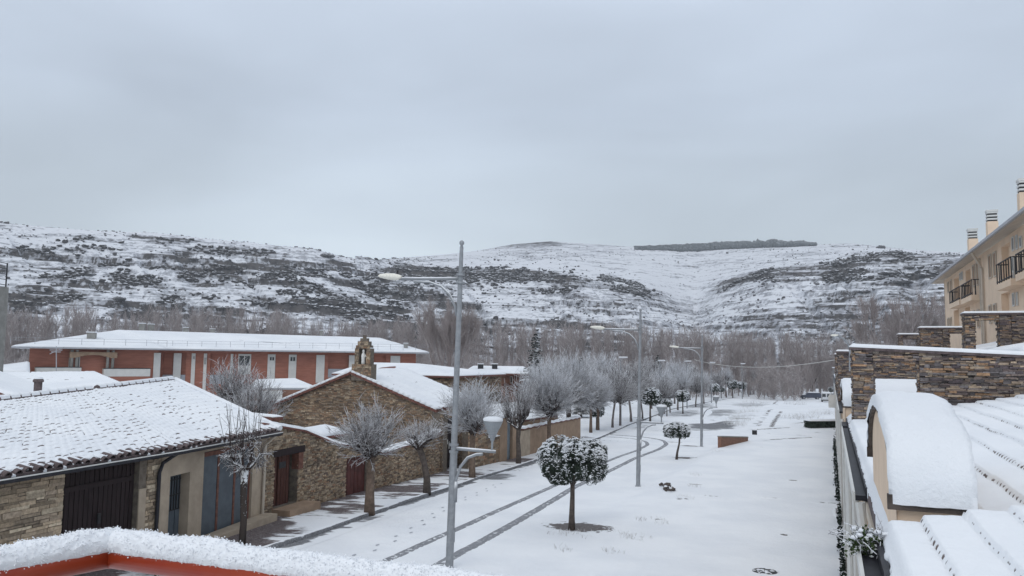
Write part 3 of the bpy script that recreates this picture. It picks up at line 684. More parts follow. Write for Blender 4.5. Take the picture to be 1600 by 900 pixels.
def stones(mb, A, d, n, s0, s1, zb, zt, holes, pal, rnd, hr=(.05, .11), lr=(.16, .5), pr=(.015, .05), gap=.012, tiltz=0.0):
    fb = zb if callable(zb) else (lambda s: zb); ft = zt if callable(zt) else (lambda s: zt)
    zmax = max(ft(s0 + (s1 - s0) * i / 12) for i in range(13)); zmin = min(fb(s0 + (s1 - s0) * i / 12) for i in range(13)); z = zmin
    sgn = 1 if (d[0] * n[1] - d[1] * n[0]) > 0 else -1
    while z < zmax:
        h = rnd.uniform(*hr); s = s0 + rnd.uniform(-.2, 0) ; rowh = h
        while s < s1:
            L = rnd.uniform(*lr); a, c = max(s, s0), min(s + L, s1); s += L
            if c - a < .04: continue
            m_ = (a + c) / 2; top = min(ft(a), ft(c)) + .004; za, zc = z + rnd.uniform(-.008, .008), z + rowh
            if rnd.random() < .12: zc += rowh * .5
            zc = min(zc, top)
            if zc - za < .02 or zc < fb(m_): continue
            bad = False
            for hh in holes:
                if za < hh[3] and zc > hh[2]:
                    if a >= hh[0] - .03 and c <= hh[1] + .03: bad = True
                    elif a < hh[0] < c: c = hh[0] + rnd.uniform(-.01, .03)
                    elif a < hh[1] < c: a = hh[1] - rnd.uniform(-.01, .03)
            if bad or c - a < .04: continue
            o = rnd.uniform(*pr); g = gap * rnd.uniform(.4, 1.3); cc = pal[rnd.randrange(len(pal))]; k = 1.16 * rnd.uniform(.72, 1.2) * (.75 + .5 * float(fbm(np.array([a * .55 + s0]), np.array([z * .8]), 2, 3)[0])); mb.cc = tuple(x * k for x in cc)
            j = lambda: rnd.uniform(-.010, .010)
            fr = [P3(A, d, n, a + g + j(), za + j(), o), P3(A, d, n, c - g + j(), za + j(), o), P3(A, d, n, c - g + j(), zc - g + j() * .6, o + j()), P3(A, d, n, a + g + j(), zc - g + j() * .6, o + j())]
            bk = [P3(A, d, n, a + g, za, -.02), P3(A, d, n, c - g, za, -.02), P3(A, d, n, c - g, zc - g, -.02), P3(A, d, n, a + g, zc - g, -.02)]
            fs = [(0, 1, 2, 3), (0, 4, 5, 1), (1, 5, 6, 2), (2, 6, 7, 3), (3, 7, 4, 0)]
            if sgn > 0: fs = [f[::-1] for f in fs]
            mb.raw(fr + bk, fs)
        z += rowh
    mb.cc = (1, 1, 1)
def snow_patch(name, A, B, C, D, th=.10, parent=None, res=.22, lump=.025, under=None, seed=0, round_=.18, edgej=.03):
    """snow blanket on the quad A B C D (A-B lower edge, D-C upper edge), rounded towards its rim, closed with skirts"""
    A, B, C, D = map(Vector, (A, B, C, D)); L1 = max((B - A).length, (C - D).length); L2 = max((D - A).length, (C - B).length)
    nx = max(int(L1 / res), 4) + 1; ny = max(int(L2 / res), 4) + 1
    s, t_ = np.meshgrid(np.linspace(0, 1, nx), np.linspace(0, 1, ny)); a_, b_, c_, d_ = [np.array(q) for q in (A, B, C, D)]
    V = (a_ * (1 - s)[..., None] + b_ * s[..., None]) * (1 - t_)[..., None] + (d_ * (1 - s)[..., None] + c_ * s[..., None]) * t_[..., None]
    ds = np.minimum(s, 1 - s) * L1; dt = np.minimum(t_, 1 - t_) * L2; dd = np.minimum(ds, dt)
    h = th * (.35 + .65 * sstep(0, round_, dd)) + lump * 2 * (fbm(V[..., 0] * 1.3 + seed, V[..., 1] * 1.3, 3, 3 + seed) - .5) * sstep(0, .5, dd)
    jx = (fbm(V[..., 0] * 5 + seed, V[..., 1] * 5, 3, 8) - .5) * edgej * 2
    up = (B - A).cross(D - A).normalized();
    if up.z < 0: up = -up
    V = V + np.array(up) * (h + .002)[..., None]
    rim = (dd < 1e-6); dirx = np.array((B - A).normalized()); diry = np.array((D - A).normalized())
    V = V + rim[..., None] * (dirx * (np.where(s < .5, -1, 1) * jx)[..., None] * .7 + diry * (np.where(t_ < .5, -1, 1) * jx)[..., None] * .7)
    # skirt ring
    Vp = np.pad(V, ((1, 1), (1, 1), (0, 0)), mode='edge'); low = np.zeros(Vp.shape[:2], bool); low[0] = low[-1] = True; low[:, 0] = low[:, -1] = True
    hp = np.pad(h, 1, mode='edge'); Vp = Vp - low[..., None] * np.array(up) * (hp - .004)[..., None]
    if (B - A).cross(D - A).z < 0: Vp = Vp[:, ::-1]
    return grid_mesh(name, Vp, nx + 2, ny + 2, ['snow'], parent=parent)
def tile_roof(name, A, B, C, D, parent, seed=0, pitch=.24, row=.40, bare_p=.36, res=(.045, .034), snow=.05, mats=('tile_snow',)):
    """tiled roof under thin snow: waves of curved tiles, stepped courses, dark crescents where the tile ends show"""
    A, B, C, D = [np.array(q, float) for q in (A, B, C, D)]; L1 = np.linalg.norm(B - A); L2 = (np.linalg.norm(D - A) + np.linalg.norm(C - B)) / 2
    nx = int(L1 / res[0]) + 2; ny = int(L2 / res[1]) + 2
    s, t_ = np.meshgrid(np.linspace(0, 1, nx), np.linspace(0, 1, ny)); V = (A * (1 - s)[..., None] + B * s[..., None]) * (1 - t_)[..., None] + (D * (1 - s)[..., None] + C * s[..., None]) * t_[..., None]
    S = s * L1; T = t_ * L2; S = S + .05 * (fbm(S * .8, T * .8, 2, 3 + seed) - .5)
    ci = np.floor(S / pitch); ph = S / pitch - ci - .5; off = vnoise(ci * 1.7 + .5, ci * 0 + 2.5, 5 + seed) * .36 + .12 * (fbm(S / 1.5, T / 2.0, 2, 29 + seed) - .5)
    Tr = T + off; ri = np.floor(Tr / row); rf = Tr / row - ri
    rn = vnoise(ci * 3.1 + .5, ri * 2.3 + .5, 11 + seed); big = fbm(S / 2.2, T / 1.6, 3, 13 + seed)
    arch = np.cos(np.clip(ph, -.5, .5) * math.pi) ** .8
    wave = .024 * arch * (.7 + .5 * (big - .5)); lip = .030 * (1 - rf) * (.4 + .8 * rn)
    h = snow + wave + lip + .012 * (fbm(S * 9, T * 9, 2, 15) - .5)
    d_ = (rf + .10 * (1 - arch)) * row
    band = (1 - sstep(.015, .060 + .03 * rn, d_)) * sstep(.05, .45, arch)
    m_ = band * sstep(1 - bare_p - .1, 1 - bare_p + .14, rn * .55 + big * .62) + .0
    gut = (1 - sstep(.05, .16, np.abs(np.abs(ph) - .5) * 2)) * sstep(.60, .72, fbm(S / 1.1, T / .7, 3, 19 + seed)) * .75
    m_ = np.clip(np.maximum(m_, gut), 0, 1)
    up = np.cross(B - A, D - A); up /= np.linalg.norm(up); up = up * (1 if up[2] > 0 else -1)
    V = V + up * (h - .045 * m_)[..., None]
    Vp = np.pad(V, ((1, 1), (1, 1), (0, 0)), mode='edge'); mp_ = np.pad(m_, 1, mode='edge'); low = np.zeros(Vp.shape[:2], bool); low[0] = low[-1] = True; low[:, 0] = low[:, -1] = True
    Vp = Vp - low[..., None] * up * .06
    if np.cross(B - A, D - A)[2] < 0: Vp = Vp[:, ::-1]; mp_ = mp_[:, ::-1]
    return grid_mesh(name, Vp, nx + 2, ny + 2, list(mats), attr=mp_, parent=parent)
mt_, t, b = nodes_of('tile_snow')
a_ = N(t, 'ShaderNodeAttribute'); a_.attribute_name = 'm'
cl_ = mix(t, rng(t, noise_(t, 7, 4, .6), .3, .7), (.075, .062, .062), (.17, .13, .12))
t.links.new(mix(t, rng(t, math_(t, 'ADD', a_.outputs['Fac'], math_(t, 'MULTIPLY', math_(t, 'SUBTRACT', noise_(t, 25, 3, .6), .5), .5)), .35, .6), snow_colour(t), cl_), b.inputs['Base Color'])
b.inputs['Roughness'].default_value = .85; bump(t, b, noise_(t, 30, 3, .6), .25, .03)
def eave_tiles(mb_tile, mb_snow, A, B, out, rnd, pitch=.26, r=.098, L=.32, drop=.22):
    """row of curved tile ends along the eave A-B, pointing along out, with snow lying in the channels"""
    A, B = Vector(A), Vector(B); n = int((B - A).length / pitch); dv = (B - A).normalized(); o = Vector((out[0], out[1], -drop)).normalized()
    upv = dv.cross(o); upv = upv if upv.z > 0 else -upv
    for i in range(n):
        c = A + dv * (pitch * (i + .5)) + o * rnd.uniform(-.03, .04) + upv * rnd.uniform(-.01, .012); rr_ = r * rnd.uniform(.9, 1.1); m = 6
        ring = lambda q, rad_, : [q + dv * math.cos(math.pi * k / m) * rad_ + upv * math.sin(math.pi * k / m) * rad_ for k in range(m + 1)]
        f0, f1, g0, g1 = ring(c, rr_), ring(c - o * L, rr_ * .9), ring(c, rr_ - .02), ring(c - o * L, rr_ * .9 - .02)
        for k in range(m):
            mb_tile.face([f0[k], f0[k + 1], f1[k + 1], f1[k]]); mb_tile.face([g0[k + 1], g0[k], g1[k], g1[k + 1]]); mb_tile.face([f0[k + 1], f0[k], g0[k], g0[k + 1]])
        # channel snow tongue between the covers
        q = c + dv * pitch * .5 - upv * .035; w_ = pitch * .22; e_ = rnd.uniform(-.04, .04)
        mb_snow.hexa([q - dv * w_ + o * e_ - upv * .05, q + dv * w_ + o * e_ - upv * .05, q + dv * w_ - o * L - upv * .05, q - dv * w_ - o * L - upv * .05][::1 if dv.cross(-o).z > 0 else -1],
                     [q - dv * w_ * .7 + o * (e_ - .03) + upv * .04, q + dv * w_ * .7 + o * (e_ - .03) + upv * .04, q + dv * w_ - o * L + upv * .05, q - dv * w_ - o * L + upv * .05][::1 if dv.cross(-o).z > 0 else -1])
        if rnd.random() < .30:   # thin snow on the crown of the tile, set back from its end
            b0 = rnd.uniform(.08, .16); h0 = ring(c - o * b0, rr_ + .006)[1:-1]; h1 = ring(c - o * L, rr_ + .02)[1:-1]; hm = ring(c - o * (b0 + .05), rr_ + .03)[1:-1]
            for k in range(len(h0) - 1): mb_snow.face([h0[k], h0[k + 1], hm[k + 1], hm[k]]); mb_snow.face([hm[k], hm[k + 1], h1[k + 1], h1[k]])
def door_leaf(mb, A, d, n, s0, s1, z0, z1, o, boards=0, rnd=None, th=.05):
    slabbox(mb, A, d, n, s0, s1, z0, z1, o - th, o)
    if boards:
        w_ = (s1 - s0) / boards
        for i in range(boards): slabbox(mb, A, d, n, s0 + i * w_ + .012, s0 + (i + 1) * w_ - .012, z0 + .02, z1 - .02, o, o + .018 + .006 * (i % 2))
rnd = random.Random(5)
# ================================================================== near left barn with garages
Cc = gp(412, 812, .12); Cn = V2(Cc)
def hdir(x): 
    yh = 549 + .01234 * x; r = ray(x, yh); return Vector((r[0], r[1])).normalized()
d1 = hdir(1047); d0 = hdir(1180)
sK, _ = hit(263, 703, Cn, d1); K = Cn + d1 * sK
n1 = Vector((d1.y, -d1.x)); n0 = Vector((d0.y, -d0.x))      # towards the street
LB = (Cn - K).length
zeC = hit(425, 675, Cn + n1 * .35, d1)[1]; zeK = hit(263, 704, K + n1 * .35, d1)[1]; zeN = hit(0, 745, K + n0 * .35, d0)[1]
barn = thing('farm_building', 'low tan farm building with a long snow-covered tiled roof and two big garage doors', 'building', (K.x, K.y, G(K.x, K.y)))
A0 = K - d0 * 10.5                                          # frame of the near stretch, s grows away from the camera
def h0(x, y): s, z = hit(x, y, A0, d0); return s, z
def h1(x, y): s, z = hit(x, y, K, d1); return s, z
gl_, gr_ = h0(97, 800)[0], h0(216, 770)[0]; gzb = G(*(A0 + d0 * gl_)) + .1; zw0 = lambda s: zeN + (zeK - zeN) * (s / 10.5) - .02 if s > 4 else zeN - .02
zsN = h0(0, 745)[0]
zw0 = lambda s: zeN + (zeK - zeN) * (s - zsN) / (10.5 - zsN) - .06
fb0 = lambda s: G(*(A0 + d0 * s)) - .3
hole_g = (gl_, gr_, gzb - .3, zw0((gl_ + gr_) / 2) - .02)
mb = MB(); wall(mb, A0, d0, n0, 0, 10.5, fb0, zw0, [hole_g], th=.5, reveal=.3); mb.mat(1)
s215, s245 = gr_, h0(249, 760)[0]
stones(mb, A0, d0, n0, 0, gl_, fb0, zw0, [], PAL_TAN, rnd, (.06, .13), (.2, .7), (.01, .04)); stones(mb, A0, d0, n0, gr_ + .25, s245, fb0, zw0, [], PAL_TAN, rnd, (.06, .13), (.15, .5), (.01, .05))
o = mb.build('stone_wall', ['mortar', 'stone'], barn)
mb = MB(); slabbox(mb, A0, d0, n0, s245 + .02, 10.5, gzb - .3, zw0(10.4), .0, .03); mb.piece('plaster_strip', ['plaster'], barn); slabbox(mb, A0, d0, n0, gr_ + .0, gr_ + .25, gzb - .3, zw0(10.4) - .9, .0, .035); mb.build('plaster_strip', ['plaster'], barn)
mb = MB(); gm = (gl_ + gr_) / 2
for a, c in ((gl_ + .02, gm - .01), (gm + .01, gr_ - .02)): door_leaf(mb, A0, d0, n0, a, c, gzb, hole_g[3], -.16, 8)
for i in range(2): slabbox(mb, A0, d0, n0, gl_ + .1, gr_ - .1, gzb + .6 + i * 1.4, gzb + .72 + i * 1.4, -.142, -.10)
gd = mb.build('garage_door', ['dark_wood'], barn); gd['label'] = 'dark double-leaf wooden garage door'
mb = MB(); slabbox(mb, A0, d0, n0, gm - .05, gm + .03, gzb + 1.1, gzb + 1.35, -.09, -.05); mb.build('handle', ['iron'], gd)
# stretch B: plaster with small door and wide grey door
db, dt_ = h1(262, 828), h1(290, 741); dR = h1(297, 745)[0]; gL, gR = h1(319, 720)[0], h1(396, 700)[0]; gT = h1(322, 706)[1]; 
zw1 = lambda s: zeK + (zeC - zeK) * s / LB - .06
fb1 = lambda s: G(*(K + d1 * s)) - .3
zg1 = G(*(K + d1 * 2)) + .12; zd_top = h1(264, 745)[1]
h_door = (db[0], dR, zg1 - .4, zd_top); h_gate = (gL, gR, zg1 - .4, min(gT, zw1(gL) - .15))
mb = MB(); wall(mb, K, d1, n1, 0, LB, fb1, zw1, [h_door, h_gate], th=.5, reveal=.32); mb.build('plaster_wall', ['plaster'], barn)
mb = MB(); door_leaf(mb, K, d1, n1, db[0] + .02, dR - .02, zg1 - .1, zd_top, -.30, 4); sd = mb.build('door', ['grey_metal'], barn); sd['label'] = 'narrow grey metal door with a grilled upper half'
mb = MB(); 
for i in range(7): s_ = db[0] + .1 + (dR - db[0] - .2) * i / 6; slabbox(mb, K, d1, n1, s_ - .012, s_ + .012, zg1 + 1.05, zd_top - .1, -.27, -.245)
for i in range(3): slabbox(mb, K, d1, n1, db[0] + .06, dR - .06, zg1 + 1.05 + i * .42, zg1 + 1.08 + i * .42, -.268, -.25)
mb.build('grille', ['iron'], sd)
mb = MB(); gw = (gR - gL) / 3
for i in range(3): door_leaf(mb, K, d1, n1, gL + i * gw + .05, gL + (i + 1) * gw - .05, zg1 - .1, h_gate[3] - .02, -.12, 1)
wd = mb.build('garage_door', ['grey_metal'], barn); wd['label'] = 'wide blue-grey metal garage door with rusty uprights'
mb = MB()
for i in range(4): slabbox(mb, K, d1, n1, gL + i * gw - .05 + (.05 if i == 0 else 0) - (.05 if i == 3 else 0), gL + i * gw + .05 + (.05 if i == 0 else 0) - (.05 if i == 3 else 0), zg1 - .1, h_gate[3] - .02, -.118, -.085)
slabbox(mb, K, d1, n1, gL + .1, gR - .1, h_gate[3] - .16, h_gate[3] - .03, -.084, -.06)
mb.build('door_frame', ['rust'], wd)
mb = MB(); slabbox(mb, K, d1, n1, gL - .1, LB, fb1(4) - .1, zg1 + .12, .0, .5); mb.build('step', ['plaster'], barn)
# gable wall towards the church, back wall
nb = -n1; ridgeC = at(272, 595, 31.5); Rk = ridgeC
mb = MB(); W0_ = Vector((Rk.x, Rk.y)) - Cn; wl = W0_.length; dg = W0_ / wl; ng = Vector((-dg.y, dg.x)) if (Vector((-dg.y, dg.x)).dot(d1) > 0) else Vector((dg.y, -dg.x))
wall(mb, Cn, dg, ng, .05, wl * 1.9, G(Cn.x, Cn.y) - .3, lambda s: zeC - .1 + (Rk.z - zeC) * (s / wl if s < wl else 2 - s / wl), th=.35, brk=[wl]); mb.mat(1); mb.build('gable_wall', ['plaster', 'stone'], barn)
# roof
E1 = P3(Cn, d1, n1, .25, zeC, .35); EK = P3(K, (d0 + d1).normalized(), (n0 + n1).normalized(), 0, zeK, .36); EN = P3(A0, d0, n0, 0, zw0(0) + .06, .35)
RN0 = at(50, 622, 24.5); RC = Vector((Rk.x, Rk.y, Rk.z)); dR_ = (RN0 - RC); RN = RC + dR_ * 1.45; RK = RC + dR_ * ((RC - RN).length * .42 / dR_.length)
mb = MB(); mb.prism([EN, EK, RK, RN], .10); mb.prism([EK, E1, RC, RK], .10)
Bk = RC + (RC - E1) * .9; Bk.z = zeC; Bk0 = RN + (RN - EN) * .9; Bk0.z = zeC
mb.prism([RN, RC, Bk, Bk0], .1)
roof = mb.build('roof', ['clay'], barn)
up2 = lambda p, q: p + (q - p).normalized() * .16
tile_roof('tiled_slope', up2(EN, RN), up2(EK, RK), RK, RN, roof, 1); tile_roof('tiled_slope', up2(EK, RK), up2(E1, RC), RC, RK, roof, 2, bare_p=.30)
snow_patch('snow_blanket', Bk0, Bk, RC, RN, .08, roof)
mt1, ms1 = MB(), MB()
eave_tiles(mt1, ms1, EN, EK, n0, rnd); eave_tiles(mt1, ms1, EK, E1, n1, rnd)
# verge tiles and ridge tiles
dvv = (RC - E1); L_ = dvv.length
for i in range(int(L_ / .33)):
    a = E1 + dvv * (i * .33 / L_) + Vector((0, 0, .07)); c = a + dvv * (.36 / L_) + Vector((0, 0, .02)); ms1.tube([a, c], [.10, .09], 7)
for (p, q) in ((RN, RK), (RK, RC)):
    dvv = q - p; L_ = dvv.length
    for i in range(int(L_ / .38)):
        a = p + dvv * (i * .38 / L_) + Vector((0, 0, .05)); c = a + dvv * (.40 / L_); mt1.tube([a, c], [.13, .12], 8); ms1.tube([a + dvv * (.05 / L_) + Vector((0, 0, .045)), c + Vector((0, 0, .045))], [.115, .11], 8)
mt1.build('eave_tile_row', ['clay'], roof, smooth=False); ms1.build('eave_snow', ['snow'], roof)
# gutter and downpipes
mb = MB()
for p, q in ((EN, EK), (EK, E1)):
    off_ = Vector((n0.x, n0.y, 0)) * .06 + Vector((0, 0, -.10)); mb.tube([p + off_, q + off_], .06, 8); mb.piece('gutter', ['gutter'], barn)
mb = MB()
for p, q in ((EN, EK), (EK, E1)):
    off_ = Vector((n0.x, n0.y, 0)) * .115 + Vector((0, 0, -.055)); mb.tube([p + off_, q + off_], .016, 5); mb.piece('gutter_rim', ['white_paint'], barn)
sp_ = h0(244, 745)[0]; mb = MB(); mb.tube([P3(A0, d0, n0, sp_ + .35, zw0(sp_) - .05, .38), P3(A0, d0, n0, sp_ + .1, zw0(sp_) - .3, .12), P3(A0, d0, n0, sp_, zw0(sp_) - .55, .1), P3(A0, d0, n0, sp_ - .03, gzb, .1)], .05, 8); dp = mb.build('downpipe', ['gutter'], barn); dp['label'] = 'dark downpipe'
sp_ = LB - .22; mb = MB(); mb.tube([P3(K, d1, n1, sp_ + .2, zeC - .14, .35), P3(K, d1, n1, sp_, zeC - .45, .08), P3(K, d1, n1, sp_, zg1, .07)], .05, 8); dp = mb.build('downpipe', ['plaster_facade'], barn); dp['label'] = 'cream downpipe at the corner'
# stub gable and old wall at the back left of the roof
ch = thing('chimney_pipe', 'small dark chimney pipe poking out of the snowy roofs at the left edge', 'chimney', at(59, 622, 27.5)); b0_ = at(59, 610, 27.5)
mb = MB(); mb.lathe([(.001, -1.2), (.13, -1.2), (.13, .28), (.17, .29), (.17, .36), (.14, .40), (.001, .41)], b0_, 10); mb.build('pipe', ['clay'], ch)
mb = MB(); mb.lathe([(.16, .40), (.12, .46), (.001, .48)], b0_, 10); mb.build('snow_cap', ['snow'], ch)
# small house behind it on the far left
sh = thing('small_house', 'small cream house with a snowy tiled roof half hidden at the left edge', 'house', at(30, 640, 36))
p = [at(-120, 600, 33), at(-10, 600, 34)]
eA, eB, rC, rD = at(-140, 640, 31), at(222, 606, 34.5), at(148, 582, 42), at(-120, 585, 40)
eB = at(215, 610, 34.5); mb = MB(); mb.prism([eA, eB, rC, rD], .12); rf = mb.build('roof', ['clay'], sh); tile_roof('tiled_slope', eA, eB, rC, rD, rf, 4, pitch=.26, bare_p=.22, res=(.09, .06))
mb = MB(); q_ = [Vector((a_.x, a_.y, 0)) for a_ in (eA, eB, rC, rD)]; mb.hexa([Vector((a_.x, a_.y, -6)) for a_ in q_], [Vector((a_.x, a_.y, b_.z - .14)) for a_, b_ in zip(q_, (eA, eB, rC, rD))]); mb.build('wall', ['plaster'], sh)
# cream gable end at the extreme left
sg = thing('gable_house', 'cream gable end with a snowy verge at the left edge, beside the chimney pipe', 'house', at(10, 640, 29))
gA, gBp, gC_ = at(-70, 590, 29), at(30, 626, 28.2), at(-150, 630, 29.5)
mb = MB(); bk_ = Vector((-1.5, 4.5, 0))
mb.raw([gA, gBp, gC_, Vector((gBp.x, gBp.y, -6)), Vector((gC_.x, gC_.y, -6)), gA + bk_, gBp + bk_, gC_ + bk_, Vector((gBp.x, gBp.y, -6)) + bk_, Vector((gC_.x, gC_.y, -6)) + bk_], [(0, 2, 4, 3, 1), (5, 6, 8, 9, 7), (1, 3, 8, 6), (0, 1, 6, 5), (2, 0, 5, 7)]); mb.build('wall', ['plaster'], sg)
mb = MB(); mb.prism([gA + Vector((0, -.3, .12)), gBp + Vector((.35, -.3, 0)), gBp + bk_ + Vector((.3, 0, 0)), gA + bk_ + Vector((0, 0, .12))], .1); rf = mb.build('roof', ['clay_red'], sg)
snow_patch('snow_blanket', gBp + Vector((.35, -.3, 0)), gBp + bk_ + Vector((.35, 0, 0)), gA + bk_ + Vector((0, 0, .12)), gA + Vector((0, -.3, .12)), .12, rf)
# low tiled wall between the barn and the church yard
yw = thing('yard_wall', 'low yard wall with red-edged snowy coping between barn roof and stone gable', 'wall', at(410, 660, 37))
pa, pb = at(366, 646, 38), at(428, 651, 36); mb = MB(); dw = Vector((pb.x - pa.x, pb.y - pa.y)); lw = dw.length; dw /= lw; nw = Vector((dw.y, -dw.x)); nw = nw if nw.y < 0 else -nw
wall(mb, V2(pa), dw, nw, 0, lw, -6.3, pa.z, th=.3); mb.build('wall', ['brick_brown'], yw)
mb = MB(); slabbox(mb, V2(pa), dw, nw, -.1, lw + .1, pa.z - .14, pa.z, -.42, .12); mb.build('coping', ['clay_red'], yw)
a_, b_ = P3(V2(pa), dw, nw, -.1, pa.z, .12), P3(V2(pa), dw, nw, lw + .1, pa.z, .12); c_, d_ = P3(V2(pa), dw, nw, lw + .1, pa.z, -.42), P3(V2(pa), dw, nw, -.1, pa.z, -.42); snow_patch('snow_blanket', a_, b_, c_, d_, .10, yw, res=.1)
# ================================================================== stone church
C0 = V2(gp(690, 738, .12)); C0u, C0v = UV(C0); dC = -ND.copy(); nC = -TD.copy()       # gable plane: s runs away from the street, faces the camera
hr_ = hit(680, 641, C0 + nC * .25, dC); hl_ = hit(424, 632, C0 + nC * .25, dC); ha_ = hit(546, 581, C0 + nC * .25, dC)
church = thing('stone_chapel', 'old stone chapel with a wide gable, snowy roof and dark double door on the street', 'church', (C0.x, C0.y, G(C0.x, C0.y)))
sR, sL, sA = .0, hl_[0] - .25, ha_[0]; zR, zL, zA = hr_[1], hl_[1], ha_[1]
ztop = lambda s: (zR + (zA - zR) * (s - hr_[0]) / (sA - hr_[0])) if s < sA else (zA + (zL - zA) * (s - sA) / (hl_[0] - sA))
zt2 = lambda s: ztop(s) - .12
mb = MB(); wall(mb, C0, dC, nC, sR, sL, -6.8, zt2, th=.6, brk=[sA]); mb.mat(1); stones(mb, C0, dC, nC, sR, sL, -6.3, zt2, [], PAL_BROWN, rnd, (.035, .085), (.09, .34), (.005, .035)); mb.build('gable_wall', ['mortar', 'stone'], church)
LN = 10.3; fd = hdir(985); FA = C0; fn = Vector((fd.y, -fd.x))
pl, pr_ = hit(693, 700, FA, fd), hit(713, 700, FA, fd); hd = (max(pl[0], .5), pr_[0], G(*C0) - .2, hit(700, 654, FA, fd)[1])
hd = (hd[0], max(hd[1], hd[0] + 1.9), hd[2], hd[3])
mb = MB(); wall(mb, FA, fd, fn, 0, LN, -7.2, zR - .12, [hd], th=.6, reveal=.3); mb.mat(1); stones(mb, FA, fd, fn, 0, LN, -6.9, zR - .12, [hd], PAL_BROWN, rnd, (.035, .09), (.10, .36), (.005, .035)); mb.build('side_wall', ['mortar', 'stone'], church)
mb = MB(); sm_ = (hd[0] + hd[1]) / 2
for a, c in ((hd[0] + .03, sm_ - .01), (sm_ + .01, hd[1] - .03)): door_leaf(mb, FA, fd, fn, a, c, hd[2] + .2, hd[3] - .03, -.2, 4)
cd = mb.build('door', ['dark_wood'], church); mb = MB(); slabbox(mb, FA, fd, fn, sm_ - .25, sm_ - .1, hd[2] + 1.6, hd[2] + 1.85, -.15, -.13); mb.piece('notice', ['white_panel'], cd); slabbox(mb, FA, fd, fn, sm_ + .15, sm_ + .33, hd[2] + 1.3, hd[2] + 1.7, -.15, -.13); mb.build('notice', ['white_panel'], cd)
mb = MB(); wall(mb, C0 + fd * LN, dC, -nC, 0, sL, -7.2, zt2, th=.5, brk=[sA]); wall(mb, C0 + dC * sL, fd, -fn, 0, LN, -7.2, zL - .15, th=.5); mb.build('rear_wall', ['mortar'], church)
def CP3(s, t_, z): return Vector((C0.x + dC.x * s + fd.x * t_, C0.y + dC.y * s + fd.y * t_, z))       # s across, t along the nave
r_e = CP3(hr_[0], -.25, zR); r_f = CP3(hr_[0], LN + .2, zR); ap0 = CP3(sA, -.25, zA); ap1 = CP3(sA, LN + .2, zA); l_e = CP3(hl_[0], -.25, zL); l_f = CP3(hl_[0], LN + .2, zL)
mb = MB(); mb.prism([r_e, r_f, ap1, ap0], .12); mb.prism([ap0, ap1, l_f, l_e], .12); crf = mb.build('roof', ['clay_red'], church)
tile_roof('tiled_slope', r_e, r_f, ap1, ap0, crf, 7, pitch=.26, bare_p=.12, res=(.09, .07), snow=.07); snow_patch('snow_blanket', l_f, l_e, ap0, ap1, .10, crf)
mt1, ms1 = MB(), MB()
for p, q in ((r_e, ap0), (ap0, l_e)):
    dvv = q - p; L_ = dvv.length
    for i in range(int(L_ / .36)):
        a = p + dvv * (i * .36 / L_) + Vector((0, 0, -.02)) - Vector((nC.x, nC.y, 0)) * .08; c = a + dvv * (.34 / L_); mt1.tube([a, c], [.10, .085], 7); ms1.tube([a + Vector((0, 0, .075)), c + Vector((0, 0, .07))], [.095, .10], 7)
eave_tiles(mt1, ms1, r_e, r_f, fn, rnd, pitch=.26)
mt1.build('verge_tile_row', ['clay_red'], crf); ms1.build('verge_snow', ['snow'], crf, smooth=True)
# taller chancel block behind
cz = at(709, 588, 57.5); cu, cvv = UV(cz); kR, kL = at(650, 569, 62.5), at(572, 569, 66); kL.z = kR.z
wC = cvv - UV(at(524, 588, 62))[1]; FR, FL, BR, BL = cz, W(cu, cvv - wC, cz.z), W(cu + 10, cvv, cz.z), W(cu + 10, cvv - wC, cz.z)
mb = MB(); mb.ubox(cu + .3, cu + 9.7, cvv - wC + .3, cvv - .3, -7, cz.z - .12); mb.mat(1)
stones(mb, XY(cu + .3, cvv - .3), TD, ND, 0, 9.3, zR, cz.z - .12, [], PAL_BROWN, rnd, (.05, .11), (.12, .45), (.005, .03)); stones(mb, XY(cu + .3, cvv - .3), -ND, -TD, 0, 9, zR, cz.z - .12, [], PAL_BROWN, rnd, (.05, .11), (.12, .45), (.005, .03))
mb.build('chancel_wall', ['mortar', 'stone'], church)
mb = MB()
for q in ([FL, FR, kR, kL], [FR, BR, kR], [BR, BL, kL, kR], [BL, FL, kL]): mb.prism(q, .12)
cf = mb.build('chancel_roof', ['clay_red'], church); e__ = Vector((.01, .01, 0))
snow_patch('snow_blanket', FL, FR, kR, kL, .09, cf); snow_patch('snow_blanket', FR, BR, kR, kR - e__, .09, cf); snow_patch('snow_blanket', BR, BL, kL, kR, .09, cf); snow_patch('snow_blanket', BL, FL, kL, kL - e__, .09, cf)
# bell gable with niche and statue
bc = sA - .75; bw = .52; bz = zA + .02
mb = MB(); slabbox(mb, C0, dC, nC, bc - bw - .12, bc + bw + .12, bz - .5, bz + .42, -.35, .2)
slabbox(mb, C0, dC, nC, bc - bw, bc - .24, bz + .42, bz + 1.30, -.25, .12); slabbox(mb, C0, dC, nC, bc + .24, bc + bw, bz + .42, bz + 1.30, -.25, .12); slabbox(mb, C0, dC, nC, bc - .24, bc + .24, bz + .42, bz + 1.5, -.24, -.12)
slabbox(mb, C0, dC, nC, bc - bw + .06, bc + bw - .06, bz + 1.30, bz + 1.48, -.24, .12); slabbox(mb, C0, dC, nC, bc - .36, bc + .36, bz + 1.48, bz + 1.70, -.22, .10); slabbox(mb, C0, dC, nC, bc - .22, bc + .22, bz + 1.70, bz + 1.88, -.18, .06); slabbox(mb, C0, dC, nC, bc - .09, bc + .09, bz + 1.88, bz + 2.05, -.1, 0)
mb.mat(1)
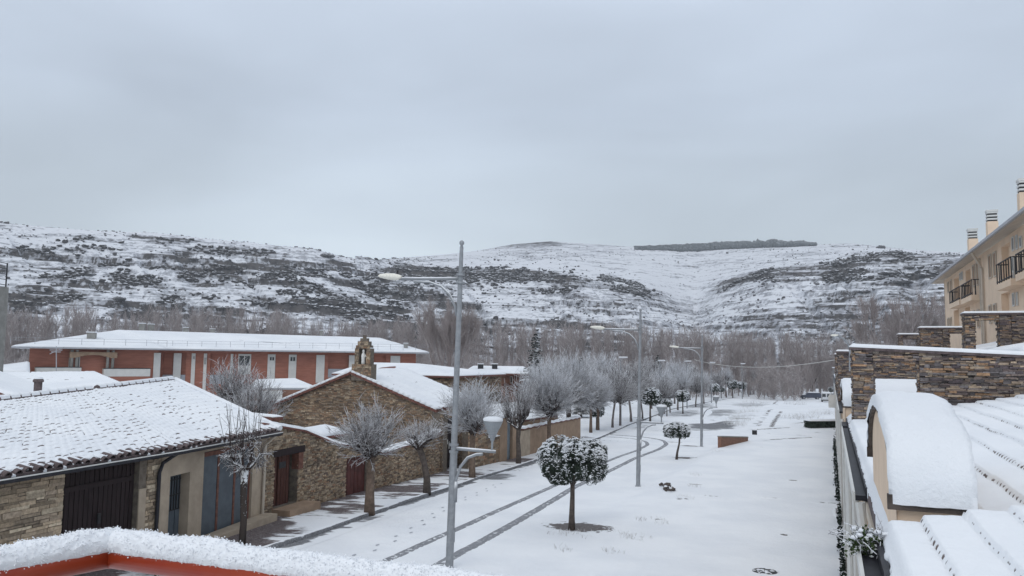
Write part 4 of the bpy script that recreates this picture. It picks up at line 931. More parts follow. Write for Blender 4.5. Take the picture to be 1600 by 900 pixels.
for s0_, s1_, z0_, z1_, oo in ((bc - bw, bc - .24, bz + .42, bz + 1.30, .12), (bc + .24, bc + bw, bz + .42, bz + 1.30, .12), (bc - bw - .12, bc + bw + .12, bz - .2, bz + .42, .2), (bc - bw + .06, bc + bw - .06, bz + 1.3, bz + 1.48, .12), (bc - .36, bc + .36, bz + 1.48, bz + 1.70, .10)):
    stones(mb, C0 + nC * oo, dC, nC, s0_, s1_, z0_, z1_, [], [tuple(x * 1.1 for x in c) for c in PAL_BROWN], rnd, (.06, .11), (.1, .3), (.005, .03))
bg = mb.build('bell_gable', ['mortar', 'stone'], church)
st = MB(); sc_ = P3(C0, dC, nC, bc, bz + .42, .02); st.lathe([(.001, 0), (.10, 0), (.12, .06), (.11, .30), (.13, .45), (.10, .58), (.045, .63), (.07, .68), (.075, .75), (.05, .82), (.001, .84)], sc_, 10)
st.tube([sc_ + Vector((.10, -.02, .52)), sc_ + Vector((.14, -.10, .42)), sc_ + Vector((.02, -.14, .46))], [.04, .035, .025], 6); st.build('statue', ['statue'], bg, smooth=True)
mb = MB(); slabbox(mb, C0, dC, nC, bc + bw - .1, bc + bw + .12, bz + 1.30, bz + 1.36, -.2, .1); slabbox(mb, C0, dC, nC, bc - bw - .0, bc - bw + .12, bz + 1.30, bz + 1.35, -.2, .1); slabbox(mb, C0, dC, nC, bc + .24, bc + .37, bz + 1.70, bz + 1.75, -.2, .1); mb.build('snow_cap', ['snow'], bg)
# ---- walls along the street between barn and chapel
gwA = Cn + Vector((d1.x * .05, d1.y * .05)); gwB = C0 + ND * .15; gd_ = (gwB - gwA); gLn = gd_.length; gd_ /= gLn; gn_ = Vector((gd_.y, -gd_.x))
Aw = gwA - gn_ * .25
def hw(x, y): return hit(x, y, Aw, gd_)
prof = [hw(428, 655), hw(475, 669), hw(520, 688), hw(545, 694), hw(600, 705), hw(625, 696), hw(655, 688), hw(684, 672)]
prof = [(0, prof[0][1] - .0)] + prof[1:-1] + [(gLn, prof[-1][1])]
PS, PZ = [p[0] for p in prof], [p[1] for p in prof]; gt = lambda s: float(np.interp(s, PS, PZ)) - .08
gbz = lambda s: G(*(Aw + gd_ * s)) - .2
dl, drr, dtop = hw(428, 740)[0], hw(459, 740)[0], hw(440, 706)[1]; rl, rr_2, rtop = hw(540, 745)[0], hw(574, 740)[0], hw(555, 712)[1]
dl = max(dl, .12); H1 = (dl, drr + .25, gbz(1) + .55, dtop); H2 = (rl, rr_2, gbz(rl) - .1, rtop - .05)
yard = thing('street_wall', 'rough stone wall stepping down along the sidewalk from barn to chapel, with two old doors', 'wall', (Aw.x, Aw.y, G(Aw.x, Aw.y)))
mb = MB(); wall(mb, Aw, gd_, gn_, 0, gLn, gbz, gt, [H1, H2], th=.5, reveal=.35, brk=PS); mb.mat(1); stones(mb, Aw, gd_, gn_, 0, gLn, gbz, gt, [H1, H2], PAL_BROWN + PAL_TAN[:4], rnd, (.03, .08), (.08, .32), (.005, .035)); mb.build('wall', ['mortar', 'stone'], yard)
mb = MB(); door_leaf(mb, Aw, gd_, gn_, H1[0] + .03, H1[0] + .45, H1[2], H1[3] - .15, -.22, 2); door_leaf(mb, Aw, gd_, gn_, H1[0] + .5, H1[1] - .3, H1[2], H1[3] - .15, -.19, 4); dd_ = mb.build('door', ['brown_wood'], yard); dd_['label'] = 'reddish-brown plank door under a dark timber lintel'
mb = MB(); slabbox(mb, Aw, gd_, gn_, H1[1] - .95, H1[1] - .55, H1[3] - .62, H1[3] - .40, -.165, -.155); mb.build('vent', ['iron'], dd_)
mb = MB(); slabbox(mb, Aw, gd_, gn_, H1[0] - .1, H1[1] + .35, H1[3] - .14, H1[3] + .10, -.3, .06); mb.build('lintel', ['dark_wood'], yard)
mb = MB(); slabbox(mb, Aw, gd_, gn_, H1[1] - .02, H1[1] + .28, H1[3] - .75, H1[3] - .15, -.25, .045); mb.build('brick_jamb', ['rust'], yard)
mb = MB(); slabbox(mb, Aw, gd_, gn_, H1[0] - .05, H1[1] + .45, gbz(.5), H1[2] - .02, -.1, .75); 

mb.build('door_step', ['plaster_ochre'], yard)
mb = MB(); sm_ = (H2[0] + H2[1]) / 2
for a, c in ((H2[0] + .02, sm_ - .01), (sm_ + .01, H2[1] - .02)): door_leaf(mb, Aw, gd_, gn_, a, c, H2[2] + .1, H2[3], -.14, 3)
dd_ = mb.build('door', ['red_metal'], yard); dd_['label'] = 'dark red double door'
mt1, ms1 = MB(), MB()
def coping(A, d, n, prof, hw_=.36, mt=mt1, ms=ms1, fr=0.0):
    for (sa, za), (sb, zb) in zip(prof[:-1], prof[1:]):
        m_ = max(int(abs(sb - sa) / .3), 1)
        for i in range(m_):
            f0_, f1_ = i / m_, (i + 1) / m_; s_a, s_b = sa + (sb - sa) * f0_, sa + (sb - sa) * f1_; z_a, z_b = za + (zb - za) * f0_, za + (zb - za) * f1_
            q = [P3(A, d, n, s_a, z_a, .09), P3(A, d, n, s_b, z_b, .09), P3(A, d, n, s_b, z_b, -hw_ - .2), P3(A, d, n, s_a, z_a, -hw_ - .2)]
            if (Vector(q[1]) - Vector(q[0])).cross(Vector(q[3]) - Vector(q[0])).z < 0: q = q[::-1]
            mt.prism(q, .07); e_ = rnd.uniform(.0, .05)
            lo_ = [P3(A, d, n, s_a, z_a + .003, .07 + e_), P3(A, d, n, s_b, z_b + .003, .07 + e_), P3(A, d, n, s_b, z_b + .003, -hw_ - .15), P3(A, d, n, s_a, z_a + .003, -hw_ - .15)]
            hi_ = [P3(A, d, n, s_a, z_a + .10 + .02 * rnd.random(), -.02), P3(A, d, n, s_b, z_b + .10 + .02 * rnd.random(), -.02), P3(A, d, n, s_b, z_b + .11, -hw_ - .05), P3(A, d, n, s_a, z_a + .11, -hw_ - .05)]
            if (lo_[1] - lo_[0]).cross(lo_[3] - lo_[0]).z < 0: lo_, hi_ = lo_[::-1], hi_[::-1]
            ms.hexa(lo_, hi_)
coping(Aw, gd_, gn_, list(zip(PS, [z - .07 for z in PZ])))
mt1.build('coping', ['clay_red'], yard); ms1.build('coping_snow', ['snow'], yard)
ls = thing('lean_to_shed', 'little lean-to behind the street wall with a lump of snow on its roof', 'shed', at(600, 700, 37.5))
lz_ = hw(522, 687)[1] + .05; q = [P3(Aw, gd_, gn_, hw(528, 700)[0], lz_, -.7), P3(Aw, gd_, gn_, hw(566, 700)[0], lz_ - .02, -.7), P3(Aw, gd_, gn_, hw(566, 700)[0] + .1, lz_ + .22, -2.0), P3(Aw, gd_, gn_, hw(528, 700)[0] + .1, lz_ + .2, -2.0)]
mb = MB(); mb.prism(q, .1); rf = mb.build('roof', ['clay_red'], ls); snow_patch('snow_blanket', *q, .16, rf); mb = MB(); mb.hexa([Vector((p.x, p.y, -6.3)) for p in q], [p - Vector((0, 0, .12)) for p in q]); mb.build('wall', ['mortar'], ls)
# ================================================================== walls beyond the chapel
B0 = XY(C0u + 3.2, UV(gp(765, 725, .12))[1]); B1 = V2(gp(907, 690, .12)); bd = (B1 - B0); bL = bd.length; bd /= bL; bn = Vector((bd.y, -bd.x))
def hb2(x, y): return hit(x, y, B0, bd)
s_g0, s_g1, s_p1 = hb2(789, 700)[0], hb2(799, 700)[0], hb2(808, 700)[0]
fw = thing('garden_wall', 'ochre rendered garden wall with wavy snowy coping beyond the chapel', 'wall', (B1.x, B1.y, G(B1.x, B1.y)))
zt_ = lambda s: float(np.interp(s, [s_p1, bL], [hb2(808, 672)[1], hb2(905, 653)[1]]))
mb = MB(); wall(mb, B0, bd, bn, s_p1, bL, -7.4, lambda s: zt_(s) - .08, th=.3); mb.build('wall', ['plaster_ochre'], fw)
mb = MB(); slabbox(mb, B0, bd, bn, s_p1, s_p1 + 2.2, -7, zt_(s_p1) - .12, .0, .06); mb.build('pilaster', ['plaster'], fw)
mt1, ms1 = MB(), MB(); nn_ = 24
pr2 = [(s_p1 + (bL - s_p1) * i / nn_, zt_(s_p1 + (bL - s_p1) * i / nn_) + (.05 if i % 2 else 0)) for i in range(nn_ + 1)]; coping(B0, bd, bn, pr2, .25, mt1, ms1); mt1.build('coping', ['clay_red'], fw); ms1.build('coping_snow', ['snow'], fw)
gt_ = thing('metal_gate', 'tall blue-grey metal gate between ochre pillars beside the garden wall', 'gate', P3(B0, bd, bn, s_g0, G(*B0), 0))
zg_ = hb2(794, 656)[1]; zb_ = G(*(B0 + bd * s_g0)) + .1
mb = MB(); door_leaf(mb, B0, bd, bn, s_g0 + .2, s_g1 - .05, zb_, zg_, -.1, 3); mb.build('leaf', ['gate_metal'], gt_)
mb = MB(); slabbox(mb, B0, bd, bn, s_g1, s_p1 - .02, zb_ - .4, zg_ + .12, -.25, .08); slabbox(mb, B0, bd, bn, hb2(779, 700)[0], s_g0 + .15, zb_ - .4, zg_ + .12, -.25, .08); slabbox(mb, B0, bd, bn, hb2(779, 700)[0] - .2, s_p1 + .15, zg_ + .12, zg_ + .2, -.5, .2); mb.build('pillar', ['plaster_ochre'], gt_)
a_ = [P3(B0, bd, bn, s, zg_ + .2, o) for s, o in ((hb2(770, 700)[0], .25), (s_p1 + .2, .25), (s_p1 + .2, -.6), (hb2(770, 700)[0], -.6))]; snow_patch('snow_cap', *a_, .16, gt_, res=.1)
nwl = thing('stone_wall', 'short brown stone wall between the chapel door and the metal gate', 'wall', (B0.x, B0.y, G(*B0)))
zl_ = hb2(740, 664)[1]; s_e = hb2(779, 700)[0]; zs2 = lambda s: float(np.interp(s, [-1, s_e * .5, s_e * .55, s_e], [zl_, zl_, hb2(765, 686)[1], hb2(775, 682)[1]]))
mb = MB(); wall(mb, B0, bd, bn, -1.0, s_e, -7.2, zs2, th=.35, brk=[s_e * .5, s_e * .55]); mb.mat(1); stones(mb, B0, bd, bn, -1.0, s_e, -6.9, zs2, [], PAL_BROWN, rnd, (.08, .14), (.2, .6), (.005, .03)); mb.build('wall', ['mortar', 'stone'], nwl)
a_ = [P3(B0, bd, bn, s, zs2(s_e), o) for s, o in ((s_e * .56, .1), (s_e, .1), (s_e, -.4), (s_e * .56, -.4))]; snow_patch('snow_cap', *a_, .1, nwl, res=.12)
# low snowy tiled roof behind the garden wall
lr = thing('outbuilding', 'low outbuilding with a snowy tiled roof just behind the ochre garden wall', 'shed', P3(B0, bd, bn, s_p1 + 6, -6.8, -4))
q = [P3(B0, bd, bn, s_p1 + 1, hb2(820, 664)[1], -1.6), P3(B0, bd, bn, bL - 1, hb2(900, 650)[1], -1.6), P3(B0, bd, bn, bL - 1, hb2(900, 650)[1] + .9, -5), P3(B0, bd, bn, s_p1 + 1, hb2(820, 664)[1] + .9, -5)]
mb = MB(); mb.prism(q, .1); rf = mb.build('roof', ['clay_red'], lr); tile_roof('tiled_slope', *q, rf, 9, pitch=.3, row=.5, bare_p=.2, res=(.12, .09)); mb = MB(); mb.hexa([Vector((p.x, p.y, -7)) for p in q], [p - Vector((0, 0, .12)) for p in q]); mb.build('wall', ['plaster_ochre'], lr)
# ================================================================== red residence with flat hipped roof
ZE = .35
rA, rB, rD = at(47, 546, 73), at(253, 550, 80), at(650, 552, 89)
rA.z = rB.z = rD.z = 0
res = thing('residence', 'long two-storey red brick residence with white panels and a wide snowy hipped roof', 'building', (rB.x, rB.y, -7.2))
dW = V2(rB - rA); lW = dW.length; dW /= lW; nW = Vector((dW.y, -dW.x)); nW = nW if nW.y < 0 else -nW
rB2 = V2(rB) - nW * 1.6; dM = V2(rD) - rB2; lM = dM.length; dM /= lM; nM = Vector((dM.y, -dM.x)); nM = nM if nM.y < 0 else -nM
def hm(x, y, o=0.0): return hit(x, y, rB2 + nM * o, dM)
def hwg(x, y, o=0.0): return hit(x, y, V2(rA) + nW * o, dW)
rec = [(hm(255, 560)[0], hm(291, 560)[0], hm(270, 600)[1], ZE - .25), (hm(329, 560)[0], hm(352, 560)[0], hm(340, 600)[1], ZE - .25), (hm(513, 560)[0], hm(556, 560)[0], hm(530, 590)[1], ZE - .25), (hm(583, 560)[0], hm(603, 560)[0], hm(590, 592)[1], ZE - .25)]
mb = MB(); wall(mb, rB2, dM, nM, 0, lM, -7.6, ZE, rec, th=.3, reveal=1.3); wall(mb, V2(rA), dW, nW, 0, lW, -7.6, ZE, [], th=.3)
wall(mb, V2(rB), -nW, dW, 0, 1.7, -7.6, ZE, th=.3)
mb.hexa(*[[Vector((*p, z)) for p in (V2(rA) + dW * .3 - nW * .4, V2(rA) + dW * (lW - 1.2) - nW * .4, V2(rA) + dW * (lW - 4) - nW * 9, V2(rA).normalized() * 98)] for z in (-7.6, ZE - .05)]); mb.box(rB2, dM, -nM, .3, lM - .02, 1.7, 13, -7.6, ZE - .05)
mb.build('wall', ['brick_red'], res)
mb = MB()
for h in rec: slabbox(mb, rB2, dM, nM, h[0] - .05, h[1] + .05, h[2] - .1, h[3] + .1, -1.35, -1.29); rc_ = mb.piece('balcony_recess', ['grey_panel'], res); slabbox(mb, rB2, dM, nM, h[0] + .02, h[1] - .02, h[2], h[2] + .95, -.14, -.05); mb.piece('parapet', ['grey_panel'], rc_)
mb = MB()
for x0, x1, y1 in ((299, 305, 612), (318, 323, 612), (360, 364, 612), (418, 430, 597), (451, 463, 596), (494, 507, 598), (610, 625, 600), (271, 283, 596), (545, 556, 600)):
    s0_, s1_ = hm(x0, 570)[0], hm(x1, 570)[0]; slabbox(mb, rB2, dM, nM, s0_, s1_, hm(x0, y1)[1], ZE - .3, .001, .07); mb.piece('white_panel', ['white_panel'], res)
s0_, s1_ = hm(372, 570)[0], hm(392, 570)[0]; slabbox(mb, rB2, dM, nM, s0_, s1_, hm(380, 585)[1], ZE - .3, .001, .07); mb.piece('white_panel', ['white_panel'], res)
slabbox(mb, V2(rA), dW, nW, lW - .75, lW - .1, -3.5, ZE - .3, .001, .07)
mb.piece('white_panel', ['white_panel'], res)
def window(root, A, d, n, x0, y0, x1, y1, h, o, name='window', glass='dark_glass', frame='white_paint', bars=1, fw=.06):
    s0, z1 = h(x0, y0); s1, z0 = h(x1, y1); 
    if s1 < s0: s0, s1 = s1, s0
    mb = MB(); slabbox(mb, A, d, n, s0 + fw * .5, s1 - fw * .5, z0 + fw * .5, z1 - fw * .5, o, o + .02); w = mb.build(name, [glass], root)
    mb = MB(); slabbox(mb, A, d, n, s0, s1, z1 - fw, z1, o + .001, o + .05); slabbox(mb, A, d, n, s0, s1, z0, z0 + fw, o + .001, o + .05)
    for i in range(bars + 2):
        c = s0 + fw / 2 + (s1 - s0 - fw) * i / (bars + 1); slabbox(mb, A, d, n, c - fw / 2, c + fw / 2, z0 + fw, z1 - fw, o + .001, o + .048)
    mb.build('frame', [frame], w); return w
for x0, y0, x1, y1 in ((421, 557, 429, 564), (453, 557, 462, 565), (373, 555, 391, 572), (301, 556, 305, 562), (319, 558, 323, 570)): window(res, rB2, dM, nM, x0, y0, x1, y1, hm, .072)
for x0, y0, x1, y1 in ((257, 555, 265, 577), (285, 556, 290, 575), (537, 562, 543, 573), (331, 556, 338, 575), (586, 562, 592, 570)): window(res, rB2, dM, nM, x0, y0, x1, y1, lambda x, y: hm(x, y, -1.28), -1.285, bars=0)
# balconies and loggia on the wing
for x0, x1, ya, yb in ((54, 125, 574, 584), (160, 232, 576, 588)):
    s0_, s1_ = hwg(x0, 575)[0], hwg(x1, 575)[0]; z1_, z0_ = hwg(x0, ya)[1], hwg(x0, yb)[1]
    mb = MB(); slabbox(mb, V2(rA), dW, nW, s0_, s1_, z0_, z1_, .75, .83); slabbox(mb, V2(rA), dW, nW, s0_, s0_ + .08, z0_, z1_, .001, .749); slabbox(mb, V2(rA), dW, nW, s1_ - .08, s1_, z0_, z1_, .001, .749); bl = mb.build('balcony', ['white_panel'], res)
    mb = MB(); slabbox(mb, V2(rA), dW, nW, s0_ - .03, s1_ + .03, z1_ + .001, z1_ + .07, .72, .86); mb.build('rail', ['iron'], bl); mb = MB(); slabbox(mb, V2(rA), dW, nW, s0_ - .02, s1_ + .02, z0_ - .45, z0_ - .002, .001, .80); mb.build('slab', ['brick_red'], bl)
mb = MB()
for x in (111, 119, 167, 175):
    s_ = hwg(x, 560)[0]; mb.tube([P3(V2(rA), dW, nW, s_, hwg(x, 576)[1], .45), P3(V2(rA), dW, nW, s_, ZE - .1, .45)], .14, 8); mb.piece('column', ['concrete'], res)
s0_, s1_ = hwg(107, 560)[0], hwg(181, 560)[0]; mb = MB(); n_ = 14
for i in range(n_):
    a, c = s0_ + (s1_ - s0_) * i / n_, s0_ + (s1_ - s0_) * (i + 1) / n_; f_ = ((i + .5) / n_ - .5) * 2; k_ = .28 * max(0, 1 - (f_ / .72) ** 2)
    slabbox(mb, V2(rA), dW, nW, a, c + .002, ZE - .85 + k_, ZE - .3, .30, .62)
mb.build('arched_beam', ['plaster_ochre'], res)
for x0, x1 in ((108, 112), (120, 124)): window(res, V2(rA), dW, nW, x0, 556, x1, 576, hwg, .01, bars=0)
# roof
e_ = [V2(rA) - dW * 1.6 + nW * 1.1, V2(rB) + dW * .4 + nW * 1.1, V2(rD) + dM * 1.3 + nM * 1.2, V2(rD) + dM * 1.3 - nM * 14.5, V2(rA).normalized() * 106 + Vector((-1.0, 0))]
zr = ZE + 2.45; ri0, ri1 = at(190, 517, 86), at(590, 527, 98); zr0 = at(190, 516, 86).z; zr1 = at(590, 528, 98).z
E_ = [Vector((p.x, p.y, ZE + .12)) for p in e_]; R0_, R1_ = Vector((ri0.x, ri0.y, zr0)), Vector((ri1.x, ri1.y, zr1)); eM = Vector((*(rB2 + nM * 1.25), ZE + .12))
mb = MB()
for q in ([E_[0], E_[1], R0_], [E_[1], eM, R0_], [eM, E_[2], R1_, R0_], [E_[2], E_[3], R1_], [E_[3], E_[4], R0_, R1_], [E_[4], E_[0], R0_]): mb.prism(q, .14)
rf = mb.build('roof', ['zinc'], res)
eps = Vector((.02, .02, 0))
for q in ((E_[0], E_[1], R0_, R0_ - eps), (eM, E_[2], R1_, R0_), (E_[2], E_[3], R1_, R1_ - eps), (E_[3], E_[4], R0_, R1_), (E_[4], E_[0], R0_, R0_ - eps)): snow_patch('snow_blanket', *q, .10, rf, res=.5, lump=.03, round_=.35)
mb = MB(); up_ = Vector((0, 0, .55))
def railrun(p, q, inset, n):
    p, q = p + inset, q + inset
    for k in range(n + 1): a = p.lerp(q, k / n); mb.tube([a - Vector((0, 0, .1)), a + up_], .022, 4)
    for h in (.28, .54): mb.tube([p + Vector((0, 0, h)), q + Vector((0, 0, h))], .016, 4)
railrun(eM, E_[2], Vector((-nM.x * .9, -nM.y * .9, .32)), 20); railrun(E_[0], E_[1], Vector((-nW.x * .9, -nW.y * .9, .32)), 7)
mb.build('snow_guard', ['zinc'], rf)
for x, y, Y_, w_, h_ in ((143, 531, 79, .75, .95), (222, 514, 90, .6, .8), (236, 514, 91, .6, .7), (290, 519, 93, .5, .7), (332, 519, 94, .5, .5), (502, 523, 97, .35, .7), (634, 545, 90, .4, .8)):
    b_ = at(x, y, Y_); mb = MB(); mb.box(V2(b_), dM, nM, -w_ / 2, w_ / 2, -w_ / 2, w_ / 2, b_.z - 1.2, b_.z + h_ * .75); c_ = mb.build('chimney', ['concrete'], res); mb = MB(); mb.box(V2(b_), dM, nM, -w_ / 2 - .06, w_ / 2 + .06, -w_ / 2 - .06, w_ / 2 + .06, b_.z + h_ * .76, b_.z + h_ * .86); mb.build('snow_cap', ['snow'], c_)
# aerial in front
ae = thing('aerial', 'thin tv aerial mast in front of the red residence wall', 'aerial', at(88, 590, 50)); mb = MB(); a = at(88, 600, 50); a2 = at(88, 541, 50)
mb.tube([a, a2], .03, 5); 
for i, w_ in enumerate((.45, .4, .3)): mb.tube([a2 + Vector((-w_, 0, -.12 - .12 * i)), a2 + Vector((w_, 0, -.12 - .12 * i))], .035, 4)
mb.tube([a2 + Vector((-.4, 0, -.5)), a2 + Vector((.5, 0, -.05))], .02, 4); mb.build('mast', ['zinc'], ae)
# low porch in front of the residence
po = thing('porch', 'low white-walled porch with a snowy hipped roof before the red residence', 'building', at(440, 606, 76))
q = [at(388, 607, 74), at(498, 606, 76), at(462, 592, 80), at(400, 594, 80)]; z0_ = (q[0].z + q[1].z) / 2; q[0].z = q[1].z = z0_; mb = MB(); mb.prism(q, .15); q2 = [q[1], at(505, 602, 84), q[2]]; rf = mb.build('roof', ['zinc'], po); snow_patch('snow_blanket', *q, .14, rf, res=.3)
mb = MB(); mb.hexa([Vector((p.x, p.y, -7.3)) for p in q], [Vector((p.x, p.y, min(p.z, z0_) - .16)) for p in q]); mb.build('wall', ['brick_brown'], po)
mb = MB(); a = at(409, 606, 73.8); c = at(441, 606, 74.6); dd_ = V2(c - a); l_ = dd_.length; dd_ /= l_; nn_ = Vector((dd_.y, -dd_.x)); slabbox(mb, V2(a), dd_, nn_, 0, l_, z0_ - 1.1, z0_ - .2, .0, .2); mb.build('shutter', ['white_panel'], po)
# snowy hump of roof at far left
hu = thing('far_roof', 'white snow-covered roof corner beneath the tower at the left edge', 'building', at(20, 575, 64)); q = [at(-60, 583, 62), at(47, 582, 64), at(46, 567, 72), at(-10, 575, 74)]; mb = MB(); mb.prism(q, .2); mb.hexa([Vector((p.x, p.y, -7)) for p in q], [p - Vector((0, 0, .22)) for p in q]); mb.build('wall', ['plaster'], hu); snow_patch('snow_blanket', *q, .2, hu, res=.3)
# tower with lattice
tw = thing('tower', 'tall plain concrete tower with a metal lattice on top at the left edge', 'tower', at(-20, 565, 55)); a = at(14, 449, 55); a.y -= 4.0
mb = MB(); mb.box((a.x, a.y), (1, 0), (0, 1), -4.2, 0, 0, 4, -7, a.z); mb.build('shaft', ['concrete'], tw)
mb = MB(); h_ = 1.7
for i in range(4):
    for j in (0, 3.6): x_ = a.x - .1 - i * 1.1; mb.tube([(x_, a.y + .2 + j, a.z - .1), (x_, a.y + .2 + j, a.z + h_)], .05, 5)
    if i < 3:
        x2 = x_ - 1.1; mb.tube([(x_, a.y + .2, a.z), (x2, a.y + .2, a.z + h_)], .03, 4); mb.tube([(x2, a.y + .2, a.z), (x_, a.y + .2, a.z + h_)], .03, 4)
for k in range(5): mb.tube([(a.x, a.y + .2, a.z + .15 + k * .38), (a.x - 4, a.y + .2, a.z + .15 + k * .38)], .03, 4); mb.tube([(a.x - .1, a.y + .2, a.z + .15 + k * .38), (a.x - .1, a.y + 3.8, a.z + .15 + k * .38)], .03, 4)
mb.tube([(a.x - 1.5, a.y + 1, a.z + h_), (a.x - .4, a.y + 1, a.z + h_ - .6)], .03, 4); mb.build('lattice', ['iron'], tw)
# brick house in the middle distance
hs = thing('brick_house', 'small brown brick house with snowy roof behind the frosted street trees', 'house', at(783, 600, 85))
q = [at(722, 583, 84), at(829, 584, 84), at(820, 574, 90), at(738, 574, 90)]; zz_ = q[0].z; q[1].z = zz_; zz2 = max(q[2].z, zz_ + .5); q[2].z = q[3].z = zz2
mb = MB(); mb.prism(q, .14); rf = mb.build('roof', ['clay_red'], hs); snow_patch('snow_blanket', *q, .16, rf, res=.3)
q_ = [at(735, 584, 84.6), at(822, 584, 84.6)]; mb = MB(); mb.hexa([Vector((q_[0].x, 84.6, -7.5)), Vector((q_[1].x, 84.6, -7.5)), Vector((q_[1].x, 92, -7.5)), Vector((q_[0].x, 92, -7.5))], [Vector((q_[0].x, 84.6, zz_ - .1)), Vector((q_[1].x, 84.6, zz_ - .1)), Vector((q_[1].x, 92, zz_ - .1)), Vector((q_[0].x, 92, zz_ - .1))]); mb.build('wall', ['brick_brown'], hs)
hh_ = lambda x, y: hit(x, y, Vector((q_[0].x, 84.6)), Vector((1, 0)))
for x0, x1 in ((797, 801), (770, 776)): window(hs, Vector((q_[0].x, 84.6)), Vector((1, 0)), Vector((0, -1)), x0, 588, x1, 599, hh_, .01, bars=0)
mb = MB(); s0_, s1_ = hh_(785, 600)[0], hh_(822, 600)[0]; z_ = hh_(800, 600)[1]
for i in range(16): s_ = s0_ + (s1_ - s0_) * i / 15; mb.tube([P3((q_[0].x, 84.6), (1, 0), (0, -1), s_, z_, .9), P3((q_[0].x, 84.6), (1, 0), (0, -1), s_, z_ + .9, .9)], .025, 4)
slabbox(mb, (q_[0].x, 84.6), (1, 0), (0, -1), s0_, s1_, z_ - .15, z_, .01, .95); slabbox(mb, (q_[0].x, 84.6), (1, 0), (0, -1), s0_, s1_, z_ + .9, z_ + .96, .86, .93); mb.build('balcony', ['brown_wood'], hs)
for x in (751, 773):
    b_ = at(x, 574, 87); mb = MB(); mb.box(V2(b_), (1, 0), (0, 1), -.3, .3, -.3, .3, b_.z - 1, b_.z + .35); c_ = mb.build('chimney', ['iron'], hs); mb = MB(); mb.box(V2(b_), (1, 0), (0, 1), -.36, .36, -.36, .36, b_.z + .351, b_.z + .43); mb.build('snow_cap', ['snow'], c_)
# ================================================================== cream apartment block, right
BV = 8.0; BA = XY(0, BV); nB = -ND
def hbk(x, y, o=0.0): return hit(x, y, BA - ND * o, TD)
uF = hbk(1476, 470)[0]; zE = hbk(1600, 330, .72)[1] - .05; uN = 26.0
blk = thing('apartment_block', 'cream apartment block with wide eaves, balconies and striped chimneys at the right edge', 'building', W(uF, BV, -7))
holes = []
for x0, x1, y0, y1 in ((1490, 1498, 426, 474), (1508, 1516, 414, 468), (1564, 1578, 380, 444), (1564, 1578, 457, 500), (1490, 1498, 484, 520), (1508, 1516, 479, 515)):
    s0_, zt__ = hbk((x0), y0); s1_, _ = hbk(x1, y0); zb__ = hbk(x0, y1)[1]; holes.append((min(s0_, s1_), max(s0_, s1_), zb__, min(hbk((x0 + x1) / 2, y0)[1], zE - .25)))
mb = MB(); wall(mb, BA, TD, nB, uN, uF, -7.5, zE + .1, holes, th=.3, reveal=1.6, brk=[h[1] for h in holes]); wall(mb, XY(uF, BV), ND, TD, 0, 12, -7.5, zE + .1, th=.3); mb.build('wall', ['plaster_cream'], blk)
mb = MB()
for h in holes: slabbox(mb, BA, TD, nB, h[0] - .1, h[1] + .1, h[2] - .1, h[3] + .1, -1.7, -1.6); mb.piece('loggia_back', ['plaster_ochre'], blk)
ezl = .72
mb = MB(); RV = BV + 6
for pts in ([W(uN, BV - ezl, zE + .15), W(uF + 1.1, BV - ezl, zE + .15), W(uF - 5, RV, zE + 2.6), W(uN, RV, zE + 2.6)], [W(uF + 1.1, BV - ezl, zE + .15), W(uF + 1.1, RV + 7, zE + .15), W(uF - 5, RV, zE + 2.6)]):
    if (pts[1] - pts[0]).cross(pts[-1] - pts[0]).z < 0: pts = pts[::-1]
    mb.prism(pts, .16)
brf = mb.build('roof', ['plaster_facade'], blk)
snow_patch('snow_blanket', W(uN, BV - ezl, zE + .15), W(uF + 1.1, BV - ezl, zE + .15), W(uF - 5, RV, zE + 2.6), W(uN, RV, zE + 2.6), .12, brf, res=.4); snow_patch('snow_blanket', W(uF + 1.1, BV - ezl, zE + .15), W(uF + 1.1, RV + 7, zE + .15), W(uF - 5, RV, zE + 2.6), W(uF - 5.02, RV, zE + 2.6), .12, brf, res=.4)
mb = MB(); mb.ubox(uN, uF + 1.1, BV - ezl - .13, BV - ezl - .01, zE + .0, zE + .13); mb.build('gutter', ['zinc'], brf)
for x, yt, w_ in ((1519, 357, 16), (1549, 328, 17), (1600, 279, 18)):
    # stands on the slope 2.2 m behind the eave
    s_, z_ = hit(x, yt, XY(0, BV + 1.4), TD); zb_ = zE + .15 + (1.4 + ezl) * 2.45 / (6 + ezl); hw_ = .29; pc = XY(s_, BV + 1.4)
    mb = MB(); mb.box(pc, TD, ND, -hw_, hw_, -hw_, hw_, zb_ - .4, z_ - .75); c_ = mb.build('chimney', ['plaster_cream'], blk)
    mb = MB()
    for k in range(3): mb.box(pc, TD, ND, -hw_ + .04, hw_ - .04, -hw_ + .04, hw_ - .04, z_ - .748 + .2 * k, z_ - .66 + .2 * k)
    mb.box(pc, TD, ND, -hw_ + .15, hw_ - .15, -hw_ + .15, hw_ - .15, z_ - .75, z_ - .1); mb.build('louvre', ['iron'], c_)
    mb = MB()
    for k in range(3): mb.box(pc, TD, ND, -hw_, hw_, -hw_, hw_, z_ - .655 + .2 * k, z_ - .555 + .2 * k)
    mb.box(pc, TD, ND, -hw_ - .02, hw_ + .02, -hw_ - .02, hw_ + .02, z_ - .15, z_ - .03); mb.build('cap', ['white_paint'], c_)
mb = MB(); a = hbk(1536, 395)[0]
mb.tube([W(a - 1.5, BV - ezl - .05, zE - .02), W(a, BV - .1, zE - .75), W(a, BV - .1, -6)], .07, 6); mb.piece('downpipe', ['plaster_facade'], blk); mb.tube([W(a + .6, BV - .1, zE - .1), W(a + .6, BV - .1, -6)], .06, 6); dp = mb.build('downpipe', ['plaster_facade'], blk)
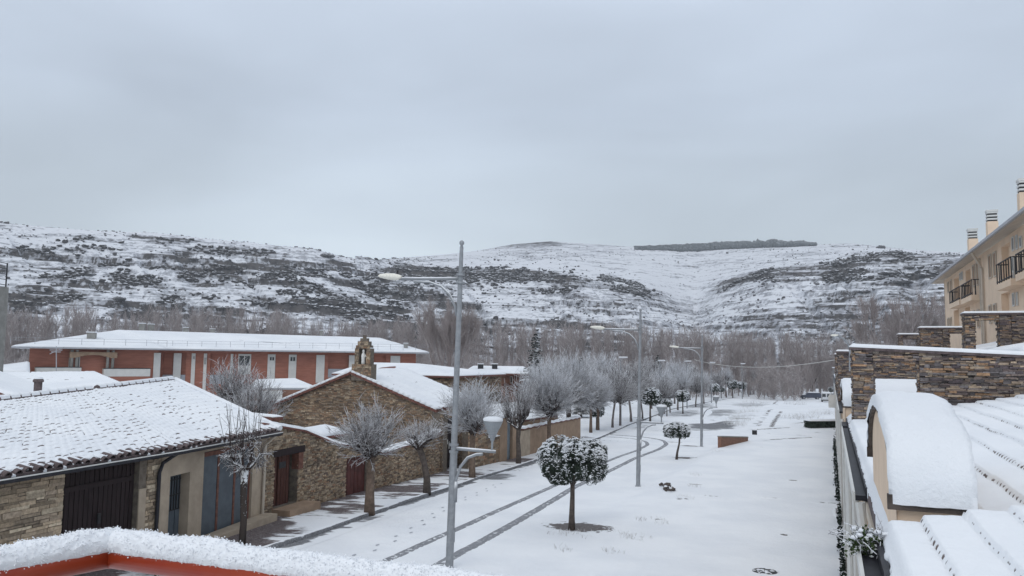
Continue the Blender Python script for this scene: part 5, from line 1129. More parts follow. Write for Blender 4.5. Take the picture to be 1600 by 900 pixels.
sh_ = ((1520, 415, 1525, 447), (1526, 411, 1531, 445), (1545, 399, 1551, 434), (1552.5, 395, 1559, 431), (1481, 441, 1483.5, 457), (1485, 438, 1488.5, 456), (1546, 477, 1551, 505), (1553, 475, 1559, 505), (1481, 497, 1484, 512), (1485, 496, 1488, 511), (1520, 486, 1525, 512), (1527, 484, 1532, 512))
for w_ in sh_: window(blk, BA, TD, nB, *w_, hbk, .01, name='shuttered_window', glass='plaster_ochre', frame='plaster_facade', bars=0, fw=.07)
for w_ in ((1582, 371, 1586, 391), (1588, 368, 1591.5, 389), (1583, 458, 1587, 478), (1589, 457, 1592, 477), (1582, 402, 1586, 424), (1500, 427, 1502, 438), (1503, 425, 1505, 437), (1504, 488, 1506, 500), (1584, 424, 1587, 448), (1594, 370, 1598, 386)): window(blk, BA, TD, nB, *w_, hbk, .01, bars=0, fw=.06)
for x0, x1, ya, yb, yc in ((1482, 1498, 456, 475, 482), (1500, 1517, 446, 468, 478), (1555, 1578, 414, 445, 454), (1585, 1612, 398, 429, 440)):
    o_ = .55; s1_ = hbk(x0, ya, o_)[0]; s0_ = hbk(x1, ya, o_)[0]; s0_, s1_ = min(s0_, s1_), max(s0_, s1_); z1_ = hbk(x0 + 2, ya, o_)[1]; z0_ = hbk(x0 + 2, yb, o_)[1]; z0_ = min(z0_, z1_ - .8)
    mb = MB(); slabbox(mb, BA, TD, nB, s0_, s1_, z0_ - .30, z0_, .001, o_); bl = mb.build('balcony', ['plaster_cream'], blk)
    mb = MB(); 
    for i in range(int((s1_ - s0_) / .5) + 1): s_ = s0_ + .04 + (s1_ - s0_ - .08) * i / max(int((s1_ - s0_) / .5), 1); slabbox(mb, BA, TD, nB, s_ - .02, s_ + .02, z0_, z1_, o_ - .07, o_ - .03)
    slabbox(mb, BA, TD, nB, s0_, s1_, z1_, z1_ + .045, o_ - .08, o_ - .02); slabbox(mb, BA, TD, nB, s0_, s1_, z0_ + .08, z0_ + .13, o_ - .08, o_ - .02)
    for s_ in (s0_ + .03, s1_ - .03): slabbox(mb, BA, TD, nB, s_ - .025, s_ + .025, z1_, z1_ + .05, .02, o_ - .1); slabbox(mb, BA, TD, nB, s_ - .025, s_ + .025, z0_, z1_, .3, .36)
    mb.build('railing', ['iron'], bl)
# ================================================================== row of terraced houses on the right (camera stands on this row)
V0, Z0, SL = .36, -1.46, .20
row = thing('terraced_row', 'cream terraced houses along the esplanade, with snow-laden stepped roofs, gutters and arched dormers', 'building', W(20, 1, -5.7))
def zroof(v): return Z0 + SL * (v - V0)
mb = MB(); fh = []
for u_ in np.arange(4.0, 92, 3.25): fh.append((float(u_), float(u_) + 1.0, -4.6 if int(u_) % 2 else -5.2, -3.3)); fh.append((float(u_) + .1, float(u_) + .9, -2.75, -2.0))
wall(mb, XY(0, .50), TD, -ND, -6, 95, -8, -1.72, fh, th=.3, reveal=.15); mb.build('facade', ['plaster_facade'], row)
mb = MB(); mb.ubox(-6, 95, .651, 9, -8, -1.9); mb.build('body', ['plaster_facade'], row)
mb = MB()
for h in fh: mb.ubox(h[0] + .0, h[1], .66, .70, h[2], h[3]) if False else slabbox(mb, XY(0, .50), TD, -ND, h[0], h[1], h[2], h[3], -.149, -.14); mb.piece('window', ['dark_glass'], row)
mb = MB()
for u_ in list(np.arange(5.4, 90, 6.5)) + [10.3, 14.2, 19.6]: mb.ubox(float(u_), float(u_) + .55, .36, .499, -8, -1.72); mb.piece('pilaster', ['plaster_cream'], row)
mb = MB(); mb.ubox(-6, 95, .34, .52, -1.719, -1.60); mb.piece('cornice', ['plaster_facade'], row); mb.ubox(-6, 95, .40, .499, -2.02, -1.94); mb.build('string_course', ['plaster_facade'], row)
mb = MB()
for u_ in (9.95, 12.8, 17.2, 19.3, 24, 32.4, 40, 46, 59): mb.tube([W(u_, .28, -1.6), W(u_, .30, -1.8), W(u_, .30, -7.5)], .055, 8); mb.piece('downpipe', ['white_paint'], row)
mb = MB(); 
for a, c in ((10.0, 19.9), (20.6, 22), (26.5, 32.9), (33.5, 46), (46.5, 59), (59.5, 95)):
    mb.ubox(a, c, .235, .375, -1.59, -1.53); mb.ubox(a, c, .345, .39, -1.529, -1.44); mb.piece('gutter', ['gutter'], row)
mb.ubox(-6, 6.42, .17, .31, -1.40, -1.335); mb.ubox(-6, 6.42, .27, .31, -1.334, -1.25); mb.build('gutter', ['gutter'], row)
mb = MB()
for a, c in ((10.0, 19.9), (26.5, 32.9), (33.5, 46), (46.5, 59)): mb.ubox(a, c, .205, .234, -1.60, -1.49); mb.piece('gutter_lip', ['white_paint'], row)
mb.ubox(-6, 6.42, .145, .169, -1.40, -1.31); mb.build('gutter_lip', ['white_paint'], row)
mb = MB(); mb.ubox(-6, 6.41, .31, 7, -1.65, -1.29); mb.build('raised_eave', ['clay'], row)
# snow roof with stepped tile courses
def course_roof(u0, u1, v0, v1, seed, du=.05, dv=.03, zz0=None, cp=.365):
    nu, nv_ = int((u1 - u0) / du) + 2, int((v1 - v0) / dv) + 2; U, V_ = np.meshgrid(np.linspace(u0, u1, nu), np.linspace(v0, v1, nv_)); zf_ = (lambda v: zz0 + SL * (v - v0)) if zz0 is not None else zroof; vq = v0 if zz0 is not None else V0
    q_ = (V_ - vq + .012 * (fbm(U * .9, V_ * 2, 2, seed) - .5)) / cp; ri = np.floor(q_); rf_ = q_ - ri
    h = .085 + .05 * (1 - rf_) ** .7 + .02 * (fbm(U / .8, V_ / .5, 3, seed + 3) - .5) * 2 + .014 * (fbm(U * 9, V_ * 9, 4, 7) - .5)
    gapn = fbm(U / .07, ri * 3.3, 2, seed + 5); dots = (np.cos(U / .14 * 2 * math.pi) * .5 + .5)
    bare = (1 - sstep(.03, .085, rf_)) * sstep(.40, .60, gapn * .62 + dots * .38); bare = bare * (ri > 0) * (.55 + .8 * sstep(.35, .6, fbm(U / 2.5, ri * .7, 2, seed + 9)))
    dd = np.minimum.reduce([U - u0, u1 - U, V_ - v0]); h = h * (.25 + .75 * sstep(0, .09, dd)); groove = np.exp(-((rf_ - .03) / .035) ** 2) * .035 * (ri > 0)
    Zr = zf_(V_) + h - groove * (.5 + bare)
    ed = V_ == v0; jit = .05 * (fbm(U * 6, U * 0, 3, seed) - .5); Vj = V_ + jit * ed
    P_ = np.stack([TD.x * U + ND.x * Vj, TD.y * U + ND.y * Vj, Zr], 2)
    Pp = np.pad(P_, ((1, 1), (1, 1), (0, 0)), mode='edge'); low = np.zeros(Pp.shape[:2], bool); low[0] = low[-1] = True; low[:, 0] = low[:, -1] = True; Pp[..., 2] -= low * .10
    return grid_mesh('tiled_slope', Pp[:, ::-1], nu + 2, nv_ + 2, ['tile_snow'], attr=np.pad(np.clip(bare, 0, 1), 1, mode='edge')[:, ::-1], parent=row)
course_roof(1.0, 6.42, .30, 3.6, 1, .022, .012, -1.26, .27); course_roof(6.46, 19.8, .37, 7.5, 2, .035, .018); course_roof(20.45, 32.6, .37, 7, 3, .09, .05); course_roof(33.4, 45.6, .37, 7, 4, .15, .06); course_roof(46.2, 58.8, .37, 7, 5, .2, .08); course_roof(59.4, 95, .37, 7, 6, .4, .09)
mb = MB(); q = [W(-6, .36, Z0), W(-6, 9, zroof(9)), W(95, 9, zroof(9)), W(95, .36, Z0)]
mb.prism(q if (q[1] - q[0]).cross(q[-1] - q[0]).z > 0 else q[::-1], .12); mb.build('roof_deck', ['clay'], row)
# barrel dormers
def dormer(uc, hw_, rise, zf, v0, v1, name='barrel_dormer'):
    n_ = 28; T_ = [math.pi * i / n_ for i in range(n_ + 1)]; prof_ = [(uc - hw_ * math.cos(t_), zf + rise * math.sin(t_) ** .85) for t_ in T_]
    mb = MB(); face = [W(u_, v0 + .03, z_ - .09) for u_, z_ in prof_] + [W(uc + hw_, v0 + .03, -2.4), W(uc - hw_, v0 + .03, -2.4)]
    mb.face(face); mb.face([p + Vector((ND.x, ND.y, 0)) * (v1 - v0 - .12) for p in face][::-1])
    for u_, s_ in ((uc - hw_ + .06, -1), (uc + hw_ - .06, 1)): mb.ubox(u_ - .03, u_ + .03, v0 + .035, v1 - .01, -1.9, zf - .02)
    d_ = mb.build(name, ['plaster_cream'], row)
    mb = MB()
    for (ua, za), (ub, zb) in zip(prof_[:-1], prof_[1:]):
        a, b_, c, d2 = W(ua, v0 - .01, za), W(ub, v0 - .01, zb), W(ub, v1, zb), W(ua, v1, za); t__ = Vector((0, 0, .10)); mb.hexa([a - t__, b_ - t__, c - t__, d2 - t__][::-1], [a, b_, c, d2][::-1])
    mb.ubox(uc - hw_ - .03, uc - hw_ + .02, v0 - .03, v1, zf - .13, zf - .02); mb.ubox(uc + hw_ - .02, uc + hw_ + .03, v0 - .03, v1, zf - .13, zf - .02)
    mb.build('fascia', ['bark'], d_)
    nu, nv_ = 70, max(int((v1 - v0) / .035), 12); tt, vv = np.meshgrid(np.linspace(-.03, math.pi + .03, nu), np.linspace(0, 1, nv_)); L_ = v1 - v0 + .05
    s_ = np.sin(np.clip(tt, 0, math.pi)); dd = np.minimum.reduce([vv * L_, (1 - vv) * L_]); h = .065 * (.3 + .7 * sstep(0, .10, dd)) + .035 * (fbm(tt * 4 + uc, vv * 3, 4, 5) - .5) + .010 * (fbm(tt * 22 + uc, vv * 14, 3, 15) - .5)
    en = (np.abs(tt - math.pi / 2) > math.pi / 2 - .08); U = uc - (hw_ + h * .5 + .02) * np.cos(tt); Zz = zf + (rise + h * .9) * s_ ** .8 + .01 + .012 * (fbm(tt * 20, vv * 20, 2, 8) - .5); Vv = v0 - .02 + vv * L_ + .035 * (fbm(tt * 9, vv * 0, 3, 4) - .5)
    P_ = np.stack([TD.x * U + ND.x * Vv, TD.y * U + ND.y * Vv, Zz], 2); Pp = np.pad(P_, ((1, 1), (1, 1), (0, 0)), mode='edge'); low = np.zeros(Pp.shape[:2], bool); low[0] = low[-1] = True; low[:, 0] = low[:, -1] = True; Pp[..., 2] -= low * .10
    grid_mesh('snow_blanket', Pp[:, ::-1] if True else Pp, nu + 2, nv_ + 2, ['snow'], parent=d_)
dormer(8.25, 1.72, .60, -.95, .40, .92); dormer(24.2, 2.1, .52, -1.05, .30, 3.2); dormer(37.5, 2.1, .66, -1.0, .30, 3.2); dormer(50, 2.1, .66, -1.0, .30, 3.2)
# slate party walls
def party(u, th, segs, label, posts=(), lint=None, name='party_wall', cat='wall'):
    """segs: (v0, v1, z0(v) or number, ztop0, ztop1)"""
    t_ = thing(name, label, cat, W(u, segs[0][0], -1.4)); mb = MB()
    for v0, v1, z0, za, zb in segs:
        fz0 = z0 if callable(z0) else (lambda v, z0=z0: z0); ft = lambda v, v0=v0, v1=v1, za=za, zb=zb: za + (zb - za) * (v - v0) / (v1 - v0)
        A_ = XY(u, 0); mb.mat(0); wall(mb, A_, ND, -TD, v0, v1, fz0, ft, th=th, brk=[v0 + (v1 - v0) * k / 4 for k in (1, 2, 3)]); mb.mat(1)
        stones(mb, A_, ND, -TD, v0, v1, fz0, ft, [], [tuple(x * 1.25 for x in c) for c in PAL_SLATE], rnd, (.022, .060), (.07, .34), (.0, .07), gap=.004)
        stones(mb, XY(u, v0), TD, -ND, 0, th, fz0(v0), ft(v0), [], PAL_SLATE, rnd, (.022, .060), (.07, .28), (.0, .05), gap=.004)
        stones(mb, XY(u, v1), TD, ND, 0, th, fz0(v1), ft(v1), [], PAL_SLATE, rnd, (.022, .060), (.07, .28), (.0, .05), gap=.004)
    mb.build('masonry', ['mortar_dark', 'slate'], t_)
    return t_
def cap_snow(t_, u, th, v0, v1, z0, z1, s=.09):
    a, b_, c, d2 = W(u - .08, v0 - .06, z0), W(u - .08, v1 + .05, z1), W(u + th + .08, v1 + .05, z1), W(u + th + .08, v0 - .06, z0)
    mb = MB(); q = [a, b_, c, d2]; q = q if (q[1] - q[0]).cross(q[-1] - q[0]).z > 0 else q[::-1]; mb.prism([p + Vector((0, 0, .05)) for p in q], .055); mb.build('coping', ['clay'], t_)
    snow_patch('snow_cap', *[p + Vector((0, 0, .05)) for p in (a, b_, c, d2)], s, t_, res=.07, lump=.012, round_=.06, edgej=.02)
PU = 20.0
hp = lambda x, y: hit(x, y, XY(PU, 0), ND)
zl, zr_ = hp(1334, 546)[1], hp(1600, 559)[1]; vL, vP, vC = hp(1333, 600)[0], hp(1365, 600)[0], hp(1437, 600)[0]; vR = 7.5; zT = lambda v: zl + (zr_ - zl) * (v - vL) / (hp(1600, 559)[0] - vL)
zli = hp(1400, 563)[1]
t_ = party(PU, .42, [(vL, vP, lambda v: zroof(v) - .3, zT(vL), zT(vP)), (vP, vC, zli, zT(vP), zT(vC)), (vC, vR, lambda v: zroof(v) - .2, zT(vC), zT(vR))], 'nearest slate stone wall across the roof with an opening beside its left pillar'); cap_snow(t_, PU, .42, vL, vR, zT(vL), zT(vR))
h2_ = lambda x, y: hit(x, y, XY(33, 0), ND)
t_ = party(33.0, .42, [(.28, 6.5, lambda v: zroof(v) - .3 if v > .36 else -1.9, h2_(1312, 551)[1], h2_(1312, 551)[1] - .05)], 'second slate wall down the row, only its end shows past the nearest one'); cap_snow(t_, 33.0, .42, .28, 6.5, h2_(1312, 551)[1], h2_(1312, 551)[1] - .05, .07)
t_ = party(46.0, .42, [(.28, 6.5, lambda v: zroof(v) - .3 if v > .36 else -1.9, .35, .30)], 'third slate wall down the row, farthest along the roofs'); cap_snow(t_, 46.0, .42, .28, 6.5, .35, .30, .07)
# raised slate frames of the upper terraces
def frame(u, xs_, ytop, ylint, solid, label, yb=548, s=.07):
    h = lambda x, y: hit(x, y, XY(u, 0), ND); segs = []; zt = h(xs_[0][0], ytop)[1]; zl_ = h(xs_[0][0], ylint)[1]; zb_ = -1.3
    for a, c in xs_: segs.append((h(a, 520)[0], h(c, 520)[0], zb_, zt, zt))
    vs = [(sg[0], sg[1]) for sg in segs]
    for (a, b_), (c, d2) in zip(vs[:-1], vs[1:]): segs.append((b_, c, zl_, zt, zt))
    t_ = party(u, .42, segs, label, name='terrace_frame', cat='stone frame'); cap_snow(t_, u, .42, vs[0][0], vs[-1][1], zt, zt, s); return zt
frame(30, [(1508, 1523), (1562, 1580), (1581, 1640)], 492, 500, None, 'nearest and tallest slate frame with two pillars in front of the cream block')
frame(38, [(1438, 1472), (1473, 1483), (1506, 1512)], 514, 521, None, 'middle slate frame left of the tallest one, with a thin dark pillar')
frame(46, [(1404, 1410), (1433, 1440)], 524, 530, None, 'leftmost small slate frame with a see-through opening')
# upper snowy roofs between the frames
for i, (u0, u1, v0, z0, lab) in enumerate(((31, 36.5, 4.3, .20, 'snowy lean roof between the tallest slate frame and the middle one'), (39, 44.5, 4.2, .2, 'snowy lean roof between the middle slate frame and the leftmost one'), (24.0, 29.2, 4.6, .30, 'nearest snowy lean roof at the right edge, in front of the tallest slate frame'))):
    t_ = thing('upper_terrace', lab, 'roof', W(u0, v0, z0 - 1), group=None); zq = lambda v: z0 + (v - v0) * .22
    q = [W(u0, v0, zq(v0)), W(u0, v0 + 4, zq(v0 + 4)), W(u1, v0 + 4, zq(v0 + 4)), W(u1, v0, zq(v0))]; q = q if (q[1] - q[0]).cross(q[-1] - q[0]).z > 0 else q[::-1]
    mb = MB(); mb.prism(q, .10); mb.build('roof', ['gutter'], t_); snow_patch('snow_blanket', W(u0, v0, zq(v0)), W(u1, v0, zq(v0)), W(u1, v0 + 4, zq(v0 + 4)), W(u0, v0 + 4, zq(v0 + 4)), .14, t_, res=.15)
    mb = MB(); mb.ubox(u0 + .2, u1 - .2, v0 + .2, v0 + 4, -1.4, z0 - .12); mb.build('wall', ['plaster_cream'], t_)
    mb = MB(); mb.ubox(u0 + 1, u0 + 1.6, v0 + .17, v0 + .2, z0 - .8, z0 - .3); mb.ubox(u0 + 2, u0 + 2.6, v0 + .17, v0 + .2, z0 - .8, z0 - .3); mb.build('window', ['dark_glass'], t_)
# wall lamp on a curved arm past the first wall
lm = thing('roof_lamp', 'curved lamp arm rising behind the left end of the nearest slate wall', 'lamp', at(1328, 545, 24)); mb = MB()
mb.tube([at(x, y, 24) for x, y in ((1328, 580), (1328, 548), (1325, 537), (1318, 529), (1309, 525), (1302, 524))], .03, 6); mb.build('arm', ['galvanised'], lm); mb = MB(); a = at(1304, 524, 24); mb.blob(a, (.14, .05, .04), rnd, jit=0); mb.build('head', ['lamp_head'], lm)
bxl = thing('meter_box', 'white box fixed to the facade corner far down the row', 'box', W(52, .2, -2)); mb = MB(); mb.ubox(52, 52.6, -.15, .35, -2.8, -2.1); mb.ubox(52.05, 52.55, -.1, .3, -2.099, -2.02); mb.build('cabinet', ['white_paint'], bxl)
# ================================================================== lamp posts
simple('trunk_grey', (.16, .14, .135), .95, .3, 5)
def lamppost_proto():
    t_ = thing('street_lamp', 'x', 'street lamp', (0, 0, 0), 'tall galvanised street lamps along the road')
    # local frame: road side is -y, esplanade side is +y (turned on placing)
    mb = MB(); mb.tube([(0, 0, 0), (0, 0, 3.1)], [.105, .10], 14); mb.tube([(0, 0, 3.1), (0, 0, 7.75)], [.088, .068], 12); mb.tube([(0, 0, 7.75), (0, 0, 8.66)], [.062, .052], 12)
    mb.lathe([(.001, 0), (.16, 0), (.16, .02), (.11, .05), (.10, .3)], (0, 0, 0), 14); mb.box((0, 0), (1, 0), (0, 1), -.04, .04, .085, .112, .7, 1.05); mb.build('pole', ['galvanised'], t_, smooth=False)
    mb = MB()
    for z in (3.08, 3.26, 7.66, 7.88): mb.lathe([(.08, -.035), (.125, -.03), (.125, .03), (.08, .035)], (0, 0, z), 14); mb.piece('collar', ['galvanised'], t_)
    mb = MB(); mb.lathe([(.001, 0), (.045, .0), (.03, .03), (.062, .07), (.07, .11), (.05, .16), (.001, .18)], (0, 0, 8.66), 12); mb.build('finial', ['galvanised'], t_, smooth=True)
    mb = MB(); mb.tube([(0, -.05, 7.77), (0, -1.95, 7.79)], [.048, .042], 8)
    mb.tube([(0, -.085, 6.75), (0, -.13, 7.0), (0, -.30, 7.32), (0, -.58, 7.56), (0, -.95, 7.68), (0, -1.45, 7.70)], .034, 8); mb.build('arm', ['arm_snowy'], t_, smooth=True)
    mb = MB(); sect = [(-1.85, .05, .05, .0), (-1.95, .10, .09, .0), (-2.1, .135, .115, .01), (-2.35, .13, .10, .03), (-2.55, .09, .06, .05), (-2.62, .03, .02, .05)]; n_ = 10
    vs = []; 
    for y_, w_, h_, dz in sect:
        for k in range(n_): a = 2 * math.pi * k / n_; vs.append((w_ * math.cos(a), y_, 7.82 + dz + (h_ if math.sin(a) > 0 else h_ * .8) * math.sin(a)))
    fs = [(i * n_ + k, i * n_ + (k + 1) % n_, (i + 1) * n_ + (k + 1) % n_, (i + 1) * n_ + k) for i in range(len(sect) - 1) for k in range(n_)] + [tuple(range(n_)), tuple(range((len(sect) - 1) * n_ + n_ - 1, (len(sect) - 1) * n_ - 1, -1))]
    mb.raw(vs, fs); hd = mb.build('lamp_head', ['lamp_head'], t_, smooth=True); mb = MB(); mb.tube([(0, -2.0, 7.93), (0, -2.0, 8.02)], .03, 6); mb.build('photocell', ['iron'], hd)
    mb = MB(); mb.tube([(0, .05, 3.17), (0, 1.22, 3.17)], [.05, .045], 8); mb.tube([(0, .07, 2.05), (0, .10, 2.35), (0, .22, 2.70), (0, .42, 2.95), (0, .68, 3.06), (0, .85, 3.08)], .04, 8); mb.box((0, 0), (1, 0), (0, 1), -.05, .05, .06, .13, 1.75, 2.3); mb.build('lower_arm', ['arm_snowy'], t_, smooth=True)
    mb = MB(); c = (0, 1.12, 3.13); mb.lathe([(.001, 0), (.03, 0), (.03, .30), (.06, .34), (.06, .38)], c, 10); mb.lathe([(.06, .38), (.255, .80), (.26, .83), (.001, .86)], c, 20); ln = mb.build('lantern', ['lantern_glass'], t_)
    mb = MB(); 
    for k in range(9): z = .42 + k * .042; mb.lathe([(.08 + k * .018, z), (.095 + k * .018, z + .008), (.08 + k * .018, z + .016)], c, 12)
    mb.build('louvre', ['zinc'], ln); mb = MB(); mb.lathe([(.255, .835), (.27, .86), (.255, .91), (.16, .945), (.001, .96)], c, 20); mb.build('snow_cap', ['snow'], ln, smooth=True)
    return t_
lp0 = lamppost_proto(); LZ = math.atan2(-TD.y, -TD.x) if False else None
ang_lamp = math.atan2(ND.y, ND.x) - math.pi / 2     # turns local +y onto +ND
for i, (x, y, lean, lab) in enumerate([(702, 889, .9, 'nearest tall street lamp, its pole crossing the middle of the scene'), (997, 760, .7, 'second street lamp along the road, in open snow left of the rubble heap'), (1096, 698, .7, 'third street lamp, beside the low brick wall')]):
    b_ = gp(x, y); o = lp0 if i == 0 else copy_tree(lp0, b_, 0)
    o.rotation_euler = (Matrix.Rotation(rad(lean + .25), 3, 'Y') @ Matrix.Rotation(ang_lamp, 3, 'Z')).to_euler(); o.location = b_; o['label'] = lab
# slim lamps on the far side of the road
def slim_proto():
    t_ = thing('slim_lamp', 'x', 'street lamp', (0, 0, 0), 'slim post-top lamps on the far sidewalk'); mb = MB(); mb.tube([(0, 0, 0), (0, 0, 3), (0, 0, 7.3)], [.09, .075, .05], 8); mb.build('pole', ['galvanised'], t_)
    mb = MB(); mb.lathe([(.05, 7.28), (.09, 7.32), (.09, 7.36)], (0, 0, 0), 8); mb.hexa([(-.1, -.25, 7.36), (.1, -.25, 7.36), (.1, .75, 7.38), (-.1, .75, 7.38)], [(-.08, -.2, 7.46), (.08, -.2, 7.46), (.08, .7, 7.46), (-.08, .7, 7.46)]); h = mb.build('lamp_head', ['zinc'], t_)
    mb = MB(); mb.hexa([(-.1, -.25, 7.461), (.1, -.25, 7.461), (.1, .75, 7.461), (-.1, .75, 7.461)], [(-.06, -.2, 7.56), (.06, -.2, 7.56), (.06, .7, 7.56), (-.06, .7, 7.56)]); mb.build('snow_cap', ['snow'], h); return t_
s0 = slim_proto()
for i, (x, yt, Y, lab) in enumerate([(970, 558, 84, 'nearest slim lamp rising among the bare street trees'), (1031, 563, 105, 'slim lamp between the second and third tall lamps'), (1073, 564, 124, 'slim lamp just left of the third tall lamp'), (1111, 566, 145, 'slim lamp just right of the third tall lamp'), (1159, 568, 165, 'slim lamp far down the road under the sagging cable'), (1302, 574, 150, 'slim lamp far away beside the terraced facade')]):
    tp = at(x, yt, Y); gz_ = G(tp.x, tp.y); k = (tp.z - gz_) / 7.5; o = s0 if i == 0 else copy_tree(s0, (0, 0, 0), 0)
    o.location = (tp.x, tp.y, gz_); o.rotation_euler = (0, 0, ang_lamp); o.scale = (1, 1, k); o['label'] = lab
cb = thing('overhead_cable', 'thin overhead cable sagging across the valley road to the terraced facade', 'cable', at(1200, 570, 70)); a, c = at(1085, 562, 70), at(1306, 562, 46); mb = MB()
pts = [a.lerp(c, k / 24) - Vector((0, 0, .55 * 4 * (k / 24) * (1 - k / 24))) for k in range(25)]; mb.tube(pts, .022, 4); mb.build('cable', ['white_paint'], cb)
# ================================================================== trees
class TW:
    """collects many thin three-sided twigs, then makes one mesh"""
    def __init__(s): s.a = []; s.b = []; s.wa = []; s.wb = []
    def add(s, a, b, wa, wb): s.a.append(tuple(a)); s.b.append(tuple(b)); s.wa.append(wa); s.wb.append(wb)
    def build(s, name, mat, parent): return slivers_mesh(name, np.array(s.a), np.array(s.b), np.array(s.wa), np.array(s.wb), [mat], parent)
def rdir(r, up=0.0): v = Vector((r.gauss(0, 1), r.gauss(0, 1), r.gauss(0, 1) + up)); return v.normalized()
def bent(r, p, d, L, n, wob, grav=0.0):
    pts = [Vector(p)]; d = Vector(d).normalized()
    for i in range(n): d = (d + rdir(r) * wob + Vector((0, 0, grav))).normalized(); pts.append(pts[-1] + d * (L / n))
    return pts, d
def fan_tree(seed, th, r0, spread, height, shoots, limbs=6, lean=(0, 0), light=True, tw=.011, side=5, name='pollard_tree', bark='bark_warm', sparse=False, twigmat=None):
    """pollarded street tree: short trunk, stubby limbs, dense fan of frosted shoots"""
    r = random.Random(seed); t_ = thing(name, 'x', 'tree', (0, 0, 0)); mb = MB(); top = Vector((lean[0], lean[1], th))
    tp = [Vector((0, 0, -.1)), Vector((lean[0] * .1 + r.uniform(-.03, .03), lean[1] * .1, th * .3)), Vector((lean[0] * .5 + r.uniform(-.05, .05), lean[1] * .5, th * .65)), top]
    mb.tube(tp, [r0 * 1.25, r0, r0 * .85, r0 * .95], 9); mb.build('trunk', [bark], t_, smooth=True)
    mb = MB(); kn = []
    for i in range(limbs):
        a = 2 * math.pi * (i + r.uniform(-.3, .3)) / limbs; el = r.uniform(.45, 1.1); d = Vector((math.cos(a) * math.cos(el), math.sin(a) * math.cos(el), math.sin(el)))
        pts, d2 = bent(r, top - Vector((0, 0, .08)), d, spread * r.uniform(.28, .42), 4, .22, .08); mb.tube(pts, [r0 * .6, r0 * .5, r0 * .42, r0 * .4, r0 * .42], 6)
        kn.append((pts[-1], d2)); kn.append((pts[2], (d2 + rdir(r) * .5).normalized()))
        for j in range(2):
            p2, d3 = bent(r, pts[-1], d2 + rdir(r) * .6, spread * r.uniform(.15, .26), 3, .3, .1); mb.tube(p2, [r0 * .38, r0 * .30, r0 * .26, r0 * .3], 6); kn.append((p2[-1], d3))
    mb.build('limbs', ['limb_snowy'], t_, smooth=True)
    tw_ = TW(); twd = TW(); cen = top + Vector((0, 0, height * .10))
    for i in range(shoots):
        p, d = kn[r.randrange(len(kn))]; p = p + rdir(r) * .05
        out = (p - cen).normalized(); tgt = rdir(r, .55); 
        if tgt.z < -.35: tgt.z = -tgt.z
        dd = (out * .5 + tgt * .9 + Vector((0, 0, .25))).normalized() if not sparse else (out * .35 + rdir(r) * .25 + Vector((0, 0, 1.0))).normalized()
        # length so that the tips make a rounded, uneven crown
        el = max(dd.z, 0); L = (spread * (1 - el) + height * el) * r.uniform(.5, .95) * (.82 if not sparse else .85)
        pts, d3 = bent(r, p, dd, L, 4, .15 if not sparse else .08, .03)
        for k in range(4): (twd if k == 0 else tw_).add(pts[k], pts[k + 1], tw * (1.2 - .18 * k), tw * (1.05 - .18 * k))
        for j in range(side):
            k = r.randrange(1, 4); q = pts[k].lerp(pts[k + 1], r.random()); e = (d3 * 1.0 + rdir(r) * .75).normalized(); L2 = L * r.uniform(.12, .32); m_ = q + e * L2 * .5; tw_.add(q, m_, tw * .7, tw * .6); tw_.add(m_, m_ + (e + rdir(r) * .3).normalized() * L2 * .5, tw * .6, tw * .4)
    cr_ = tw_.build('crown', twigmat or ('twig_frosted_light' if light else 'twig_frosted'), t_); twd.build('shoot_bases', 'twig_bare', cr_); return t_
def place(proto, x, y, off, rz, sc, lab, group='pollarded street trees', first=False, Y=None):
    b_ = gp(x, y, off) if Y is None else at(x, y, Y)
    if Y is not None: b_.z = G(b_.x, b_.y) + off
    o = proto if first else copy_tree(proto, b_, rz, sc); o.location = b_; o.rotation_euler = (0, 0, rz); o.scale = (sc,) * 3 if not hasattr(sc, '__len__') else sc; o['label'] = lab; o['group'] = group; return o
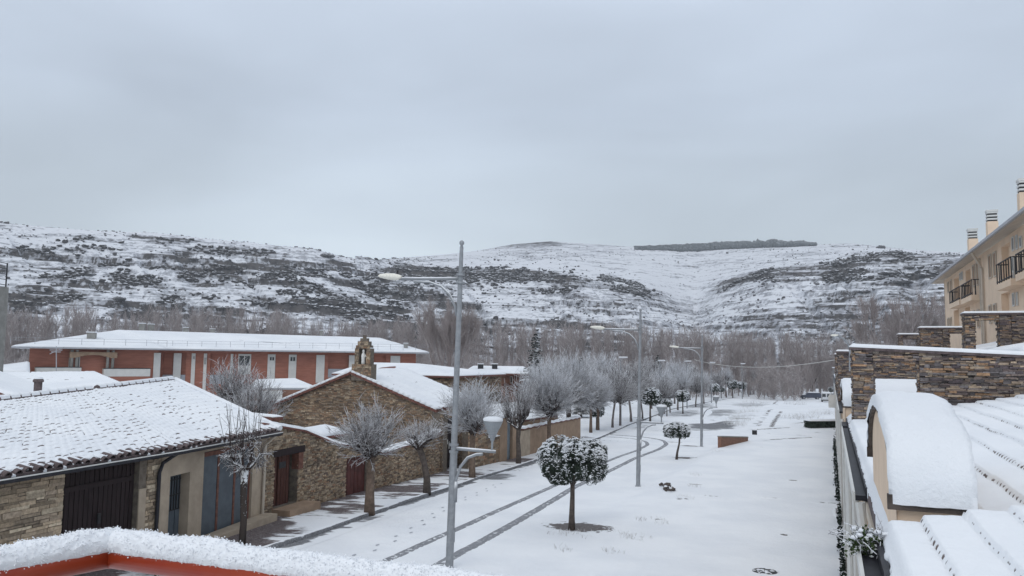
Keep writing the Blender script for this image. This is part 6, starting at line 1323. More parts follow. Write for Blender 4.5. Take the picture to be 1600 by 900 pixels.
# near sparse pollard with upright rods in front of the barn
def rod_tree(seed, th, r0, w, hgt, nl=7, rods=4, name='pollard_tree', tw=.008):
    r = random.Random(seed); t_ = thing(name, 'x', 'tree', (0, 0, 0)); mb = MB(); mb.tube([(0, 0, -.1), (.02, 0, th * .3), (-.02, .01, th * .7), (0, 0, th)], [r0 * 1.1, r0 * .95, r0 * .9, r0 * 1.1], 10); mb.build('trunk', ['trunk_snowy'], t_, smooth=True)
    mb = MB(); tw_ = TW()
    for i in range(nl):
        a = 2 * math.pi * (i + r.uniform(-.25, .25)) / nl; d = Vector((math.cos(a), math.sin(a), .25)); pts, d2 = bent(r, (0, 0, th - .05), d, w * r.uniform(.5, .62), 5, .25, .22); mb.tube(pts, [r0 * .8, r0 * .55, r0 * .42, r0 * .38, r0 * .34, r0 * .42], 7)
        for j in range(3):
            b0 = pts[r.randrange(2, 6)]; p2, d3 = bent(r, b0, Vector((math.cos(a), math.sin(a), .2)) + rdir(r) * .9, w * r.uniform(.2, .4), 4, .5, -.02); mb.tube(p2, [r0 * .3, r0 * .24, r0 * .2, r0 * .15, r0 * .1], 5)
            for q in p2[1:]:
                for _ in range(5): e, _d = bent(r, q, rdir(r, -.1), w * r.uniform(.12, .3), 3, .45, -.05); [tw_.add(e[k], e[k + 1], tw * .9, tw * .7) for k in range(3)]
        for j in range(rods):
            q = pts[r.randrange(3, 6)] + rdir(r) * .04; e, _d = bent(r, q, Vector((r.gauss(0, .12), r.gauss(0, .12), 1)), hgt * r.uniform(.5, 1.0), 5, .05, .02)
            for k in range(5): tw_.add(e[k], e[k + 1], tw * (1.2 - .15 * k), tw * (1.05 - .15 * k))
            for _ in range(4): k = r.randrange(0, 4); f_, _d = bent(r, e[k], Vector((r.gauss(0, .5), r.gauss(0, .5), .8)), hgt * .18, 2, .1); [tw_.add(f_[m], f_[m + 1], tw * .6, tw * .5) for m in range(2)]
    mb.build('limbs', ['limb_snowy'], t_, smooth=True); tw_.build('crown', 'twig_bare', t_); return t_
m_twig('trunk_snowy', (.06, .05, .045), .28, .36, 1.9, 14)
b_ = gp(378, 843, .12)
k_rod = rod_tree(3, 2.15, .10, 1.15, 2.0, 7, 5); place(k_rod, 378, 850, .12, .3, 1.0, 'nearest pollard with snow-plastered trunk and upright rods, before the grey garage door', first=True)
ft1 = fan_tree(11, 2.0, .17, 1.5, 2.05, 290, 7, side=8, light=False, tw=.0115); place(ft1, 577, 800, .12, 0, 1.0, 'second pollard with a broad frosted fan of twigs, before the dark red door', first=True)
rt2 = fan_tree(23, 1.9, .15, 1.3, 1.35, 210, 6, lean=(-.35, .1), light=False, sparse=False, tw=.009, side=4, bark='bark'); place(rt2, 667, 770, .12, .2, 1.0, 'third pollard leaning left, thin crown before the stone street wall', first=True)
ft3 = fan_tree(31, 2.1, .15, 2.0, 2.4, 430, 7, tw=.013, side=6); place(ft3, 738, 746, .12, 1.0, 1.05, 'fourth pollard with a wide frosted crown, just right of the nearest lamp pole', first=True)
rt4 = fan_tree(37, 2.0, .14, 1.8, 2.6, 230, 7, light=False, tw=.013, side=4, bark='bark', sparse=True); place(rt4, 810, 724, .12, 0, 1.05, 'fifth pollard, dark and gnarled, before the metal gate', first=True)
ft5 = fan_tree(41, 2.5, .15, 2.4, 4.0, 760, 8, tw=.016, side=5); place(ft5, 858, 708, .12, 0, 1.0, 'tall round frosted tree behind the garden wall, left of the clipped shrub', 'tall frosted street trees', first=True)
ft6 = fan_tree(43, 2.6, .20, 2.6, 3.8, 760, 8, tw=.018, side=5, bark='bark'); place(ft6, 888, 692, .12, 0, 1.12, 'largest frosted tree, with a thick dark trunk at the garden wall end', 'tall frosted street trees', first=True)
place(ft5, 923, 676, .12, 2.0, .92, 'smaller frosted tree just past the end of the garden wall', 'tall frosted street trees')
place(ft3, 934, 672, .12, 3.0, 1.0, 'frosted tree with low forked trunk past the garden wall', 'tall frosted street trees')
mt6 = fan_tree(47, 2.1, .095, 1.9, 3.6, 420, 6, light=False, tw=.017, side=4, bark='trunk_grey', lean=(.22, .1)); mt7 = fan_tree(53, 2.5, .11, 2.2, 3.2, 380, 7, light=True, tw=.017, side=4, bark='trunk_grey', lean=(-.3, -.1)); labs = ['bare tree with pale trunk left of the first slim lamp', 'bare tree whose crown meets the first slim lamp', 'bare tree with steep forked trunk left of the second tall lamp', 'bare tree behind the second tall lamp']
for i, (x, y, s, rz) in enumerate([(957, 668, 1.2, 0), (969, 665, 1.1, 1), (986, 659, 1.35, 2), (1004, 655, 1.1, 3)]): place(mt6, x, y, .12, rz, s, labs[i], 'bare trees on the far sidewalk', first=i == 0)
r_ = random.Random(77); xs_ = [(1030, 650, 1.0), (1038, 647, 1.1), (1047, 645, .9), (1059, 641, 1.1), (1087, 636, 1.1), (1100, 631, 1.0), (1120, 626, 1.1), (1135, 622, 1.2), (1018, 640, 1.5), (1054, 632, 1.4), (1078, 626, 1.4), (940, 640, 1.5), (905, 648, 1.4), (1172, 617, 1.2), (1188, 615, 1.3), (1216, 612, 1.2)]
nm = ['bare tree behind the dark ball tree', 'slim bare tree right of the lantern cone', 'small bare tree by the kerb behind the second lamp', 'bare tree left of the distant pair of ball trees', 'bare tree between two small ball trees near the third lamp', 'bare tree just right of the third tall lamp', 'bare tree beyond the third lantern cone', 'pale bare tree at the bend of the road', 'large mauve tree behind the row, near the slim lamps', 'large pale tree behind the row left of the third lamp', 'tall pale tree behind the third tall lamp', 'large pale tree standing in the snow field', 'leftmost pale tree in the snow field behind the frosted row', 'pale tree at the far end of the road left of the lone ball tree', 'pale tree behind the lone distant ball tree', 'pale tree by the chain-link fence']
for i, (x, y, s) in enumerate(xs_): place(mt7 if i % 2 else mt6, x, y, .0, r_.uniform(0, 6), (s * r_.uniform(.85, 1.15), s * r_.uniform(.85, 1.15), s), nm[i], 'bare trees on the far sidewalk', first=i == 1)
# bushy frosted tree behind the barn
bt = fan_tree(61, 1.2, .12, 1.6, 2.3, 240, 9, light=False, tw=.012, side=6, name='bushy_tree'); o = place(bt, 358, 640, 0, 0, 1.35, 'bushy grey frosted tree behind the barn, before the red residence', 'x', first=True, Y=46); del o['group']; o.location.z = at(358, 690, 46).z
bt2 = copy_tree(bt, (0, 0, 0), 2.0, 1.2, 'second bushy grey tree against the church gable side, lower and darker'); bt2.location = at(398, 690, 44); bt2.location.z = at(398, 708, 44).z
# ------------------------------------------------------------------ big bare trees
def branchy(seed, H, r0, wood, name='bare_tree', depth=5, ang=.5, tw=.03, mat='twig_bare', fork=3, trunk=.18):
    r = random.Random(seed); t_ = thing(name, 'x', 'tree', (0, 0, 0)); mb = MB(); tw_ = TW()
    def grow(p, d, L, w, k):
        pts, d2 = bent(r, p, d, L, 3, .13, .06)
        if k <= 1: mb.tube(pts, [w, w * .85, w * .75, w * .68], 6)
        else: [tw_.add(pts[i], pts[i + 1], max(w * (1 - .12 * i), tw * .4), max(w * (.88 - .12 * i), tw * .35)) for i in range(3)]
        if k >= depth: return
        n = fork + (1 if r.random() < .5 else 0) + (2 if k >= depth - 2 else 0)
        for i in range(n):
            q = pts[-1] if i < 2 else pts[r.randrange(1, 4)]; a = ang * r.uniform(.5, 1.3); e = (d2 + rdir(r) * a + Vector((0, 0, .18))).normalized(); grow(q, e, L * r.uniform(.62, .82), max(w * .58, tw * .4), k + 1)
    mb.tube([(0, 0, -.2), (0, 0, H * trunk)], [r0 * 1.3, r0], 8)
    for i in range(5): a = i * 1.257 + r.uniform(-.3, .3); grow(Vector((0, 0, H * trunk * r.uniform(.8, 1))), Vector((math.cos(a) * .55, math.sin(a) * .55, 1)), H * .25, r0 * .55, 1)
    mb.build('trunk', ['bark'], t_, smooth=True); tw_.build('crown', mat, t_); return t_
b1 = branchy(5, 11, .30, None, depth=6, tw=.024, mat='twig_mauve', ang=.42); o = place(b1, 700, 600, 0, 0, 1.0, 'big bare tree spreading behind the nearest lamp pole and the chapel', 'x', first=True, Y=100); o.scale = (1.2, 1.2, 1.4); del o['group']
b2 = branchy(9, 12, .28, None, depth=6, tw=.027, mat='twig_mauve'); o = place(b2, 1425, 600, 0, 0, 1.15, 'large hazy mauve tree beside the cream apartment block', 'x', first=True, Y=105); del o['group']; o.scale = (1.35, 1.35, 1.5)
o = copy_tree(b2, at(1385, 600, 120), 2.2, 1.0, 'paler mauve tree left of the largest one, above the slate frames'); o.location.z = -7.6
for x, Y, s, lab in ((760, 112, .62, 'low grey bare tree to the right of the big bare tree'), (645, 118, .7, 'bare tree peeping over the end of the red residence roof'), (1268, 190, .95, 'white frosted tree at the far end beyond the fence'), (1240, 195, .8, 'frosted tree left of the white one beyond the fence'), (1320, 175, .9, 'frosted tree by the terraced facade, far away')):
    o = copy_tree(b2 if x > 1200 else b1, at(x, 600, Y), x * 1.0, s, lab); p = o.location; o.location.z = G(p.x, p.y)
# ------------------------------------------------------------------ conifers
def spruce(seed, H, W_):
    r = random.Random(seed); t_ = thing('spruce', 'x', 'tree', (0, 0, 0)); mb = MB(); mb.tube([(0, 0, 0), (0, 0, H * .97)], [H * .022, .02], 7); mb.build('trunk', ['bark'], t_); mb = MB()
    z = H * .10
    while z < H * .98:
        f_ = 1 - z / H; R = W_ * 1.15 * (f_ ** .85) * r.uniform(.75, 1.1); n = 13
        for i in range(n):
            a = 2 * math.pi * (i + r.random() * .7) / n; L = R * r.uniform(.65, 1.1); d = Vector((math.cos(a), math.sin(a), 0)); s_ = Vector((-d.y, d.x, 0)); m = 5
            for k in range(m):
                t0, t1 = k / m, (k + 1) / m; w0, w1 = .22 * L * (1 - t0) + .05, .22 * L * (1 - t1) + .03; zz = lambda t: z - L * .35 * t + L * .18 * t * t
                p0, p1 = d * L * t0 + Vector((0, 0, zz(t0))), d * L * t1 + Vector((0, 0, zz(t1))); 
                mb.face([p0 - s_ * w0 - Vector((0, 0, .06)), p1 - s_ * w1 - Vector((0, 0, .06)), p1, p0]); mb.face([p0, p1, p1 + s_ * w1 - Vector((0, 0, .06)), p0 + s_ * w0 - Vector((0, 0, .06))])
                for sg in (-1, 1): q = p0.lerp(p1, .5); e = q + (s_ * sg * w0 * 1.7 + d * w0 * .9) - Vector((0, 0, .10)); mb.face([q - d * .05, q + d * .07, e + d * .03 - Vector((0, 0, .05)), e - d * .03])
        z += H * .026 * r.uniform(.8, 1.2)
    mb.build('crown', ['needle_snowy'], t_); return t_
sp = spruce(3, 8.5, 2.2)
for i, (x, yb, Y, s, lab) in enumerate([(836, 612, 80, 1.0, 'tall snowy spruce behind the frosted street trees'), (562 * 0 + 642, 560, 96, .55, 'dark conifer top at the right end of the red residence'), (908, 600, 98, .62, 'small dark conifer behind the largest frosted tree'), (1028, 600, 130, .8, 'spire-shaped conifer beyond the slim lamps')]):
    p = at(x, yb, Y); o = sp if i == 0 else copy_tree(sp, p, i * 1.0, s); tz = {0: 516, 1: 548, 2: 556, 3: 552}[i]; gz_ = G(p.x, p.y); k = (at(x, tz, Y).z - gz_) / 8.5
    o.location = (p.x, p.y, gz_); o.scale = (k * .95, k * .95, k); o['label'] = lab; o['group'] = 'snowy conifers behind the street trees'
# ------------------------------------------------------------------ clipped evergreen shrub trees
def lollipop(seed, th, r0, lobes, nleaf, leaf, lean=0.0, nsnow=900, snow_s=.045):
    """clipped evergreen on a stem; lobes: (cx, cy, cz, rx, ry, rz)"""
    r = random.Random(seed); g = np.random.default_rng(seed); t_ = thing('shrub_tree', 'x', 'shrub tree', (0, 0, 0)); mb = MB()
    mb.tube([(0, 0, -.1), (lean * .2, 0, th * .3), (lean * .8, 0, th * .75), (lean, 0, th * 1.25)], [r0 * 1.35, r0, r0 * .8, r0 * .7], 9)
    for i in range(5): a = i * 1.26; mb.tube([(lean, 0, th * .95), (lean + math.cos(a) * .3, math.sin(a) * .3, th * 1.25)], [r0 * .5, r0 * .3], 5)
    mb.build('trunk', ['bark'], t_, smooth=True)
    LB_ = np.array(lobes); wts = (LB_[:, 3] * LB_[:, 4]) / (LB_[:, 3] * LB_[:, 4]).sum(); k = g.choice(len(LB_), nleaf, p=wts); d = g.normal(size=(nleaf, 3)); d /= np.linalg.norm(d, axis=1, keepdims=True)
    sq = np.sign(d) * np.abs(d) ** .6; sq /= np.maximum(np.linalg.norm(sq, axis=1, keepdims=True), .95)          # clipped: a little boxy
    rad_ = np.where(g.random(nleaf) < .55, g.uniform(.90, 1.03, nleaf), g.uniform(.45, .95, nleaf)); lump = .72 + .42 * fbm(d[:, 0] * 3.1 + 7 + k, d[:, 1] * 3.1 + d[:, 2] * 2.7, 3, seed)
    P_ = LB_[k, :3] + sq * LB_[k, 3:6] * (rad_ * lump)[:, None]
    n1 = g.normal(size=(nleaf, 3)); n1 /= np.linalg.norm(n1, axis=1, keepdims=True); a1 = np.cross(n1, g.normal(size=(nleaf, 3))); a1 /= np.linalg.norm(a1, axis=1, keepdims=True); b1_ = np.cross(n1, a1); s_ = leaf * g.uniform(.6, 1.3, nleaf)[:, None]
    q = np.stack([P_ - a1 * s_, P_ - b1_ * s_ * .45, P_ + a1 * s_, P_ + b1_ * s_ * .45], 1); f = np.arange(nleaf * 4).reshape(-1, 4)
    cr = np_mesh('crown', q.reshape(-1, 3), f, ['leaf_dark'], t_)
    # snow lying in clumps on the outer leaves, mostly on top
    k = g.choice(len(LB_), nsnow * 6, p=wts); d = g.normal(size=(nsnow * 6, 3)); d /= np.linalg.norm(d, axis=1, keepdims=True); sq = np.sign(d) * np.abs(d) ** .6; sq /= np.maximum(np.linalg.norm(sq, axis=1, keepdims=True), .95); lump = .72 + .42 * fbm(d[:, 0] * 3.1 + 7 + k, d[:, 1] * 3.1 + d[:, 2] * 2.7, 3, seed)
    P_ = LB_[k, :3] + sq * LB_[k, 3:6] * (lump * 1.03)[:, None]; cl = fbm(P_[:, 0] * 9 + 3, P_[:, 1] * 9 + P_[:, 2] * 11, 2, 4)
    inner = np.zeros(len(P_), bool)
    for i in range(len(LB_)): inner |= (np.linalg.norm((P_ - LB_[i, :3]) / LB_[i, 3:6], axis=1) < .80)
    pr = np.clip(.30 + .65 * d[:, 2], .04, .95) * sstep(.36, .58, cl) ; keep = (g.random(len(P_)) < pr) & ~inner; P_ = P_[keep][:nsnow]; R = snow_s * g.uniform(.5, 1.3, len(P_)); kk = 1 + g.uniform(-.4, .4, (len(P_), 12, 1))
    v = P_[:, None, :] + ICOV[None] * kk * np.stack([R, R, R * .45], 1)[:, None, :]; f = ICOFa[None] + (np.arange(len(P_)) * 12)[:, None, None]; np_mesh('snow_cover', v.reshape(-1, 3), f.reshape(-1, 3), ['snow'], t_, smooth=True); return t_
simple('leaf_dark', (.035, .05, .036), .7, .45, 2.5)
lo1 = lollipop(3, 1.6, .10, [(-.48, .05, 2.42, .76, .74, .80), (.10, -.02, 2.42, .66, .72, .80), (.66, .0, 2.38, .64, .66, .80), (.2, .3, 2.5, .7, .5, .7), (-.40, 0, 1.85, .5, .5, .35)], 80000, .026, .03, 9500, .026)
place(lo1, 893, 828, 0, -.15, (1.0, 1.0, .97), 'large clipped evergreen with a wide two-lobed snowy crown beside the road', 'clipped evergreen shrub trees', first=True)
lo2 = lollipop(5, 1.35, .075, [(-.38, 0, 1.80, .58, .55, .50), (.0, 0, 1.86, .55, .55, .56), (.42, 0, 1.80, .54, .52, .52)], 15000, .033, .25, 2400, .038)
place(lo2, 1057, 718, 0, .1, (1.0, 1.0, 1.05), 'small clipped evergreen with leaning stem between the second and third lamps', 'clipped evergreen shrub trees', first=True)
lo3 = lollipop(8, 1.3, .07, [(0, 0, 1.9, .85, .85, .68), (.3, .2, 1.7, .5, .5, .5)], 8000, .055, 0, 1000, .055)
for i, (x, y, s, lab) in enumerate([(1016, 660, 1.55, 'dark ball tree left of the second lantern cone, nearest of the far row'), (1067, 646, 1.25, 'dark ball tree on the far sidewalk, midway between second and third lamps'), (1042, 650, .9, 'small ball tree half hidden behind its neighbours near the slim lamp'), (932, 672, 1.0, 'low dark ball tree below the frosted forked tree'), (1115, 626, 1.35, 'ball tree just beyond the third lantern cone'), (1145, 622, 1.55, 'ball tree with snowy top at the bend of the road'), (1160, 620, 1.35, 'ball tree touching its neighbour at the bend of the road'), (1127, 623, 1.1, 'smallest ball tree near the bend'), (1199, 618, 1.5, 'lone ball tree at the far end of the road'), (1300, 622, 1.0, 'far ball tree beside the parked van')]):
    place(lo3, x, y, .05, i * 1.3, s, lab, 'dark ball trees on the far sidewalk', first=i == 0)
# ================================================================== small things
# low brick retaining wall
a = gp(1127, 699); tb = at(1127, 683, a.y); d_ = V2(gp(1169, 689)) - V2(a); L_ = d_.length; d_ /= L_; n_ = Vector((d_.y, -d_.x))
bw_ = thing('brick_wall', 'short low brick retaining wall half buried in snow by the road', 'wall', a); mb = MB(); tz2 = hit(1168, 684, V2(a), d_)[1]; wall(mb, V2(a), d_, n_, 0, L_, a.z - .6, lambda s: tb.z + (tz2 - tb.z) * s / L_, th=.25); mb.mat(1); mb.prism([P3(V2(a), d_, n_, 0, tb.z + .07, .04), P3(V2(a), d_, n_, 0, tb.z + .07, -.28), P3(V2(a), d_, n_, L_, tz2 + .07, -.28), P3(V2(a), d_, n_, L_, tz2 + .07, .04)][::-1], .068); mb.build('masonry', ['brick_brown', 'concrete'], bw_)
snow_patch('snow_cap', P3(V2(a), d_, n_, .1, tb.z + .07, .03), P3(V2(a), d_, n_, L_, tz2 + .07, .03), P3(V2(a), d_, n_, L_, tz2 + .07, -.26), P3(V2(a), d_, n_, .1, tb.z + .07, -.26), .06, bw_, res=.15)
bx = thing('utility_box', 'small dark box standing in the snow above the brick wall', 'box', gp(1179, 679)); p = gp(1179, 679); mb = MB(); mb.box((p.x, p.y), (1, 0), (0, 1), -.17, .17, -.15, .15, p.z - .1, p.z + .38); mb.build('body', ['iron'], bx); mb = MB(); mb.box((p.x, p.y), (1, 0), (0, 1), -.19, .19, -.17, .17, p.z + .381, p.z + .46); mb.build('snow_cap', ['snow'], bx)
# rubble heap
p = gp(1043, 765); rb = thing('rubble_heap', 'heap of dark earth clods poking through the snow', 'rubble', p); mb = MB(); ms = MB()
for i in range(26):
    q = Vector((p.x + rnd.gauss(0, .13), p.y + rnd.gauss(0, .45), p.z + rnd.uniform(0, .12))); s_ = rnd.uniform(.04, .11); mb.blob(q, (s_, s_, s_ * .9), rnd, jit=.35)
    if rnd.random() < .6: ms.blob(q + Vector((0, 0, s_ * .65)), (s_ * .9, s_ * .9, s_ * .4), rnd, jit=.2)
mb.blob(p + Vector((.05, .35, .16)), (.17, .2, .14), rnd); mb.blob(p + Vector((-.05, .2, .10)), (.13, .2, .10), rnd); mb.build('clods', ['bark'], rb); ms.build('snow_cover', ['snow'], rb, smooth=True)
# frosted weeds
def weeds(name, spots, lab, h=.3, mat='grass_frosted', n=60):
    a_, b_, w_ = [], [], []
    for (x, y, R) in spots:
        for i in range(n):
            th = rg.uniform(0, 6.28); q = R * rg.random() ** .5; bx_, by_ = x + q * math.cos(th), y + q * math.sin(th) * 1.6; z_ = G(bx_, by_); a_.append((bx_, by_, z_ - .02)); hh = h * rg.uniform(.3, 1); b_.append((bx_ + rg.normal() * hh * .5, by_ + rg.normal() * hh * .5, z_ + hh)); w_.append(.008 + .004 * h)
    return tag(slivers_mesh(name, np.array(a_), np.array(b_), np.array(w_), np.array(w_) * .5, [mat]), lab, 'grass', kind='stuff')
sp_ = []
for x, y, R in [(1000, 840, .4), (1030, 815, .4), (1068, 778, .4), (960, 862, .35), (880, 858, .3), (1120, 705, .5), (1000, 812, .2), (980, 838, .3), (1088, 742, .3), (905, 835, .5), (870, 832, .4), (640, 760, .1), (1085, 760, .3)]: p = gp(x, y); sp_.append((p.x, p.y, R))
weeds('frosted_grass', sp_, 'thin frosted grass blades poking through the snow', .14, n=26)
sp_ = []
for x, y, R in [(1150, 664, 1.2), (1157, 656, 1.4), (1165, 645, 1.6), (1172, 637, 2.0), (1180, 630, 2.4), (1188, 624, 3.0), (1242, 632, 1.8), (1240, 654, 1.5), (1262, 652, 1.8), (1285, 647, 1.6)]: p = gp(x, y); sp_.append((p.x, p.y, R))
weeds('tall_dry_grass', sp_, 'clumps of tall frosted dry grass by the far road', .7, n=110)
# climbing plants and shrubs at the foot of the facade
for i, (u, s, lab) in enumerate([(21, .38, 'nearest dark climber at the foot of the terraced facade'), (23.5, .35, 'low climber beside the nearest one at the facade foot'), (27, .42, 'second snowy shrub along the facade foot'), (31.5, .36, 'third shrub along the facade foot'), (37, .42, 'fourth shrub along the facade foot, halfway'), (42, .55, 'fifth shrub along the facade foot'), (50, .6, 'sixth shrub along the facade foot'), (60, .6, 'farthest shrub along the facade foot')]):
    p = W(u, .1, 0); z_ = G(p.x, p.y); t_ = thing('wall_shrub', lab, 'shrub', (p.x, p.y, z_), 'shrubs at the foot of the terraced facade'); n = 420; v_ = rg.normal(size=(n, 3)) * np.array([s * .5, s * 1.2, s * .8]) * .6
    v_[:, 0] = -np.abs(v_[:, 0]) * .8 + .25; P_ = np.stack([p.x + ND.x * v_[:, 0] * .55 + TD.x * v_[:, 1] * 1.5, p.y + ND.y * v_[:, 0] * .55 + TD.y * v_[:, 1] * 1.5, z_ + np.abs(v_[:, 2]) * 1.3 + .05], 1); d = rg.normal(size=(n, 3)); d /= np.linalg.norm(d, axis=1, keepdims=True); a1 = np.cross(d, rg.normal(size=(n, 3))); a1 /= np.linalg.norm(a1, axis=1, keepdims=True); b1_ = np.cross(d, a1); q = np.stack([P_ - a1 * .06, P_ - b1_ * .035, P_ + a1 * .06, P_ + b1_ * .035], 1)
    np_mesh('foliage', q.reshape(-1, 3), np.arange(n * 4).reshape(-1, 4), ['leaf_snowy'], t_)
# ivy hanging over the gutter
p = at(1354, 843, 5.6); t_ = thing('gutter_plant', 'green creeper tufted with snow hanging over the near gutter', 'plant', p); n = 1000; v_ = rg.normal(size=(n, 3)) * np.array([.052, .055, .035]); v_[:, 2] -= np.abs(v_[:, 0]) * .4
P_ = np.array(p)[None] + v_; d = rg.normal(size=(n, 3)); d /= np.linalg.norm(d, axis=1, keepdims=True); a1 = np.cross(d, rg.normal(size=(n, 3))); a1 /= np.linalg.norm(a1, axis=1, keepdims=True); b1_ = np.cross(d, a1); q = np.stack([P_ - a1 * .016, P_ - b1_ * .009, P_ + a1 * .016, P_ + b1_ * .009], 1); np_mesh('foliage', q.reshape(-1, 3), np.arange(n * 4).reshape(-1, 4), ['ivy_leaf'], t_)
tw_ = TW(); r_ = random.Random(6)
for i in range(70):
    q = p + Vector((r_.gauss(0, .08), r_.gauss(0, .07), r_.uniform(-.02, .05))); e, _ = bent(r_, q, rdir(r_, .2), r_.uniform(.06, .16), 3, .4, -.1)
    for k in range(3): tw_.add(e[k], e[k + 1], .004, .0035)
tw_.build('stems', 'twig_frosted_light', t_); mb = MB()
for i in range(34): q = p + Vector((r_.gauss(0.01, .05), r_.gauss(0, .05), .035 + r_.uniform(-.01, .03))); s_ = r_.uniform(.012, .03); mb.blob(q, (s_, s_, s_ * .6), r_, jit=.3)
mb.build('snow_cover', ['snow'], t_, smooth=True)
# chain-link fence at the far end
p0, p1, p2 = gp(1165, 617), gp(1213, 617), gp(1262, 613); fe = thing('mesh_fence', 'tall grey mesh fence on pale posts at the far end of the road', 'fence', p1)
def fence_run(p0, p1, n, H):
    a_, b_, w_ = [], [], []
    for i in range(n + 1): q = p0.lerp(p1, i / n); mb = MB(); z_ = G(q.x, q.y); mb.tube([(q.x, q.y, z_ - .1), (q.x, q.y, z_ + H)], .06, 5); mb.build('post', ['zinc'], fe)
    mb = MB()
    for i in range(int((p1 - p0).length / .35)): q = p0.lerp(p1, i * .35 / (p1 - p0).length); z_ = G(q.x, q.y); mb.tube([(q.x, q.y, z_), (q.x, q.y, z_ + H - .1)], .012, 3, cap=False)
    for k in range(8): z_ = .1 + k * (H - .2) / 7; mb.tube([(p0.x, p0.y, G(p0.x, p0.y) + z_), (p1.x, p1.y, G(p1.x, p1.y) + z_)], .014, 3, cap=False)
    mb.build('mesh_panel', ['zinc'], fe)
fence_run(p0, p1, 6, 2.6); fence_run(p1, p2, 6, 2.6); fence_run(p2, gp(1310, 612), 4, 2.4)
gpst = thing('gate_post', 'thin dark gate post before the snow-covered car', 'post', gp(1253, 624)); q = gp(1253, 624); mb = MB(); mb.tube([(q.x, q.y, q.z - .1), (q.x, q.y, q.z + 1.9)], .08, 6); mb.build('post', ['iron'], gpst); mb = MB(); mb.blob((q.x, q.y, q.z + 1.95), (.1, .1, .06), rnd); mb.build('snow_cap', ['snow'], gpst)
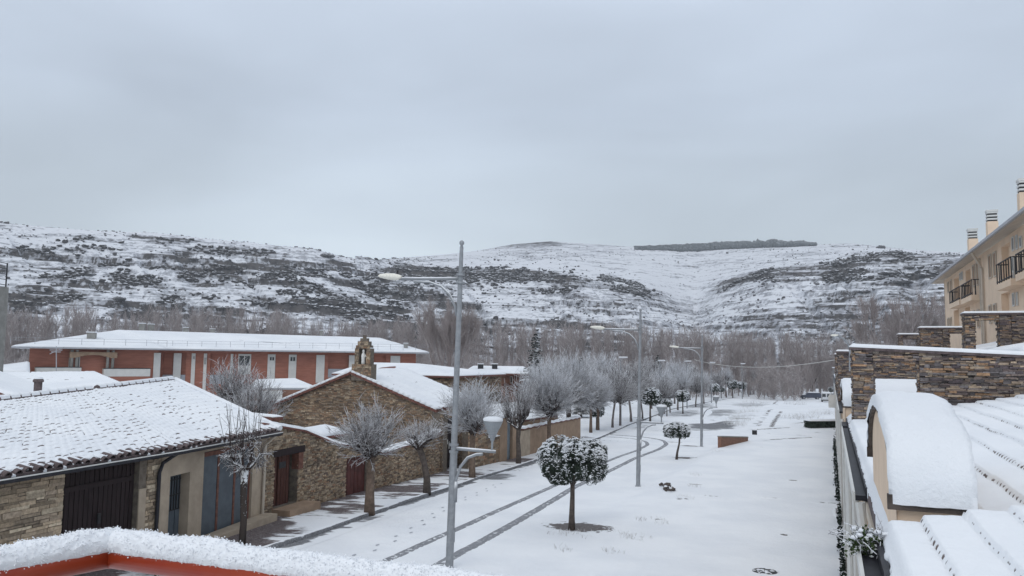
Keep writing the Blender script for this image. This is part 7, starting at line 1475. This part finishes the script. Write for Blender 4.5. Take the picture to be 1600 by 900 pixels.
# vehicles
def car_body(mb, L, Wd, prof, z0):
    """side profile (y, z) lofted across the width with tucked edges"""
    n = len(prof); xs = [(-Wd / 2, .90, .0), (-Wd / 2 + .12, 1.0, .0), (Wd / 2 - .12, 1.0, .0), (Wd / 2, .90, .0)]; vs = []
    for x, k, _ in xs:
        for y, z in prof: vs.append((x, y * (.985 if k < 1 else 1), z0 + z * (k if z > .9 else 1)))
    fs = [(i * n + j, (i + 1) * n + j, (i + 1) * n + (j + 1) % n, i * n + (j + 1) % n) for i in range(3) for j in range(n)]; fs = [f[::-1] for f in fs]; mb.raw(vs, fs + [tuple(range(n)), tuple(range(4 * n - 1, 3 * n - 1, -1))])
def vehicle(name, label, cat, p, rz, L, Wd, H, hood, paint, snowy):
    t_ = thing(name, label, cat, (0, 0, 0)); mb = MB(); pr = [(-L / 2, .35), (-L / 2, 1.0), (-L / 2 + .12, H - .08), (-L / 2 + .3, H), (L / 2 - hood - .6, H), (L / 2 - hood, 1.02), (L / 2 - .1, .9), (L / 2, .7), (L / 2, .35)]; car_body(mb, L, Wd, pr, 0); mb.build('body', [paint], t_)
    for x in (-1, 1):
        for y in (-L * .32, L * .32):
            mb = MB(); mb.tube([(x * (Wd / 2 - .22), y, .33), (x * (Wd / 2 + .01), y, .33)], .33, 14); w = mb.build('wheel', ['rubber'], t_); mb = MB(); mb.tube([(x * (Wd / 2 + .005), y, .33), (x * (Wd / 2 + .03), y, .33)], .19, 12); mb.build('rim', ['zinc'], w)
    for sx in (-1, 1):
        mb = MB(); x0 = sx * Wd / 4; mb.hexa([(x0 - Wd * .19, -L / 2 - .012, 1.06), (x0 + Wd * .19, -L / 2 - .012, 1.06), (x0 + Wd * .19, -L / 2 + .1, 1.06), (x0 - Wd * .19, -L / 2 + .1, 1.06)], [(x0 - Wd * .18, -L / 2 + .085, H - .18), (x0 + Wd * .18, -L / 2 + .085, H - .18), (x0 + Wd * .18, -L / 2 + .2, H - .18), (x0 - Wd * .18, -L / 2 + .2, H - .18)]); mb.build('rear_window', ['dark_glass'], t_)
        mb = MB(); mb.hexa([(sx * (Wd / 2 - .08) - .05, -L / 2 - .015, .75), (sx * (Wd / 2 - .08) + .05, -L / 2 - .015, .75), (sx * (Wd / 2 - .08) + .05, -L / 2 + .1, .75), (sx * (Wd / 2 - .08) - .05, -L / 2 + .1, .75)], [(sx * (Wd / 2 - .08) - .05, -L / 2 - .01, 1.05), (sx * (Wd / 2 - .08) + .05, -L / 2 - .01, 1.05), (sx * (Wd / 2 - .08) + .05, -L / 2 + .1, 1.05), (sx * (Wd / 2 - .08) - .05, -L / 2 + .1, 1.05)]); mb.build('tail_light', ['red_metal'], t_)
        mb = MB(); mb.hexa([(sx * (Wd / 2) - .012, -L * .35, 1.08), (sx * (Wd / 2) + .004, -L * .35, 1.08), (sx * (Wd / 2) + .004, L / 2 - hood - .15, 1.08), (sx * (Wd / 2) - .012, L / 2 - hood - .15, 1.08)], [(sx * (Wd / 2) - .012, -L * .35, H * .9 - .2), (sx * (Wd / 2) + .002, -L * .35, H * .9 - .2), (sx * (Wd / 2) + .002, L / 2 - hood - .6, H * .9 - .2), (sx * (Wd / 2) - .012, L / 2 - hood - .6, H * .9 - .2)]); mb.build('side_window', ['dark_glass'], t_)
    mb = MB(); mb.hexa([(-Wd / 2 + .05, -L / 2 - .06, .32), (Wd / 2 - .05, -L / 2 - .06, .32), (Wd / 2 - .05, -L / 2 + .05, .32), (-Wd / 2 + .05, -L / 2 + .05, .32)], [(-Wd / 2 + .05, -L / 2 - .06, .52), (Wd / 2 - .05, -L / 2 - .06, .52), (Wd / 2 - .05, -L / 2 + .05, .52), (-Wd / 2 + .05, -L / 2 + .05, .52)]); mb.build('bumper', ['rubber'], t_)
    s_ = snow_patch('snow_cap', (-Wd / 2 + .08, -L / 2 + .25, H + .0), (Wd / 2 - .08, -L / 2 + .25, H), (Wd / 2 - .08, L / 2 - hood - .5, H), (-Wd / 2 + .08, L / 2 - hood - .5, H), .16, t_, res=.2)
    if snowy: snow_patch('snow_cover', (-Wd / 2 + .08, L / 2 - hood - .1, 1.03), (Wd / 2 - .08, L / 2 - hood - .1, 1.03), (Wd / 2 - .1, L / 2 - .1, .92), (-Wd / 2 + .1, L / 2 - .1, .92), .14, t_, res=.2)
    t_.location = p; t_.rotation_euler = (0, 0, rz); return t_
az_ = -ANG
vehicle('parked_van', 'white van seen from behind, parked at the far end of the esplanade', 'van', gp(1291, 628), -.35, 4.2, 1.8, 1.85, .8, 'van_paint', False)
vehicle('parked_car', 'dark car under thick snow, side-on left of the white van', 'car', gp(1266, 624), 1.35, 4.3, 1.75, 1.45, 1.1, 'car_blue', True)
vehicle('parked_car', 'snow-covered car right of the white van beside the facade', 'car', gp(1306, 624), -.5, 4.1, 1.7, 1.45, 1.0, 'van_paint', True)
# low clipped hedge
p = gp(1291, 668); hg = thing('hedge', 'low dark hedge with a cap of snow at the esplanade end', 'hedge', p); n = 9000; v_ = rg.uniform(-1, 1, (n, 3)) * np.array([2.3, .55, .34]); ax_ = np.array([.97, .22]); P_ = np.stack([p.x + v_[:, 0] * ax_[0] - v_[:, 1] * ax_[1], p.y + v_[:, 0] * ax_[1] + v_[:, 1] * ax_[0], p.z + .36 + v_[:, 2] * (1 + .0 * v_[:, 0])], 1); d = rg.normal(size=(n, 3)); d /= np.linalg.norm(d, axis=1, keepdims=True); a1 = np.cross(d, rg.normal(size=(n, 3))); a1 /= np.linalg.norm(a1, axis=1, keepdims=True); b1_ = np.cross(d, a1); q = np.stack([P_ - a1 * .08, P_ - b1_ * .05, P_ + a1 * .08, P_ + b1_ * .05], 1); np_mesh('foliage', q.reshape(-1, 3), np.arange(n * 4).reshape(-1, 4), ['leaf_dark'], hg)
c_ = lambda s, o: Vector((p.x + s * ax_[0] - o * ax_[1], p.y + s * ax_[1] + o * ax_[0], p.z + .70)); snow_patch('snow_cap', c_(-2.3, -.55), c_(2.3, -.55), c_(2.3, .55), c_(-2.3, .55), .16, hg, res=.15, lump=.05)
# snowy twiggy bush glimpsed under the balcony rail
bs = fan_tree(91, .15, .03, .9, .8, 260, 6, tw=.008, side=4, name='garden_bush'); p = gp(250, 905, 0); bs.location = p; tag(bs, 'frosted twiggy bush glimpsed beneath the red balcony rail', 'bush'); bs.scale = (1.2, 1.2, .9)
# ================================================================== red balcony rail in the foreground
ZR = -.355; Kp = Vector((-.728, 1.415, ZR)); Lp = Vector((-1.10, 1.09, ZR)); Rp = Vector((.10, 1.072, ZR))
def onlevel(x, y, z): r = ray(x, y); k = z / r[2]; return Vector((r[0] * k, r[1] * k, z))
ZR = -.345; Kp = onlevel(174, 868, ZR); Lq = onlevel(0, 900, ZR); Rq = onlevel(470, 908, ZR)
Lp = Kp + (Lq - Kp) * 3.0; Rp = Kp + (Rq - Kp) * 3.2
rl = thing('balcony_rail', 'red tubular balcony rail thickly covered with snow, bending at a corner in the foreground', 'railing', Kp)
mtl, t, b = nodes_of('rail_paint'); nn = noise_(t, 4.5, 3, .5); sc_ = noise_(t, 60, 4, .7)
c1 = mix(t, rng(t, nn, .40, .62), (.30, .018, .012), (.36, .05, .017)); t.links.new(mix(t, rng(t, sc_, .62, .75), c1, (.30, .06, .04)), b.inputs['Base Color']); b.inputs['Roughness'].default_value = .38; b.inputs['Specular IOR Level'].default_value = .45; bump(t, b, sc_, .15, .002)
RT = .0205
mb = MB(); mb.tube([Lp, Kp], RT, 24); mb.tube([Kp, Rp], RT, 24); mb.tube([Kp - (Kp - Lp).normalized() * .003, Kp + (Rp - Kp).normalized() * .003], RT * 1.04, 24); mb.build('handrail', ['rail_paint'], rl, smooth=True)
mb = MB()
for q in (Lp, Rp): mb.tube([q, q - Vector((0, 0, 1.1))], .018, 12)
for dz in (.9, 1.0): mb.tube([Lp - Vector((0, 0, dz)), Kp - Vector((0, 0, dz))], .01, 8); mb.tube([Kp - Vector((0, 0, dz)), Rp - Vector((0, 0, dz))], .01, 8)
mb.build('post', ['rail_paint'], rl)
# the snow lying on it
def rail_snow(A_, B_, seed, th0, th1, name='snow_ridge'):
    A_, B_ = np.array(A_), np.array(B_); L = np.linalg.norm(B_ - A_); d = (B_ - A_) / L; sd = np.array([-d[1], d[0], 0]); nx = int(L / .0022); nt_ = 46; s, k = np.meshgrid(np.linspace(0, 1, nx), np.linspace(0, 1, nt_)); th = (k - .5) * 2 * rad(84)
    S_ = s * L; lump = fbm(S_ * 9, k * 1.5, 3, seed); fine = fbm(S_ * 120, k * 22, 3, seed + 4); fz = fbm(S_ * 330, k * 60, 2, seed + 8)
    T_ = (th0 + (th1 - th0) * s) * (.80 + .45 * (lump - .5) * 2 * .7); prof = np.cos(np.clip(np.abs(th) / rad(84), 0, 1) * math.pi / 2) ** .55
    # ragged lower rim
    rag = sstep(0, .30 + .35 * (fbm(S_ * 45, k * 0 + 1, 3, seed + 2) - .3), 1 - np.abs(k - .5) * 2 )
    r_ = RT - .0015 + T_ * prof * rag * (.86 + .14 * np.cos(th)) + (fine - .5) * .0075 * rag + (fz - .5) * .003 * rag
    r_ = np.where(rag < .06, RT - .003, r_)
    w_ = np.sin(th) * r_ * .78; h_ = np.cos(th) * r_ * 1.0 + T_ * .12 * prof
    P_ = A_ + d * S_[..., None] + sd * w_[..., None] + np.array([0, 0, 1]) * h_[..., None]
    o = grid_mesh(name, P_, nx, nt_, ['snow_close'], parent=rl)
    up = (np.abs(th) < rad(70)); idx = np.argwhere(up & (k > 0)); g = np.random.default_rng(seed); pick = idx[g.choice(len(idx), int(L * 12000))]; C = P_[pick[:, 0], pick[:, 1]] + g.normal(size=(len(pick), 3)) * .0016
    R = g.uniform(.0004, .0013, len(C)); kk = 1 + g.uniform(-.5, .5, (len(C), 12, 1)); v = C[:, None, :] + ICOV[None] * kk * R[:, None, None]; f = ICOFa[None] + (np.arange(len(C)) * 12)[:, None, None]; np_mesh('snow_grains', v.reshape(-1, 3), f.reshape(-1, 3), ['snow_close'], o)
m_, t, b = nodes_of('snow_close'); b.inputs['Base Color'].default_value = (.86, .88, .91, 1); b.inputs['Roughness'].default_value = .8; b.inputs['Specular IOR Level'].default_value = .15; bump(t, b, noise_(t, 600, 3, .7), .3, .001)
ov = (Kp - Lp).normalized() * .012; ov2 = (Rp - Kp).normalized() * .012
rail_snow(Lp, Kp + ov, 3, .028, .030); rail_snow(Kp - ov2, Rp, 5, .031, .022)
# balcony floor edge below (out of frame)
HAZE = .00038
# ================================================================== light haze between the street and the hills
hz = MB(); hz.box((0, 0), (1, 0), (0, 1), -1900, 1900, -120, 1800, -140, 330); ho = hz.build('haze', [], None)
hm_ = bpy.data.materials.new('haze'); hm_.use_nodes = True; t = hm_.node_tree; t.nodes.clear(); pv = t.nodes.new('ShaderNodeVolumePrincipled'); pv.inputs['Color'].default_value = (.86, .90, .96, 1); pv.inputs['Density'].default_value = HAZE; pv.inputs['Anisotropy'].default_value = .2
ou = t.nodes.new('ShaderNodeOutputMaterial'); t.links.new(pv.outputs[0], ou.inputs['Volume']); ho.data.materials.append(hm_); tag(ho, 'thin grey winter haze softening the hills', 'haze', kind='stuff')
